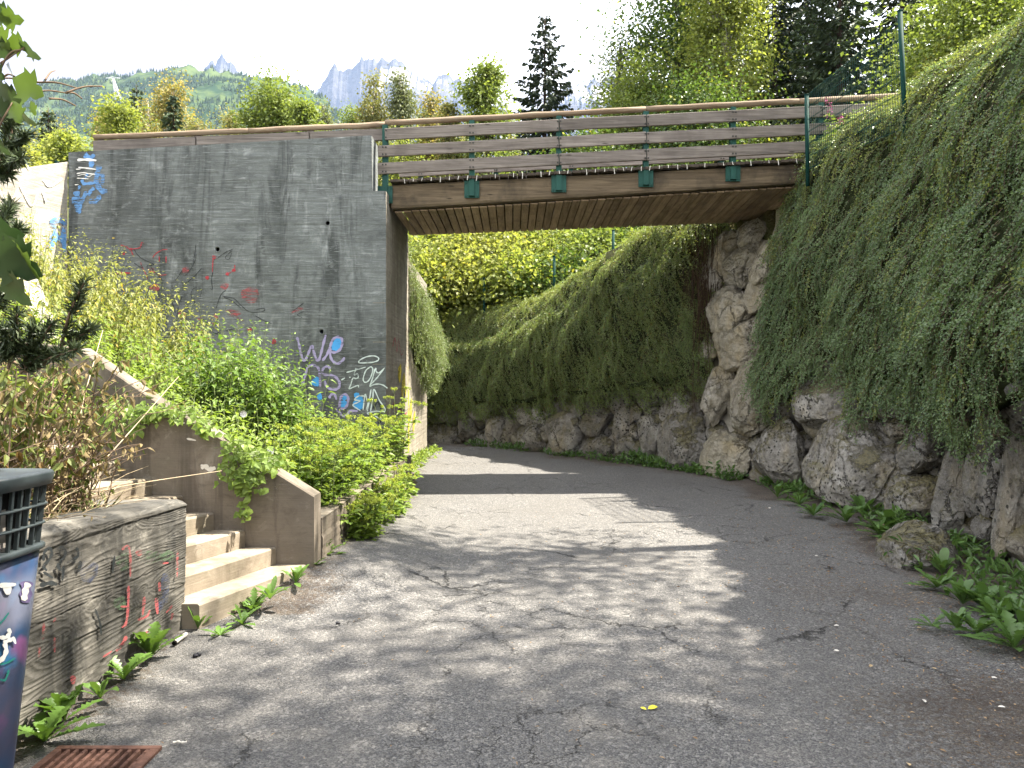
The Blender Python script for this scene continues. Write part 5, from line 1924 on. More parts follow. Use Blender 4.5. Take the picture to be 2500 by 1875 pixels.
for i, (px, top, d, w, kd, lb) in enumerate([
        (585, 268, 40, 150, 'birch', 'hazy olive tree between the low birch and the big maple'), (745, 262, 41, 140, 'grey', 'grey-green tree behind the low maple'),
        (838, 256, 38, 120, 'maple', 'small green tree left of the conical birch'), (928, 258, 39, 130, 'birch', 'small olive tree between the two pale birches'),
        (1020, 262, 38, 120, 'grey', 'small grey-green tree left of the yellowish birch'), (1135, 262, 37, 130, 'maple', 'small green tree left of the upright maple'),
        (1265, 262, 40, 130, 'birch', 'small olive tree between the upright maple and the tall spruce'), (120, 300, 36, 170, 'birch', 'olive tree behind the far left bright maple'),
        (390, 280, 38, 160, 'maple', 'green tree low behind the dark spruces')]):
    broadleaf(lb, px, top, d, w, kd, 4.8, seed=160 + i, n=2600, leaf=.10, group=TG)
# --- the slope seen under the bridge
UG = 'bushes on the slope beyond the bridge'
for i, (px, top, d, w, kd, lb) in enumerate([
        (1060, 545, 24.5, 330, 'lime', 'bright yellow-green bush under the left end of the bridge'),
        (1190, 575, 23.5, 330, 'yellowgreen', 'brightest sunlit bush under the middle of the bridge'),
        (1330, 560, 24.5, 300, 'lime', 'leafy green bush right of the brightest bush'),
        (1450, 590, 22.5, 260, 'maple', 'darker green bush beside the far fence posts'),
        (1560, 540, 24.0, 300, 'deep', 'dark green bush behind the crest of the far shrub bank'),
        (1110, 660, 22.4, 240, 'yellowgreen', 'low yellow-green bush just above the side wall'),
        (1260, 670, 21.9, 240, 'lime', 'low green bush behind the far wall rim'),
        (1000, 600, 21.5, 220, 'lime', 'yellow-green bush behind the spilling shrub'),
        (1370, 650, 21.3, 180, 'deep', 'low dark bush at the foot of the fence posts')]):
    broadleaf(lb, px, top, d, w, kd, None, seed=60 + i, n=4300, leaf=.115, low=.0, group=UG, name='bush', clus=34, spread=.34, cat='bush')
# --- trees over the near path, on the right bank and above the camera: they throw the dappled shade
OG = 'trees overhanging the near path'
broadleaf('leafy tree on the right bank shading the near path', 0, 0, 0, 8.2, 'shade', pos=(8.0, 4.0, 5.3), height=10.0, seed=71, n=15500, leaf=.125, low=.42, clus=120, spread=.20, group=OG)
broadleaf('leafy tree on the right bank behind the camera', 0, 0, 0, 7.0, 'shade', pos=(7.4, -1.6, 5.3), height=9.5, seed=72, n=12000, leaf=.13, low=.42, clus=60, spread=.2, group=OG)
broadleaf('thin tree on the right bank beside the sunlit stretch of path', 0, 0, 0, 3.4, 'shade', pos=(6.15, 8.4, 5.4), height=7.8, seed=73, n=2300, leaf=.11, low=.5, clus=34, spread=.2, group=OG)

# ================================================================== THE FOREST HILL AND THE PEAKS
def ridge_mesh(prof, d0, depth, nu, nv, rough, seed, zfoot, foot_d, pw=1.0, jag=0.0):
    """A mountainside: skyline given as bearings at distance d0, falling towards us to foot_d."""
    prof = np.array(prof, float)
    u = np.linspace(prof[0, 0], prof[-1, 0], nu)
    top_ = np.interp(u, prof[:, 0], prof[:, 1])
    X0 = (u - 1250) / FPX * d0
    Z0 = EYE - (top_ - 937) / FPX * d0
    Z0 = Z0 + jag * fbm(u * .06, 0, 0, 4, seed + 5, .65)
    v = np.linspace(0, 1, nv)
    D = d0 + (foot_d - d0) * v
    Xg = X0[:, None] * (1 - .0 * v[None]) * (D[None] / d0) ** .35
    Zg = zfoot + (Z0[:, None] - zfoot) * (1 - v[None]) ** pw
    amp = rough * np.clip(v[None] * 6, 0, 1) * (1 - v[None] * .6)
    sc_ = 1 / depth
    Zg = Zg + amp * fbm(Xg * sc_, D[None] * sc_ * .5, 0, 5, seed, .55)
    rid = 1 - np.abs(fbm(Xg * sc_ * 1.4 + .3 * fbm(Xg * sc_, D[None] * sc_, 3, 3, seed + 2), D[None] * sc_ * .35, 0, 4, seed + 1, .55))
    Zg = Zg + amp * .9 * (rid - .6)
    Dg_ = np.broadcast_to(D[None], Xg.shape) + amp * .8 * fbm(Xg * sc_ * 1.3, Zg * sc_ * 1.3, 0, 4, seed + 4)
    return np.stack([Xg, Dg_, Zg], -1)


hill_prof = [(-900, 330), (-500, 280), (-250, 255), (0, 228), (60, 222), (120, 200), (190, 192), (230, 186), (262, 180), (300, 188), (370, 176), (450, 163), (510, 170), (560, 178), (600, 186), (680, 192), (735, 205),
             (765, 222), (800, 250), (850, 290), (920, 330), (1000, 372), (1150, 430), (1500, 480), (2200, 500), (3400, 480)]
HD = 1500.0
Hg = ridge_mesh(hill_prof, HD, 260.0, 420, 90, 42.0, 3, 0.0, 420.0, 1.15, 5)
m = MB()
m.grid(Hg, 0, True)
bk = Hg[:, 0].copy()
bk[:, 1] += 700
bk[:, 2] = -20
m.grid(np.stack([bk, Hg[:, 0]], 0), 0, True)
M = Mat('wooded_hillside')
P = M.pos()
a = M.noise(P, .012, 6, .65)
b = M.noise(P, .05, 5, .7)
c = M.mix(M.mapr(M.math('ADD', M.math('MULTIPLY', a, .6), M.math('MULTIPLY', b, .4)), .44, .58), (.018, .034, .016), (.062, .085, .030))
c = M.mix(M.mapr(M.noise(P, .022, 5, .7), .62, .70), c, (.22, .20, .16))
M_HILL = M.done(M.bsdf(c, 1.0, None, .0))
tag(m.build('hill', M_HILL), kind='structure')
# conifers on the hillside: one far-off wood
rng = np.random.default_rng(77)
nt = 15000
iu = np.clip((rng.uniform(0, 1, nt) * 419).astype(int), 0, 418)
vis = (Hg[:, 0, 0] / HD * FPX + 1250 > -250) & (Hg[:, 0, 0] / HD * FPX + 1250 < 1100)
ok = np.where(vis)[0]
iu = rng.choice(ok, nt)
jv = (rng.beta(.9, 2.0, nt) * 70)
j0 = jv.astype(int)
f_ = (jv - j0)[:, None]
Pt = Hg[iu, j0] * (1 - f_) + Hg[iu, j0 + 1] * f_
Pt[:, 0] += rng.uniform(-4, 4, nt)
dens = fbm(Pt[:, 0] / 90, Pt[:, 1] / 90, Pt[:, 2] / 60, 3, 12)
hz = Pt[:, 2] / 640.0
keep = (dens > -.22 + .55 * np.clip(hz - .86, 0, 1) / .12) | ((j0 == 0) & (rng.uniform(0, 1, nt) < .35) & (Pt[:, 0] < -480))
Pt = Pt[keep]
nt = len(Pt)
hts = rng.uniform(5.5, 12, nt) * np.clip(1.35 - .6 * Pt[:, 2] / 620, .6, 1.2)
ws = hts * rng.uniform(.17, .26, nt)
m = MB()
ang = np.array([0, 2.1, 4.2])
a_ = rng.uniform(0, 6.28, nt)
Vt = np.zeros((nt, 7, 3))
for k in range(3):
    Vt[:, k] = Pt + np.stack([ws * np.cos(a_ + ang[k]), ws * np.sin(a_ + ang[k]), hts * .02], -1)
    Vt[:, 3 + k] = Pt + np.stack([ws * .62 * np.cos(a_ + ang[k] + 1), ws * .62 * np.sin(a_ + ang[k] + 1), hts * .42], -1)
Vt[:, 6] = Pt + np.stack([0 * ws, 0 * ws, hts], -1)
Ft = np.array([[0, 1, 3], [1, 4, 3], [1, 2, 4], [2, 5, 4], [2, 0, 5], [0, 3, 5], [3, 4, 6], [4, 5, 6], [5, 3, 6]])
m.add(Vt.reshape(-1, 3), (Ft[None] + (np.arange(nt) * 7)[:, None, None]).reshape(-1, 3))
M_WOOD = mat_leaf('far_conifers', (.014, .028, .014), (.045, .065, .026), .0, .9, 0.0)
tag(m.build('hillside_forest', M_WOOD), 'far conifer forest covering the hazy green hillside', 'forest', kind='stuff')


def mat_peak(name, base, dark, snow_amt):
    M = Mat(name)
    P = M.pos()
    a = M.noise(P, .006, 7, .68)
    st = M.noise(M.map(P, (.012, .012, .006), rot=(.3, .5, 0)), 1.0, 7, .7, 1.2)
    c = M.mix(M.mapr(a, .38, .62), dark, base)
    c = M.mix(M.mapr(st, .52, .64, 0, .6), c, tuple(v * 1.35 for v in base))
    nz = M.n('SeparateXYZ', {0: M.n('NewGeometry').outputs['Normal']}).outputs['Z']
    pz = M.n('SeparateXYZ', {0: P}).outputs['Z']
    sn = M.math('MULTIPLY', M.mapr(nz, .50, .66), M.mapr(M.noise(P, .004, 4, .6), .50, .56))
    sn = M.math('MULTIPLY', sn, M.mapr(pz, 900, 1250))
    c = M.mix(M.math('MULTIPLY', sn, snow_amt), c, (.55, .55, .57))
    return M.done(M.bsdf(c, .95, M.bump(M.noise(P, .018, 7, .7), 1.0, 30.0), .05))


M_PEAK = mat_peak('granite_peak', (.105, .100, .100), (.040, .039, .043), .8)
PK = 4000.0


def peak(label, prof, foot, seed, d0=PK, rough=190.0, nu=300):
    G_ = ridge_mesh(prof, d0, 520.0, nu, 62, rough, seed, 150.0, foot, 1.25, 14)
    m_ = MB()
    m_.grid(G_, 0, False)
    bk_ = G_[:, 0].copy()
    bk_[:, 1] += 900
    bk_[:, 2] = 100
    m_.grid(np.stack([bk_, G_[:, 0]], 0), 0, False)
    o = m_.build('mountain', M_PEAK)
    tag(o, label, kind='structure')


peak('jagged granite peaks with snow patches above the middle trees',
     [(560, 420), (640, 330), (720, 262), (765, 221), (780, 214), (792, 190), (806, 170), (817, 159), (824, 164), (828, 177), (838, 181), (856, 168), (868, 152), (876, 147), (883, 136), (889, 148), (897, 139), (905, 143), (914, 138),
      (921, 150), (935, 148), (944, 146), (951, 142), (968, 141), (978, 152), (990, 162), (1015, 179), (1030, 190), (1044, 198), (1056, 206), (1068, 195), (1076, 189), (1086, 187), (1098, 185), (1106, 190), (1117, 192), (1133, 196), (1150, 194),
      (1180, 215), (1230, 262), (1290, 300), (1360, 340), (1430, 400)], 2600.0, 5)
peak('cluster of rock needles behind the forest hill', [(480, 215), (498, 172), (505, 162), (517, 150), (522, 153), (526, 159), (535, 146), (544, 137), (550, 144), (556, 156), (560, 160), (563, 154), (568, 162), (574, 160), (578, 166), (584, 178), (605, 215)], 3000.0, 9, nu=120, rough=110)
peak('small rock dome behind the left shoulder of the hill', [(205, 232), (226, 182), (232, 176), (246, 172), (256, 174), (263, 181), (280, 232)], 3000.0, 13, nu=80, rough=90)
peak('snowy ridge right of the tall spruce', [(1290, 330), (1340, 255), (1387, 209), (1402, 204), (1418, 199), (1436, 201), (1452, 196), (1500, 190), (1580, 210), (1700, 260), (1900, 330)], 2600.0, 17)

# lattice pylon on the hillside
py_ = thing('power_pylon', 'pale lattice power pylon standing on the forest hill', 'pylon', (0, 0, 0))
pb = at(292, 250, 1180)
ptp = at(276, 191, 1180)
py_.location = tuple(pb)
M_PYL = mat_plain('galvanised_steel', (.55, .56, .58), .5)
m = MB()
Hh = ptp[2] - pb[2]
corner = lambda f, k: np.array([ptp[0] * f + pb[0] * (1 - f) + (4.2 * (1 - f) + .7 * f) * (1 if k in (0, 3) else -1), pb[1] + (4.2 * (1 - f) + .7 * f) * (1 if k < 2 else -1), pb[2] + Hh * f])
for k in range(4):
    m.tube([corner(0, k), corner(1, k)], .32, 4)
lv = np.linspace(0, 1, 8)
for a, b in zip(lv[:-1], lv[1:]):
    for k in range(4):
        m.tube([corner(a, k), corner(b, (k + 1) % 4)], .17, 3)
        m.tube([corner(b, k), corner(a, (k + 1) % 4)], .17, 3)
m.build('lattice_mast', M_PYL, py_, pb)
m = MB()
m.tube([ptp + [-11, 0, .5], ptp + [11, 0, .5]], .45, 4)
for sx in (-1, 1):
    m.tube([ptp + [11 * sx, 0, .5], ptp + [0, 0, 2.6]], .25, 3)
m.build('crossarm', M_PYL, py_, pb)

# ================================================================== THE GREEN BED ON THE LEFT
M_NETTLE = mat_leaf('nettle_leaf', (0.105, 0.173, 0.033), (0.203, 0.270, 0.051), .42, .5, .3)
M_NETTLE_D = mat_leaf('darker_nettle_leaf', (0.060, 0.120, 0.027), (0.143, 0.217, 0.045), .40, .46, .35)
M_NETTLE_P = mat_leaf('pale_drooping_leaf', (0.138, 0.174, 0.052), (0.261, 0.268, 0.087), .40, .55, .25, rare=(.36, .27, .05), rare_amt=.04)
M_UMBEL = mat_leaf('lime_umbel', (0.182, 0.245, 0.042), (0.322, 0.364, 0.077), .45, .6, .2)
M_BIND = mat_leaf('bindweed_leaf', (0.105, 0.182, 0.034), (0.210, 0.287, 0.056), .46, .45, .3)
M_GSTEM = mat_plain('green_stem', (.095, .120, .045), .6)
M_WHITE = mat_plain('white_petal', (.75, .74, .72), .6)


def bed_z(x):
    return np.clip(.30 + .50 * (-1.75 - x), .2, 3.0)


def nettles(m_, n, xr, yr, hr, leafL, npair, rng, droop=.35, lean=(0, 0), z=None, mi_leaf=0, mi_stem=1, w=.46, tpl=LEAF_POINT, hfun=None):
    for _ in range(n):
        x, y = rng.uniform(*xr), rng.uniform(*yr)
        z0 = float(bed_z(x)) if z is None else z
        h = rng.uniform(*hr) * (1 if hfun is None else hfun(x, y))
        ln = np.array([rng.normal(lean[0], .13), rng.normal(lean[1], .13)])
        tt_ = np.linspace(0, 1, 6)
        st_ = np.stack([x + ln[0] * h * tt_ ** 1.6, y + ln[1] * h * tt_ ** 1.6, z0 - .03 + h * tt_ * (1 - .08 * tt_)], -1)
        m_.tube(st_, np.linspace(.006, .002, 6), 3, mi_stem, False, False)
        f = np.linspace(.14, 1.0, npair)
        P0 = np.stack([np.interp(f, tt_, st_[:, k]) for k in range(3)], -1)
        a = rng.uniform(0, 3.14) + np.arange(npair) * 1.5708 + rng.normal(0, .25, npair)
        sz = leafL * (1.05 - .62 * np.abs(f - .45) ** 1.0) * np.where(f > .9, .55, 1)
        for sgn in (0, np.pi):
            D = np.stack([np.cos(a + sgn), np.sin(a + sgn), -droop + .8 * (f > .88) + rng.normal(0, .22, npair)], -1)
            N = np.stack([np.cos(a + sgn) * .35, np.sin(a + sgn) * .35, np.ones(npair)], -1) + rng.normal(0, .25, (npair, 3))
            leaves(m_, P0 + D * .02, D, N, sz * rng.uniform(.8, 1.15, npair), sz * w, tpl, mi_leaf)


BG = 'wild plants in the bed by the abutment'


def plant(name, label, cat, mats, fill, loc, group=BG):
    m_ = MB()
    fill(m_)
    return tag(m_.build(name, mats, None, loc), label, cat, group)


rg = np.random.default_rng(21)
plant('tall_nettles', 'tall pale drooping weeds at the upper left, against the wing wall', 'weeds', [M_NETTLE_P, M_GSTEM],
      lambda m_: nettles(m_, 150, (-6.7, -4.9), (8.6, 10.8), (.8, 1.50), .085, 17, rg, .95, (.10, -.05)), (-5.7, 9.6, 2))
plant('tall_nettles', 'tall drooping weeds leaning over in front of the red scrawl', 'weeds', [M_NETTLE_P, M_GSTEM],
      lambda m_: nettles(m_, 95, (-5.2, -3.9), (8.4, 10.0), (.7, 1.35), .085, 16, rg, .9, (.34, -.05)), (-4.5, 9.2, 1.7))
plant('weed_clump', 'pale weeds with yellow leaves behind the upper stair wall', 'weeds', [M_NETTLE_P, M_GSTEM],
      lambda m_: nettles(m_, 110, (-5.9, -4.3), (7.2, 8.5), (.5, 1.05), .085, 14, rg, .7, (.05, 0)), (-5.2, 8, 2))
plant('nettle_clump', 'yellow-green nettles behind the middle stair wall', 'weeds', [M_NETTLE, M_GSTEM],
      lambda m_: nettles(m_, 190, (-4.9, -3.2), (7.0, 8.6), (.45, .95), .095, 12, rg, .3), (-4, 7.8, 1.3))
plant('nettle_clump', 'green nettles along the foot of the abutment', 'weeds', [M_NETTLE, M_GSTEM],
      lambda m_: nettles(m_, 150, (-4.5, -2.6), (8.6, 10.6), (.40, .80), .10, 10, rg, .3), (-3.5, 9.6, 1))
plant('nettle_clump', 'big dark nettle bush hiding the left of the lilac writing', 'weeds', [M_NETTLE_D, M_GSTEM],
      lambda m_: (nettles(m_, 130, (-3.3, -2.25), (7.6, 8.9), (.85, 1.45), .115, 15, rg, .25, hfun=lambda x, y: 1.15 - .35 * abs(x + 2.7)),
                  nettles(m_, 5, (-2.80, -2.62), (8.1, 8.5), (1.42, 1.58), .12, 15, rg, .2)), (-2.75, 8.3, .8))
plant('nettle_clump', 'broad-leaved nettles just behind the lowest stair wall', 'weeds', [M_NETTLE, M_GSTEM],
      lambda m_: nettles(m_, 240, (-4.3, -1.80), (6.40, 7.7), (.45, .85), .095, 12, rg, .2, hfun=lambda x, y: np.interp(x, [-4.3, -3.4, -2.4, -1.85], [.45, .75, 1.1, .9])), (-2.6, 7, .7))
plant('nettle_clump', 'green weeds in front of the abutment corner', 'weeds', [M_NETTLE, M_GSTEM],
      lambda m_: nettles(m_, 130, (-2.6, -1.75), (8.6, 11.2), (.35, .75), .10, 10, rg, .25), (-2.1, 9.9, .6))


def umbels(m_, n, xr, yr, hr, rng, z=.3):
    for _ in range(n):
        x, y = rng.uniform(*xr), rng.uniform(*yr)
        h = rng.uniform(*hr)
        z0 = z
        ln = np.array([rng.normal(.12, .18), rng.normal(-.02, .15)])
        tt_ = np.linspace(0, 1, 5)
        st_ = np.stack([x + ln[0] * h * tt_, y + ln[1] * h * tt_, z0 + h * tt_], -1)
        m_.tube(st_, np.linspace(.006, .003, 5), 3, 1, False, False)
        tip = st_[-1]
        k = rng.integers(4, 8)
        for q in range(k):                                  # a dome of little heads
            a, r = rng.uniform(0, 6.28), rng.uniform(.02, .09)
            c_ = tip + [r * math.cos(a), r * math.sin(a), .03 + .02 * rng.uniform() - r * .3]
            m_.tube([tip - [0, 0, .05], c_], .0018, 3, 1, False, False)
            d_ = rand_dirs(16, rng)
            leaves(m_, c_ + d_ * .006, d_, rand_dirs(16, rng), .022, .018, LEAF_SMALL, 2)
        nl = 11
        f = rng.uniform(.1, .92, nl)
        P0 = np.stack([np.interp(f, tt_, st_[:, j]) for j in range(3)], -1)
        a = rng.uniform(0, 6.28, nl)
        for j in range(3):
            aa = a + (j - 1) * .75
            D = np.stack([np.cos(aa), np.sin(aa), rng.uniform(-.2, .5, nl)], -1)
            leaves(m_, P0 + np.stack([np.cos(a), np.sin(a), 0 * a + .2], -1) * .06, D, np.array([0, 0, 1.0]) + rng.normal(0, .3, (nl, 3)), .085 * rng.uniform(.7, 1.2, nl), .048, LEAF_POINT, 0)


plant('ground_elder', 'lime green umbel plants bulging over the path edge left of the bridge', 'weeds', [M_BIND, M_GSTEM, M_UMBEL],
      lambda m_: (umbels(m_, 120, (-2.2, -1.60), (6.8, 9.2), (.35, .90), rg), umbels(m_, 70, (-1.60, -1.33), (6.95, 10.4), (.15, .42), rg, .08)), (-1.8, 8, .3))
plant('ground_elder', 'lime green umbel plants at the foot of the abutment corner', 'weeds', [M_BIND, M_GSTEM, M_UMBEL],
      lambda m_: (umbels(m_, 50, (-2.1, -1.60), (9.2, 11.5), (.35, .85), rg), umbels(m_, 9, (-1.75, -1.60), (10.4, 11.4), (.95, 1.25), rg)), (-1.8, 10.3, .3))


def dangling(m_, rng, n, xr, ztop, lr, y, leafL=.06):
    for _ in range(n):
        x, L_ = rng.uniform(*xr), rng.uniform(*lr)
        tt_ = np.linspace(0, 1, 7)
        z0 = ztop(x)
        st_ = np.stack([x + .05 * np.sin(tt_ * 5 + x * 9) + rng.normal(0, .06) * tt_, y - .03 - .05 * np.sin(np.pi * tt_ * .5) + .18 * (1 - tt_) ** 3, z0 + .05 - L_ * tt_], -1)
        m_.tube(st_, .002, 3, 1, False, False)
        nl = int(L_ * 42) + 3
        f = rng.uniform(0, 1, nl)
        P0 = np.stack([np.interp(f, tt_, st_[:, k]) for k in range(3)], -1) + rng.normal(0, .018, (nl, 3)) * [1.6, .4, 1]
        D = np.stack([rng.normal(0, .7, nl), rng.normal(-.35, .2, nl), rng.normal(-.7, .4, nl)], -1)
        N = np.array([.2, -1.0, .6]) + rng.normal(0, .3, (nl, 3))
        sz = leafL * rng.uniform(.6, 1.2, nl)
        leaves(m_, P0, D, N, sz, sz * .85, LEAF_POINT, 0)


cz = lambda x: float(np.interp(x, [-2.63, -1.565], [1.375, .715]))
plant('bindweed', 'bindweed trailing down over the lowest stair wall', 'climber', [M_BIND, M_GSTEM],
      lambda m_: (dangling(m_, rg, 22, (-2.20, -1.98), cz, (.10, .34), 6.07), dangling(m_, rg, 3, (-2.15, -2.06), cz, (.5, .62), 6.07), dangling(m_, rg, 60, (-2.95, -1.9), cz, (.0, .10), 6.07), dangling(m_, rg, 70, (-4.3, -2.85), cz, (.02, .22), 6.07)), (-2.2, 6.1, 1))
plant('weed_clump', 'low weeds between the lowest stair wall and the bed edging', 'weeds', [M_NETTLE, M_GSTEM],
      lambda m_: nettles(m_, 60, (-1.55, -1.30), (6.9, 9.8), (.10, .30), .07, 7, rg, .1, z=0.0), (-1.4, 7.5, 0))
for (px, py_, d_) in ((596, 1010, 6.6), (662, 1100, 6.5), (480, 912, 8.0)):
    c_ = at(px, py_, d_)
    m = MB()
    a = np.linspace(0, 2 * np.pi, 11)[:-1]
    rim = c_ + np.stack([.030 * np.cos(a), -.016 + 0 * a, .030 * np.sin(a)], -1)
    mid = c_ + np.stack([.012 * np.cos(a), .008 + 0 * a, .012 * np.sin(a)], -1)
    G = np.stack([mid, rim], 0)
    G = np.concatenate([G, G[:, :1]], 1)
    m.grid(G, 0, True)
    m.add(mid, [np.arange(10)])
    tag(m.build('bindweed_flower', M_WHITE, None, c_), {596: 'white bindweed flower in the middle of the green bed', 662: 'white bindweed flower low above the lowest stair wall', 480: 'small white bindweed flower in the upper bed'}[px], 'flower', 'bindweed flowers')

# ================================================================== DRY SHRUB ABOVE THE NEAR RETAINING WALL
M_DRYLEAF = mat_leaf('withering_leaf', (.120, .095, .045), (.240, .185, .090), .30, .6, .2, rare=(.085, .11, .028), rare_amt=.35, tint=1.1)
M_OLIVE = mat_leaf('olive_leaf', (0.072, 0.102, 0.026), (0.150, 0.174, 0.043), .38, .55, .25, rare=(.16, .10, .035), rare_amt=.15)
M_STRAW = mat_plain('dry_straw', (.46, .37, .24), .8)
M_TWIG = mat_plain('brown_twig', (.15, .105, .07), .85)


def arching(m_, rng, n, xr, yr, z, hr, reach, nl, leafL, mi=0):
    for _ in range(n):
        x, y = rng.uniform(*xr), rng.uniform(*yr)
        h = rng.uniform(*hr)
        a = rng.normal(.15, 1.0)
        rc = rng.uniform(*reach)
        tt_ = np.linspace(0, 1, 8)
        st_ = np.stack([x + math.cos(a) * rc * tt_ ** 1.5, y + math.sin(a) * rc * .7 * tt_ ** 1.5, z + h * (1.25 * tt_ - .42 * tt_ ** 2.6)], -1)
        st_ += rng.normal(0, .012, st_.shape)
        m_.tube(st_, np.linspace(.0055, .0016, 8), 4, 1, False, False)
        f = rng.uniform(.25, 1.0, nl)
        P0 = np.stack([np.interp(f, tt_, st_[:, k]) for k in range(3)], -1)
        D = np.stack([rng.normal(.1, .55, nl), rng.normal(0, .55, nl), rng.normal(-.9, .45, nl)], -1)
        N = rng.normal(0, 1, (nl, 3)) + [0, -.3, .3]
        sz = leafL * rng.uniform(.55, 1.2, nl)
        leaves(m_, P0, D, N, sz, sz * .42, LEAF_POINT, mi)


SG = 'shrubs above the near retaining wall'
rg = np.random.default_rng(45)
plant('dry_shrub', 'withering brown shrub spreading over the stairs above the retaining wall', 'shrub', [M_DRYLEAF, M_TWIG],
      lambda m_: (arching(m_, rg, 130, (-3.4, -2.5), (3.9, 4.75), .84, (.45, 1.20), (.1, .65), 18, .060), arching(m_, rg, 130, (-3.1, -2.45), (3.7, 4.75), .84, (.12, .6), (.1, .5), 6, .05)), (-2.9, 4.3, .84), SG)
plant('dry_shrub', 'olive leaved shrub at the left edge above the bin', 'shrub', [M_OLIVE, M_TWIG],
      lambda m_: arching(m_, rg, 85, (-3.3, -2.5), (3.2, 4.1), .84, (.35, 1.15), (.05, .45), 20, .07), (-2.9, 3.6, .84), SG)


def straw(m_, rng, n):
    for _ in range(n):
        x, y = rng.uniform(-3.4, -2.42), rng.uniform(3.2, 4.78)
        a, L_ = rng.uniform(0, 6.28), rng.uniform(.10, .42)
        e = rng.uniform(.1, 1.0)
        p0 = np.array([x, y, .84])
        p2 = p0 + [math.cos(a) * L_, math.sin(a) * L_, L_ * e * .7]
        m_.tube(spline([p0, (p0 + p2) / 2 + [0, 0, .06 * e], p2], 3), np.linspace(.0028, .0012, 7), 3, 0, False, False)


m = MB()
straw(m, rg, 900)
for p in ([(-2.62, 4.6, .9), (-2.45, 4.9, 1.25), (-2.30, 5.4, 1.62)], [(-2.75, 4.55, .9), (-2.5, 4.8, 1.0), (-1.95, 5.1, 1.05)], [(-2.7, 4.6, .95), (-2.8, 4.9, 1.4), (-2.95, 5.6, 2.0)]):
    m.tube(spline(np.array(p) + rg.normal(0, .03, (3, 3)), 6), np.linspace(.0045, .002, 13), 5)
tag(m.build('dry_grass', M_STRAW), 'dry straw and dead stalks on top of the near retaining wall', 'dry grass', kind='stuff')
m = MB()
for _ in range(420):
    x, y = rg.uniform(-3.2, -2.42), rg.uniform(2.6, 4.75)
    a = rg.uniform(0, 6.28)
    L_ = rg.uniform(.06, .2)
    leaves(m, [[x, y, .83]], [[math.cos(a), math.sin(a), 1.2]], [[math.sin(a), 1, .3]], L_, .008)
tag(m.build('green_grass', M_OLIVE), 'short green grass among the straw above the retaining wall', 'grass', kind='stuff')

# ================================================================== PINE TWIGS AND SYCAMORE AT THE LEFT EDGE
M_PINE = mat_leaf('pine_needle', (.026, .046, .022), (.070, .095, .042), .10, .45, .4, tint=1.0)
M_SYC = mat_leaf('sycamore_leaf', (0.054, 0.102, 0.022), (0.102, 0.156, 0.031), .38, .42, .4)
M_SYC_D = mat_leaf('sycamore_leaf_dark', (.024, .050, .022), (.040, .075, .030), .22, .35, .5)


def pine_shoot(m_, p0, p1, rng, nl=.055, n=230):
    p0, p1 = np.asarray(p0), np.asarray(p1)
    m_.tube(spline([p0, (p0 + p1) / 2 + rng.normal(0, .01, 3), p1], 4), np.linspace(.007, .004, 9), 5, 1, False)
    q = rng.uniform(.15, 1.02, n)[:, None]
    ax = unit(p1 - p0)
    D = rand_dirs(n, rng) + ax * .75
    leaves(m_, p0 * (1 - q) + p1 * q, D, rand_dirs(n, rng), nl * rng.uniform(.7, 1.15, n), .0032, LEAF_SMALL, 0)


rg = np.random.default_rng(64)
pd = 3.0
pr = thing('pine_sapling', 'dark juvenile pine with bristly shoots at the left edge above the bin', 'pine', (-2.75, 3.3, .84))
pro = np.array(pr.location)
m = MB()
root = np.array([-2.75, 3.3, .84])
j1 = at(-60, 760, 3.1)
m.tube(spline([root, (root + j1) / 2 + [-.05, 0, 0], j1, at(-90, 420, 3.1), at(-60, 250, 3.1)], 6), np.linspace(.022, .008, 25), 8, 0)
for a, b in ((j1, at(60, 905, 3.1)), (at(-70, 620, 3.1), at(20, 600, 3.1)), (at(60, 905, 3.1), at(150, 840, 3.05)), (at(-85, 420, 3.1), at(5, 390, 3.0))):
    m.tube(spline([a, (a + b) / 2 + [0, 0, -.03], b], 5), np.linspace(.011, .006, 11), 6, 0)
m.build('trunk', M_TWIG, pr, pro)
m = MB()
for (x0, y0, x1, y1) in ((150, 842, 205, 690), (150, 842, 225, 800), (60, 905, 85, 800), (55, 900, 125, 790), (30, 880, 40, 765), (0, 600, 45, 560), (0, 380, 62, 330), (0, 390, 30, 300), (0, 400, 55, 385), (0, 560, 25, 500),
                         (20, 900, 10, 800), (50, 910, 110, 860), (-20, 760, 30, 700), (100, 880, 190, 850), (0, 300, 14, 240), (-10, 880, 45, 840), (-20, 430, 20, 420)):
    pine_shoot(m, at(x0, y0, 3.05), at(x1, y1, 3.0 + rg.normal(0, .06)), rg)
m.build('needles', [M_PINE, M_TWIG], pr, pro)
m = MB()
for (x0, y0, x1, y1) in ((-60, 250, 70, 228), (70, 228, 160, 226), (160, 226, 250, 210), (85, 200, 190, 215), (110, 195, 135, 172), (120, 240, 185, 258), (-20, 190, 90, 205), (160, 226, 200, 240)):
    a, b = at(x0, y0, 3.4), at(x1, y1, 3.5)
    m.tube(spline([a, (a + b) / 2 + [0, 0, .012], b], 5), np.linspace(.005, .003, 11), 5, 0)
tag(m.build('bare_twig', M_TWIG, None, at(0, 228, 3.4)), 'thin bare dead branch reaching across the hill view at upper left', 'branch')

sy = thing('sycamore', 'sycamore sapling with large lobed leaves reaching in at the left edge', 'sapling', (-2.55, 2.45, .84))
syo = np.array(sy.location)
SYC = np.array([[0, .0], [.06, -.10], [.30, -.36], [.24, -.50], [.46, -.40], [.50, -.60], [.66, -.34], [.70, -.20], [.84, -.22], [1.0, 0], [.84, .22], [.70, .20], [.66, .34], [.50, .60], [.46, .40], [.24, .50], [.30, .36], [.06, .10]])


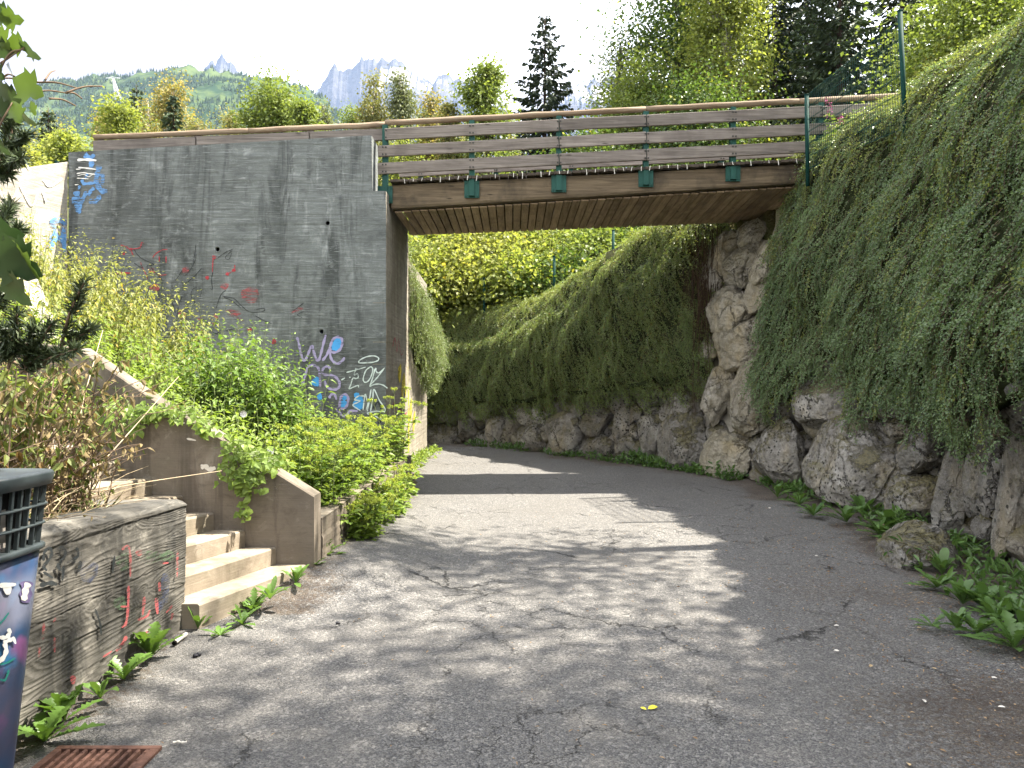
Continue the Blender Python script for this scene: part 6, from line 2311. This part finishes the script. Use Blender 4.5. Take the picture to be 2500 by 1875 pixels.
def lobed_leaf(c, size, ang, face, mat, curl=.25):
    """Large lobed leaf: its stalk end at c, tip towards ang (in the picture's plane), turned by face."""
    u2 = np.array([math.cos(ang), 0, math.sin(ang)])
    v2 = np.array([-math.sin(ang), 0, math.cos(ang)])
    n2 = np.array([0, -1.0, 0])
    v2r = v2 * math.cos(face) + n2 * math.sin(face)
    n2r = np.cross(u2, v2r)
    q = SYC * [1, 1.0]
    V = [c + size * (a * u2 + b * v2r + n2r * (-curl * a * a * .6 + .25 * abs(b) * curl - .04 * math.sin(9 * a + 5 * b))) for a, b in q]
    rib = [c + size * (a * u2 + n2r * (-curl * a * a * .6 - .02)) for a in (.2, .42, .66, .85)]
    V = np.array(V + rib)
    r0, r1, r2, r3 = 18, 19, 20, 21
    half = [[0, 1, r0], [1, 2, r0], [2, 3, 4], [2, 4, r1, r0], [4, 5, 6], [4, 6, r2, r1], [6, 7, r2], [7, 8, r3, r2], [8, 9, r3]]
    F3, F4 = [], []
    mir = lambda i: i if i in (0, 9) or i > 17 else 18 - i
    for f in half:
        (F3 if len(f) == 3 else F4).append(f)
        g = [mir(i) for i in f][::-1]
        (F3 if len(g) == 3 else F4).append(g)
    m_ = MB()
    m_.add(V, F3, 0, True)
    m_.F.append((np.array(F4), 0, True))
    return m_.build('leaf', mat, sy, syo)


m = MB()
sroot = np.array([-2.55, 2.45, .84])
for pts, r0 in (([sroot, at(-190, 900, 2.2), at(-120, 620, 2.1), at(-70, 350, 2.05), at(-30, 60, 2.05)], .013),
                ([at(-70, 350, 2.05), at(10, 150, 2.0), at(60, 118, 2.0)], .004), ([at(-80, 420, 2.05), at(0, 200, 2.05), at(50, 190, 2.0)], .004),
                ([at(-110, 600, 2.1), at(-10, 330, 2.0), at(30, 250, 2.0)], .004), ([at(-130, 700, 2.1), at(-20, 600, 2.0), at(20, 590, 2.0)], .004),
                ([at(0, 155, 2.0), at(70, 108, 2.0)], .003)):
    m.tube(spline(pts, 6), np.linspace(r0, r0 * .45, 6 * (len(pts) - 1) + 1), 6, 0)
m.build('stem', M_TWIG, sy, syo)
rg = np.random.default_rng(5)
for (x, y, s, a, f, dk, d_) in [(-5, 42, 50, -.15, .5, 0, 2.0), (-18, 62, 55, -1.1, .3, 0, 1.98), (15, 100, 48, -.3, .4, 0, 2.0), (45, 104, 58, -.75, 1.15, 1, 2.0), (30, 190, 74, -.55, .25, 0, 1.97), (-12, 190, 66, -1.2, .7, 1, 2.0),
                               (5, 205, 60, -.9, .9, 1, 2.02), (30, 245, 52, -1.3, .3, 0, 2.0), (75, 245, 34, -1.35, .6, 0, 2.0), (-20, 240, 50, -1.0, .2, 1, 2.0), (-22, 150, 44, -1.1, .5, 1, 2.0), (20, 150, 46, -1.4, 1.2, 1, 2.0),
                               (8, 575, 105, -1.05, .45, 1, 1.95), (28, 585, 96, -1.25, .75, 0, 1.93), (-30, 600, 118, -.65, .35, 1, 1.92), (5, 655, 95, -1.15, .6, 1, 1.95), (-35, 560, 80, -.25, .8, 1, 1.95), (-15, 335, 48, -1.0, .9, 1, 2.0),
                               (35, 260, 60, -.9, 1.2, 1, 2.05), (-20, 110, 50, -.4, .7, 1, 2.0), (40, 600, 72, -1.5, .9, 0, 1.98), (-25, 20, 52, -.5, .4, 1, 2.0)]:
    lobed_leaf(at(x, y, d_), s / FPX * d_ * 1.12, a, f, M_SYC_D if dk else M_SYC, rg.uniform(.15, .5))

# ================================================================== WEEDS ALONG THE EDGES
M_DAND = mat_leaf('dandelion_leaf', (0.052, 0.111, 0.023), (0.111, 0.195, 0.039), .35, .42, .4)
M_DANDS = mat_leaf('shaded_dandelion_leaf', (0.047, 0.107, 0.029), (0.104, 0.182, 0.047), .35, .40, .4)


def rosette(label, c, n, L, mat, rng, group, erect=.5, lobed=True, parts=True, name='dandelion', cat='dandelion'):
    t_ = thing(name, label, cat, c, group)
    t_o = np.array(c, float)
    allm = MB()
    for i in range(n):
        a = i * 2.4 + rng.normal(0, .4)
        l_ = L * rng.uniform(.6, 1.2)
        up = np.clip(erect + .25 + rng.normal(0, .28), .12, 1.35)
        k = 17
        t = np.linspace(0, 1, k)
        hor = l_ * (t * math.cos(up) + .10 * t ** 2)
        ver = l_ * (t * math.sin(up) * 1.15 - .55 * t ** 2 * math.sin(up) * rng.uniform(.5, 1.2)) + .01
        side = np.array([-math.sin(a), math.cos(a), 0])
        fw = np.array([math.cos(a), math.sin(a), 0])
        sway = rng.normal(0, .10) * l_ * t ** 2
        C_ = t_o + fw * hor[:, None] + np.array([0, 0, 1.0]) * ver[:, None] + side * sway[:, None]
        w_ = l_ * (.020 + .105 * np.sin(np.pi * np.clip(t ** 1.35, 0, 1)) ** .9)
        if lobed:
            w_ = w_ * (1 + .34 * np.where(np.arange(k) % 2 == 0, 1, -1) * (t < .8))
        w_[0], w_[-1] = .006, .002
        shift = np.where(np.arange(k) % 2 == 0, -.02 * l_, .0)[:, None] * fw if lobed else 0
        lift = np.array([0, 0, 1.0]) * (.30 * w_)[:, None]
        wav = np.array([0, 0, 1.0]) * (.12 * w_ * np.sin(t * 17 + i))[:, None]
        G_ = np.stack([C_ - side * w_[:, None] + lift + wav + shift, C_, C_ + side * w_[:, None] + lift - wav + shift], 1)
        m_ = MB() if parts else allm
        m_.grid(G_, 0, True)
        if parts:
            m_.build('leaf', mat, t_, t_o)
    if not parts:
        allm.build('leaves', mat, t_, t_o)
    return t_


WG = 'weeds along the foot of the left walls'
rg = np.random.default_rng(91)


def c7(x, y):
    return x / 2.212, 1125 + y / 2.212


for (x, y, n, L, er, lobed, lb) in [
        (215, 1545, 11, .24, .45, True, 'jagged dandelion nearest the camera, between bin and drain grate'),
        (330, 1430, 9, .25, .75, True, 'upright leafy weed beside the rusty drain grate'),
        (525, 1305, 6, .17, .8, False, 'small dock with three upright leaves at the foot of the grained wall'),
        (655, 1200, 9, .22, .6, True, 'sunlit jagged dandelion at the middle of the grained wall'),
        (800, 1085, 13, .27, .75, True, 'large dark-leaved dandelion near the far end of the grained wall'),
        (1060, 925, 6, .20, .8, False, 'broad-leaved weed against the end of the lowest step'),
        (1180, 960, 9, .12, .3, False, 'low plantain on the ground before the lowest step'),
        (1300, 900, 10, .17, .5, True, 'bright weed in front of the lowest step'),
        (1360, 830, 12, .22, .65, True, 'bushy bright dandelion against the lowest step'),
        (1450, 760, 7, .20, .9, False, 'upright weed growing from the crack of the lowest step'),
        (1590, 670, 8, .17, .8, False, 'small weed at the right end of the lowest step'),
        (1685, 600, 10, .17, .6, False, 'leafy weed just below the stair wall end'),
        (1745, 540, 13, .22, .7, True, 'tall pale dandelion at the corner of the stair wall'),
        (1840, 540, 8, .12, .3, False, 'flat weed on the asphalt right of the stair wall')]:
    px, py = c7(x, y)
    c_ = ground_at(px, py)
    if x > 1400 and x < 1800:
        c_ = ground_at(px, py, .10)
    rosette(lb, c_ + [0, .03, 0], int(n * 1.4), L * .92, M_DAND, rg, WG, er, lobed, parts=L > .15, name='dandelion' if lobed else 'weed_rosette', cat='dandelion' if lobed else 'weed')
WR = 'weeds along the foot of the boulder wall'


def c8(x, y):
    return 1500 + x / 2.212, 1125 + y / 2.212


for (x, y, n, L, er, lobed, lb) in [
        (880, 200, 8, .24, .7, False, 'weed at the left end of the concrete ledge'), (1000, 240, 10, .25, .7, True, 'dandelion in front of the low stone ledge'), (1075, 300, 12, .24, .5, True, 'second dandelion in front of the stone ledge'),
        (1255, 335, 12, .30, .75, True, 'upright dark weed below the largest boulder'), (1345, 310, 9, .30, .9, False, 'broad upright dock under the largest boulder'), (1430, 400, 11, .30, .5, True, 'dandelion left of the lichen-spotted boulder'),
        (1490, 390, 12, .34, .8, False, 'upright dock leaves against the lichen-spotted boulder'), (1600, 470, 14, .32, .5, True, 'wide dandelion in front of the lichen-spotted boulder'), (1720, 480, 12, .32, .6, True, 'dandelion between the two mossy boulders'),
        (1770, 620, 11, .36, .9, False, 'tall plantain leaning beside the rounded front boulder'), (1660, 590, 9, .22, .3, False, 'low leafy weed on the asphalt left of the rounded boulder'), (1740, 690, 12, .26, .4, True, 'dandelion with pale stalks below the rounded boulder'),
        (1880, 780, 13, .34, .7, False, 'large broad dock in front of the rounded boulder'), (1990, 800, 14, .36, .6, True, 'large ferny weed in front of the rounded boulder'), (2120, 850, 14, .36, .6, True, 'big pale-leaved weed right of the large dock'),
        (1715, 900, 7, .22, .25, True, 'small flat dandelion standing out on the asphalt at right'), (1850, 920, 8, .26, .9, False, 'upright plantain out on the asphalt at right'), (1960, 940, 11, .26, .5, True, 'dandelion behind the upright plantain'),
        (2160, 1020, 13, .34, .5, True, 'dandelion at the right frame edge, nearest of its row'), (2200, 930, 12, .36, .8, False, 'tall dock at the right frame edge'), (2060, 880, 12, .3, .6, False, 'leafy weed between the large weeds at right')]:
    px, py = c8(x, y)
    c_ = ground_at(px, py, .02)
    rosette(lb, c_, int(n * 1.5), L * (1.0 if x < 1700 and y < 480 else .72), M_DANDS, rg, WR, er, lobed, parts=L > .25, name='dandelion' if lobed else 'weed_rosette', cat='dandelion' if lobed else 'weed')
# low growth along the near wall foot
m = MB()
n = 2400
ss_ = rg.uniform(s_of_y(4.0), s_of_y(12.2), n)
p_, n_ = base_at(ss_)
dens = fbm(ss_ * 2.3, 1, 0, 2, 13)
off = rg.beta(1.3, 2.2, n) * np.interp(p_[:, 1], [4, 6.5, 9, 12], [1.0, .95, .6, .3]) + .03
ok = dens > -.25 + .5 * (off > .5)
Pp = np.concatenate([p_ + n_ * off[:, None], .03 + rg.uniform(0, .11, (n, 1)) * (1 + dens[:, None])], -1)[ok]
leaves(m, Pp, rand_dirs(len(Pp), rg) + [0, 0, .6], np.array([0, 0, 1.0]) + rg.normal(0, .5, (len(Pp), 3)), rg.uniform(.05, .12, len(Pp)), rg.uniform(.02, .045, len(Pp)), LEAF_OVAL)
tag(m.build('ground_weeds', M_DANDS), 'low mixed green weeds along the foot of the near boulder wall', 'weeds', kind='stuff')
# low growth along the far wall foot
m = MB()
n = 2600
ss_ = rg.uniform(s_of_y(12.2), s_of_y(20.4), n)
ss_ = np.where(rg.uniform(0, 1, n) < .45, s_of_y(12.4) + rg.uniform(0, 1, n) * (s_of_y(15.4) - s_of_y(12.4)), ss_)
p_, n_ = base_at(ss_)
dens = fbm(ss_ * 1.6, 0, 0, 2, 3)
ok = dens > -.15
off = rg.uniform(.05, .42, n)
Pp = np.concatenate([p_ + n_ * off[:, None], rg.uniform(0, .12, (n, 1)) * (1 + dens[:, None])], -1)[ok]
leaves(m, Pp, rand_dirs(len(Pp), rg) + [0, 0, .7], np.array([0, 0, 1.0]) + rg.normal(0, .5, (len(Pp), 3)), rg.uniform(.05, .13, len(Pp)), .045, LEAF_POINT)
tag(m.build('ground_weeds', M_DANDS), 'low green weeds along the foot of the far boulder wall', 'weeds', kind='stuff')
m = MB()
n = 900
ys_ = rg.uniform(11.6, 18.6, n)
Pp = np.stack([-1.93 + np.abs(rg.normal(0, .10, n)) * np.where(ys_ > 14.2, 1.0, .5), ys_, rg.uniform(0, .22, n) * np.where((ys_ > 13.8) & (ys_ < 16.5), 1, .5)], -1)
leaves(m, Pp, rand_dirs(n, rg) + [.3, 0, .5], np.array([0, 0, 1.0]) + rg.normal(0, .5, (n, 3)), rg.uniform(.05, .11, n), .045, LEAF_POINT)
tag(m.build('ground_weeds', M_NETTLE), 'low sunlit weeds along the foot of the abutment side', 'weeds', kind='stuff')

# ================================================================== FIREWEED on the bank by the fence
M_PINK = mat_plain('pink_petal', (.48, .10, .26), .6)
for (px, py0, py1, d_, lb) in ((2030, 335, 240, 11.2, 'pink fireweed in front of the fence post'), (2058, 330, 285, 11.3, 'shorter pink fireweed right of the fence post')):
    m = MB()
    a, b = at(px, py0, d_), at(px - 8, py1, d_)
    m.tube(spline([a, (a + b) / 2, b], 4), np.linspace(.006, .003, 9), 4, 1)
    q = rg.uniform(.5, 1, 46)[:, None]
    dd = rand_dirs(46, rg)
    leaves(m, a * (1 - q) + b * q + dd * .025, dd, rand_dirs(46, rg), .03, .024, LEAF_SMALL, 2)
    q = rg.uniform(0, .6, 40)[:, None]
    dd = rand_dirs(40, rg) * [1, 1, .3]
    leaves(m, a * (1 - q) + b * q, dd, rand_dirs(40, rg) + [0, 0, 1], .10, .02, LEAF_SMALL, 0)
    tag(m.build('fireweed', [M_NETTLE, M_GSTEM, M_PINK], None, a), lb, 'flower', 'fireweed by the fence')

# ================================================================== GREEN MESH FENCE on the right bank
fe = thing('mesh_fence', 'dark green wire mesh fence panel between two posts on the right bank', 'fence', tuple(at(1972, 372, 11.5)))
feo = np.array(fe.location)
p1b, p1t = at(1972, 372, 11.5), at(1969, 232, 11.5)
p2b, p2t = at(2212, 262, 9.6), at(2197, 27, 9.6)
M_FENCE = mat_plain('fence_green', (.006, .034, .029), .75, 0, .1, .15)
for a, b in ((p1b, p1t), (p2b, p2t)):
    m = MB()
    m.tube([a - [0, 0, .5], b], .030, 10)
    m.tube([b, b + [0, 0, .012]], .035, 10)
    m.build('post', M_FENCE, fe, feo)
m = MB()
nw = 44
bot1, bot2 = p1b + [0, 0, -.25], p2b + [0, 0, -.25]
t1_, t2_ = p1t - [0, 0, .02], p2t - [0, 0, .12]
for i in range(nw):
    f = (i + .5) / nw
    m.tube([bot1 * (1 - f) + bot2 * f, t1_ * (1 - f) + t2_ * f + [0, 0, .03]], .0028, 4, 0, False)
for f in np.linspace(0, 1, 7):
    for dz in (0, .012):
        m.tube([bot1 * (1 - f) + t1_ * f + [0, 0, dz], bot2 * (1 - f) + t2_ * f + [0, 0, dz]], .0036, 4, 0, False)
m.build('wire_panel', M_FENCE, fe, feo)
FG = 'green fence posts on the far bank'
for px, py0, py1, d_, lb in ((1497, 612, 562, 18.2, 'green fence post highest on the far bank under the bridge'), (1353, 676, 626, 20.0, 'middle green fence post on the far bank'), (1182, 738, 678, 21.2, 'lowest green fence post on the far bank, left one')):
    m = MB()
    a, b = at(px, py0 + 20, d_), at(px, py1, d_)
    m.tube([a - [0, 0, .4], b], .032, 9)
    m.tube([b, b + [0, 0, .015]], .038, 9)
    tag(m.build('fence_post', M_FENCE, None, a), lb, 'fence post', FG)
m = MB()
a, b = at(139, 418, 12.7), at(139, 396, 12.7)
m.tube([a - [0, 0, .3], b], .034, 9)
m.tube([b, b + [0, 0, .015]], .04, 9)
tag(m.build('fence_post', M_FENCE, None, a), 'short green fence post behind the top of the pale wing wall', 'fence post')

# ================================================================== LITTER BIN
bn = thing('litter_bin', 'dark plastic litter bin with slotted top and a painted body, left foreground', 'bin', (-2.03, 2.75, 0))
bno = np.array(bn.location)
M_BIN = mat_plain('dark_bin_plastic', (.040, .052, .055), .45, 0, .4, .12)
M_LINER = mat_plain('beige_liner', (.28, .26, .235), .7, 0, .3, .12)
M_INK = mat_plain('bin_inside', (.012, .012, .013), .8, 0, .1)
M = Mat('sprayed_bin_body')
P = M.pos()
a = M.noise(P, 3.6, 3, .5)
b = M.noise(M.map(P, (1, 1, 1), (4, 7, 2)), 4.4, 3, .5)
pz = M.n('SeparateXYZ', {0: P}).outputs['Z']
c = M.mix(M.mapr(a, .42, .58), (.018, .055, .130), (.085, .075, .130))
c = M.mix(M.mapr(b, .56, .66), c, (.030, .150, .300))
c = M.mix(M.mapr(M.noise(M.map(P, (1, 1, 1), (1, 2, 9)), 5.5, 2, .5), .60, .70), c, (.20, .07, .20))
band = M.math('MULTIPLY', M.mapr(pz, .70, .76), M.mapr(pz, .93, .86))
c = M.mix(M.math('MULTIPLY', band, .65), c, (.20, .205, .26))
c = M.mix(M.mapr(pz, .55, .15, 0, .55), c, (.012, .020, .045))
scr = M.noise(P, 70, 4, .7)
c = M.mix(M.mapr(scr, .66, .74, 0, .5), c, (.03, .035, .04))
M_BODY = M.done(M.bsdf(c, .38, M.bump(M.noise(P, 40, 3), .15, .003), .45))


def lathe(m_, prof, segs=48, a0=0, a1=2 * np.pi, mi=0, smooth=True):
    a_ = np.linspace(a0, a1, segs + 1)
    prof = np.array(prof)
    se = (np.abs(np.cos(a_)) ** 6 + np.abs(np.sin(a_)) ** 6) ** (-1 / 6)      # rounded box in plan
    G_ = np.stack([bno[0] + prof[:, :1] * np.cos(a_) * se, bno[1] + prof[:, :1] * np.sin(a_) * se * .62, np.broadcast_to(prof[:, 1:], (len(prof), segs + 1))], -1)
    m_.grid(G_, mi, smooth, flip=True)


rad = lambda z: .178 + .0953 * z
m = MB()
lathe(m, [(.20, .0), (rad(0), .01), (rad(.3), .3), (rad(.65), .65), (rad(.985), .985), (rad(.985) - .012, .99)])
body = m.build('body', M_BODY, bn, bno)
m = MB()
lathe(m, [(rad(1.0) + .006, .985), (rad(1.0) + .016, .992), (rad(1.0) + .016, 1.006), (rad(1.0) + .004, 1.012), (rad(1.0) - .02, 1.012)])
m.build('collar', M_BIN, bn, bno)
m = MB()
lathe(m, [(rad(1.23) + .002, 1.225), (rad(1.25) + .012, 1.228), (rad(1.27) + .018, 1.268), (rad(1.27) + .012, 1.278), (rad(1.27) - .02, 1.279), (.02, 1.274)])
m.build('rim', M_BIN, bn, bno)
for zr in (1.085, 1.155):
    m = MB()
    lathe(m, [(rad(zr) - .012, zr - .004), (rad(zr) + .008, zr - .004), (rad(zr) + .009, zr + .001), (rad(zr) + .006, zr + .004), (rad(zr) - .012, zr + .004)])
    m.build('ring', M_BIN, bn, bno)
for k in range(26):
    a_ = 2 * np.pi * k / 26 + .1
    m = MB()
    se = (abs(math.cos(a_)) ** 6 + abs(math.sin(a_)) ** 6) ** (-1 / 6)
    p0 = bno + [math.cos(a_) * se * (rad(1.0) - .004), math.sin(a_) * se * .62 * (rad(1.0) - .004), 1.005]
    p1 = bno + [math.cos(a_) * se * (rad(1.23) - .004), math.sin(a_) * se * .62 * (rad(1.23) - .004), 1.235]
    m.beam(p0, p1, .009, .016, .001, up=(math.cos(a_), math.sin(a_), 0))
    m.build('slat', M_BIN, bn, bno)
m = MB()
m.box((bno[0] + .225, 2.665, 1.12), (.008, .14, .25), None, .001)
m.box((bno[0], 2.615, 1.12), (.44, .008, .25), None, .001)
m.build('liner', M_LINER, bn, bno)
m = MB()
lathe(m, [(rad(1.0) - .06, .98), (rad(1.26) - .06, 1.255)], 48)
m.build('dark_inside', M_INK, bn, bno)  # near-black sleeve: the shade inside the bin painted as a surface


def on_bin(p, lf):
    """u, v in the enlarged view of the bin (0..200, 1150..1875 at 2.29)."""
    px_, py_ = p[:, 0] / 2.29, 1150 + p[:, 1] / 2.29
    out = []
    for x_, y_ in zip(px_, py_):
        bx, bz = (x_ - 1250) / FPX, -(y_ - 937) / FPX
        t_ = 2.75
        for _ in range(6):                                   # the side that faces the path
            rr = rad(EYE + bz * t_)
            cy = min(abs(t_ - bno[1]) / (.62 * rr), .985)
            t_ = (bno[0] + rr * (1 - cy ** 6) ** (1 / 6) + lf) / bx
        out.append([bx * t_, t_, EYE + bz * t_])
    return np.array(out)


for nm_, col_, td, w_, lf_ in (('graffiti', 'chalk', [[22, (-20, 925), (10, 930), (40, 925), (58, 895)], [20, (45, 880), (62, 905)], [22, (20, 960), (50, 945), (80, 935)], [16, (72, 925), (88, 965)], [24, (25, 960), (35, 1000), (20, 1040), (-15, 1075)]], 22, .006),
                               ('graffiti', 'green2', [[10, (-10, 860), (20, 830), (50, 790)], [10, (-10, 1080), (40, 1070), (85, 1045)], [12, (50, 1110), (30, 1165), (0, 1165)]], 10, .0045),
                               ('sticker', 'sticker', [[62, (150, 615), (146, 670), (142, 735)]], 60, .003),
                               ('sticker', 'chalk', [[34, (160, 625), (145, 660), (138, 700), (130, 722)], [40, (40, 640), (45, 690)], [24, (-10, 640), (90, 632)]], 30, .0046)):
    if col_ == 'green2':
        PAINT['green2'] = mat_paint('green_marker', (.02, .20, .17), .8)
    if col_ == 'sticker':
        PAINT['sticker'] = mat_paint('purple_sticker', (.16, .13, .26), 1.0)
    strokes(nm_, col_, td, on_bin, body, bno, w_, lf_)

# ================================================================== DRAIN GRATE
gr = thing('drain_grate', 'rusty slotted iron drain grate in the asphalt by the bin', 'drain grate', (-1.76, 3.13, 0))
gro = np.array(gr.location)
M_RUST = mat_plain('rusty_iron', (.105, .056, .042), .85, .1, .2, .40, 30.0, .6)
gx0, gx1, gy0, gy1, gz = -1.99, -1.535, 2.90, 3.375, .010
m = MB()
m.box(((gx0 + gx1) / 2, gy1 - .015, gz - .02), (gx1 - gx0, .030, .05), None, .003)
m.box(((gx0 + gx1) / 2, gy0 + .015, gz - .02), (gx1 - gx0, .030, .05), None, .003)
m.box((gx0 + .016, (gy0 + gy1) / 2, gz - .0205), (.032, gy1 - gy0 - .062, .05), None, .003)
m.box((gx1 - .020, (gy0 + gy1) / 2, gz - .0205), (.040, gy1 - gy0 - .062, .05), None, .003)
m.build('frame', M_RUST, gr, gro)
nb = 10
for k in range(nb):
    x = gx0 + .032 + (gx1 - gx0 - .072) * (k + .5) / nb
    if k == nb // 2:
        pass
    m = MB()
    m.box((x + .010, (gy0 + gy1) / 2, gz - .018), (.0165 if k != 5 else .026, gy1 - gy0 - .06, .04), None, .003)
    for q in range(6):
        m.box((x + .010, gy0 + .06 + q * .07, gz + .003), (.012, .005, .004))
    m.build('bar', M_RUST, gr, gro)
m = MB()
m.box(((gx0 + gx1) / 2, (gy0 + gy1) / 2, gz - .062), (gx1 - gx0 - .05, gy1 - gy0 - .05, .004))
m.build('pit', M_DARK, gr, gro)

# ================================================================== SMALL THINGS ON THE GROUND
M_YLEAF = mat_plain('yellow_leaf', (.55, .50, .04), .6)
M_DLEAF = mat_plain('dry_curled_leaf', (.36, .27, .15), .8)
M_PALE = mat_plain('pale_flake', (.55, .52, .46), .8)
LG = 'fallen leaves on the path'


def fallen(px, py, size, mat, label, ang=None):
    c_ = ground_at(px, py, .006)
    a = random.uniform(0, 6.28) if ang is None else ang
    m_ = MB()
    D = np.array([[math.cos(a), math.sin(a), .15]])
    leaves(m_, [c_ + [0, 0, .004]], D, [[.15, -.2, 1]], size, size * .62, LEAF_OVAL)
    return tag(m_.build('fallen_leaf', mat, None, c_), label, 'leaf', LG)


fallen(1582, 1732, .050, M_YLEAF, 'bright yellow leaf alone on the asphalt in the lower middle', .2)
fallen(1578, 1734, .032, M_YLEAF, 'folded half of the bright yellow leaf, touching it', 2.6)
for (x, y, lb) in ((1075, 398, 'curled tan leaf right of the sunlit patch'), (1038, 416, 'curled tan leaf next to the other tan one'), (835, 258, 'pale leaf at the left end of the stone ledge'), (1100, 515, 'whitish curled leaf in the shade at right'),
                   (1185, 892, 'whitish leaf in the middle of the shaded asphalt'), (1380, 1115, 'small tan leaf left of the brown litter'), (1710, 1120, 'long tan leaf in the brown litter'), (1660, 905, 'tan leaf before the flat dandelion'),
                   (2030, 1172, 'pale leaf at the right lower edge'), (1585, 1635, 'tan leaf at the bottom edge'), (1680, 1308, 'thin white leaf in the lower right'), (2070, 1330, 'pale leaf below the dandelion row'), (1215, 1030, 'small pale leaf in the middle right')):
    px, py = c8(x, y)
    fallen(px, py, .032 if y > 300 else .05, M_PALE if 'whit' in lb or 'pale' in lb else M_DLEAF, lb)
m = MB()
n = 3200
qy = 2.9 + 8.6 * rg.beta(1, 2.0, n)
qx = np.interp(qy, BASE[:, 1], BASE[:, 0]) - np.abs(rg.normal(0, 1.15, n)) - .05
uni = rg.uniform(0, 1, n) < .12
qx = np.where(uni, rg.uniform(-1.8, 3.0, n), qx)
a = rg.uniform(0, 6.28, n)
leaves(m, np.stack([qx, qy, np.full(n, .012) + .035 * smooth(-.8, -.1, bank_depth(qx, qy))], -1), np.stack([np.cos(a), np.sin(a), rg.uniform(.0, .4, n)], -1), np.array([0, 0, 1.0]) + rg.normal(0, .4, (n, 3)), rg.uniform(.010, .032, n), rg.uniform(.004, .012, n))
M_LITTER = mat_leaf('dry_leaf_litter', (.10, .055, .032), (.36, .26, .16), .1, .8, .1)
tag(m.build('leaf_litter', M_LITTER), 'tiny dry leaf scraps scattered over the asphalt and along the wall foot', 'leaf litter', kind='stuff')
# stub of white tube by the wall, black pebbles, white scraps
p0, p1 = ground_at(*c7(945, 990), .02), ground_at(*c7(1005, 945), .02)
tb = thing('tube_stub', 'short white tube with a burnt end lying by the retaining wall', 'tube', p0)
m = MB()
m.tube([p0 + [0, 0, .012], p1 + [0, 0, .012]], .013, 12)
m.build('tube', M_PALE, tb, p0)
m = MB()
d_ = unit(p0 - p1)
m.tube([p0 + [0, 0, .012] + d_ * .001, p0 + [0, 0, .012] + d_ * .02], [.014, .011], 12)
m.build('burnt_end', M_DARK, tb, p0)
M_BLK = mat_plain('black_pebble', (.010, .010, .014), .5, 0, .3)
for x, y, lb in ((1055, 1052, 'left one of a pair of black pebbles on the asphalt'), (1075, 1045, 'right one of a pair of black pebbles on the asphalt'), (1823, 878, 'single small black pebble in the middle of the path'), (1505, 797, 'flat black pebble right of the lowest step')):
    V, F = boulder_shape(3, np.random.default_rng(x))
    c_ = ground_at(*c7(x, y), .012)
    m = MB()
    m.add(c_ + V * [.017, .014, .012], F, 0, True)
    tag(m.build('pebble', M_BLK, None, c_), lb, 'pebble', 'black pebbles')
m = MB()
c_ = ground_at(*c7(1960, 455), .01)
V, F = boulder_shape(3, np.random.default_rng(4), 2.0)
m.add(c_ + V * [.085, .06, .010], F, 0, True)
tag(m.build('paper_scrap', M_PALE, None, c_), 'white scrap lying in the sun right of the stair wall', 'paper scrap')
m = MB()
c_ = ground_at(*c7(968, 1522), .008)
P = spline([c_ + [-.028, 0, 0], c_ + [-.01, .006, .003], c_ + [.012, 0, .002], c_ + [.03, .008, 0]], 5)
m.tube(P, .005 * (1 + .3 * np.sin(np.arange(len(P)) * 1.3)), 6)
tag(m.build('twig_scrap', M_PALE, None, c_), 'small white catkin-like scrap on the asphalt right of the grate', 'scrap')

# ================================================================== HAZE: the air between here and the mountains
hz_ = MB()
hz_.box((0, 3050, 1090), (11400, 6800, 2204))
M = bpy.data.materials.new('summer_haze')
M.use_nodes = True
M.node_tree.nodes.clear()
vo = M.node_tree.nodes.new('ShaderNodeVolumePrincipled')
vo.inputs['Color'].default_value = (.46, .64, 1.0, 1)
vo.inputs['Density'].default_value = .00006
vo.inputs['Anisotropy'].default_value = .0
mo = M.node_tree.nodes.new('ShaderNodeOutputMaterial')
M.node_tree.links.new(vo.outputs[0], mo.inputs['Volume'])
HAZE = True
if HAZE:
    tag(hz_.build('haze', M), kind='stuff')
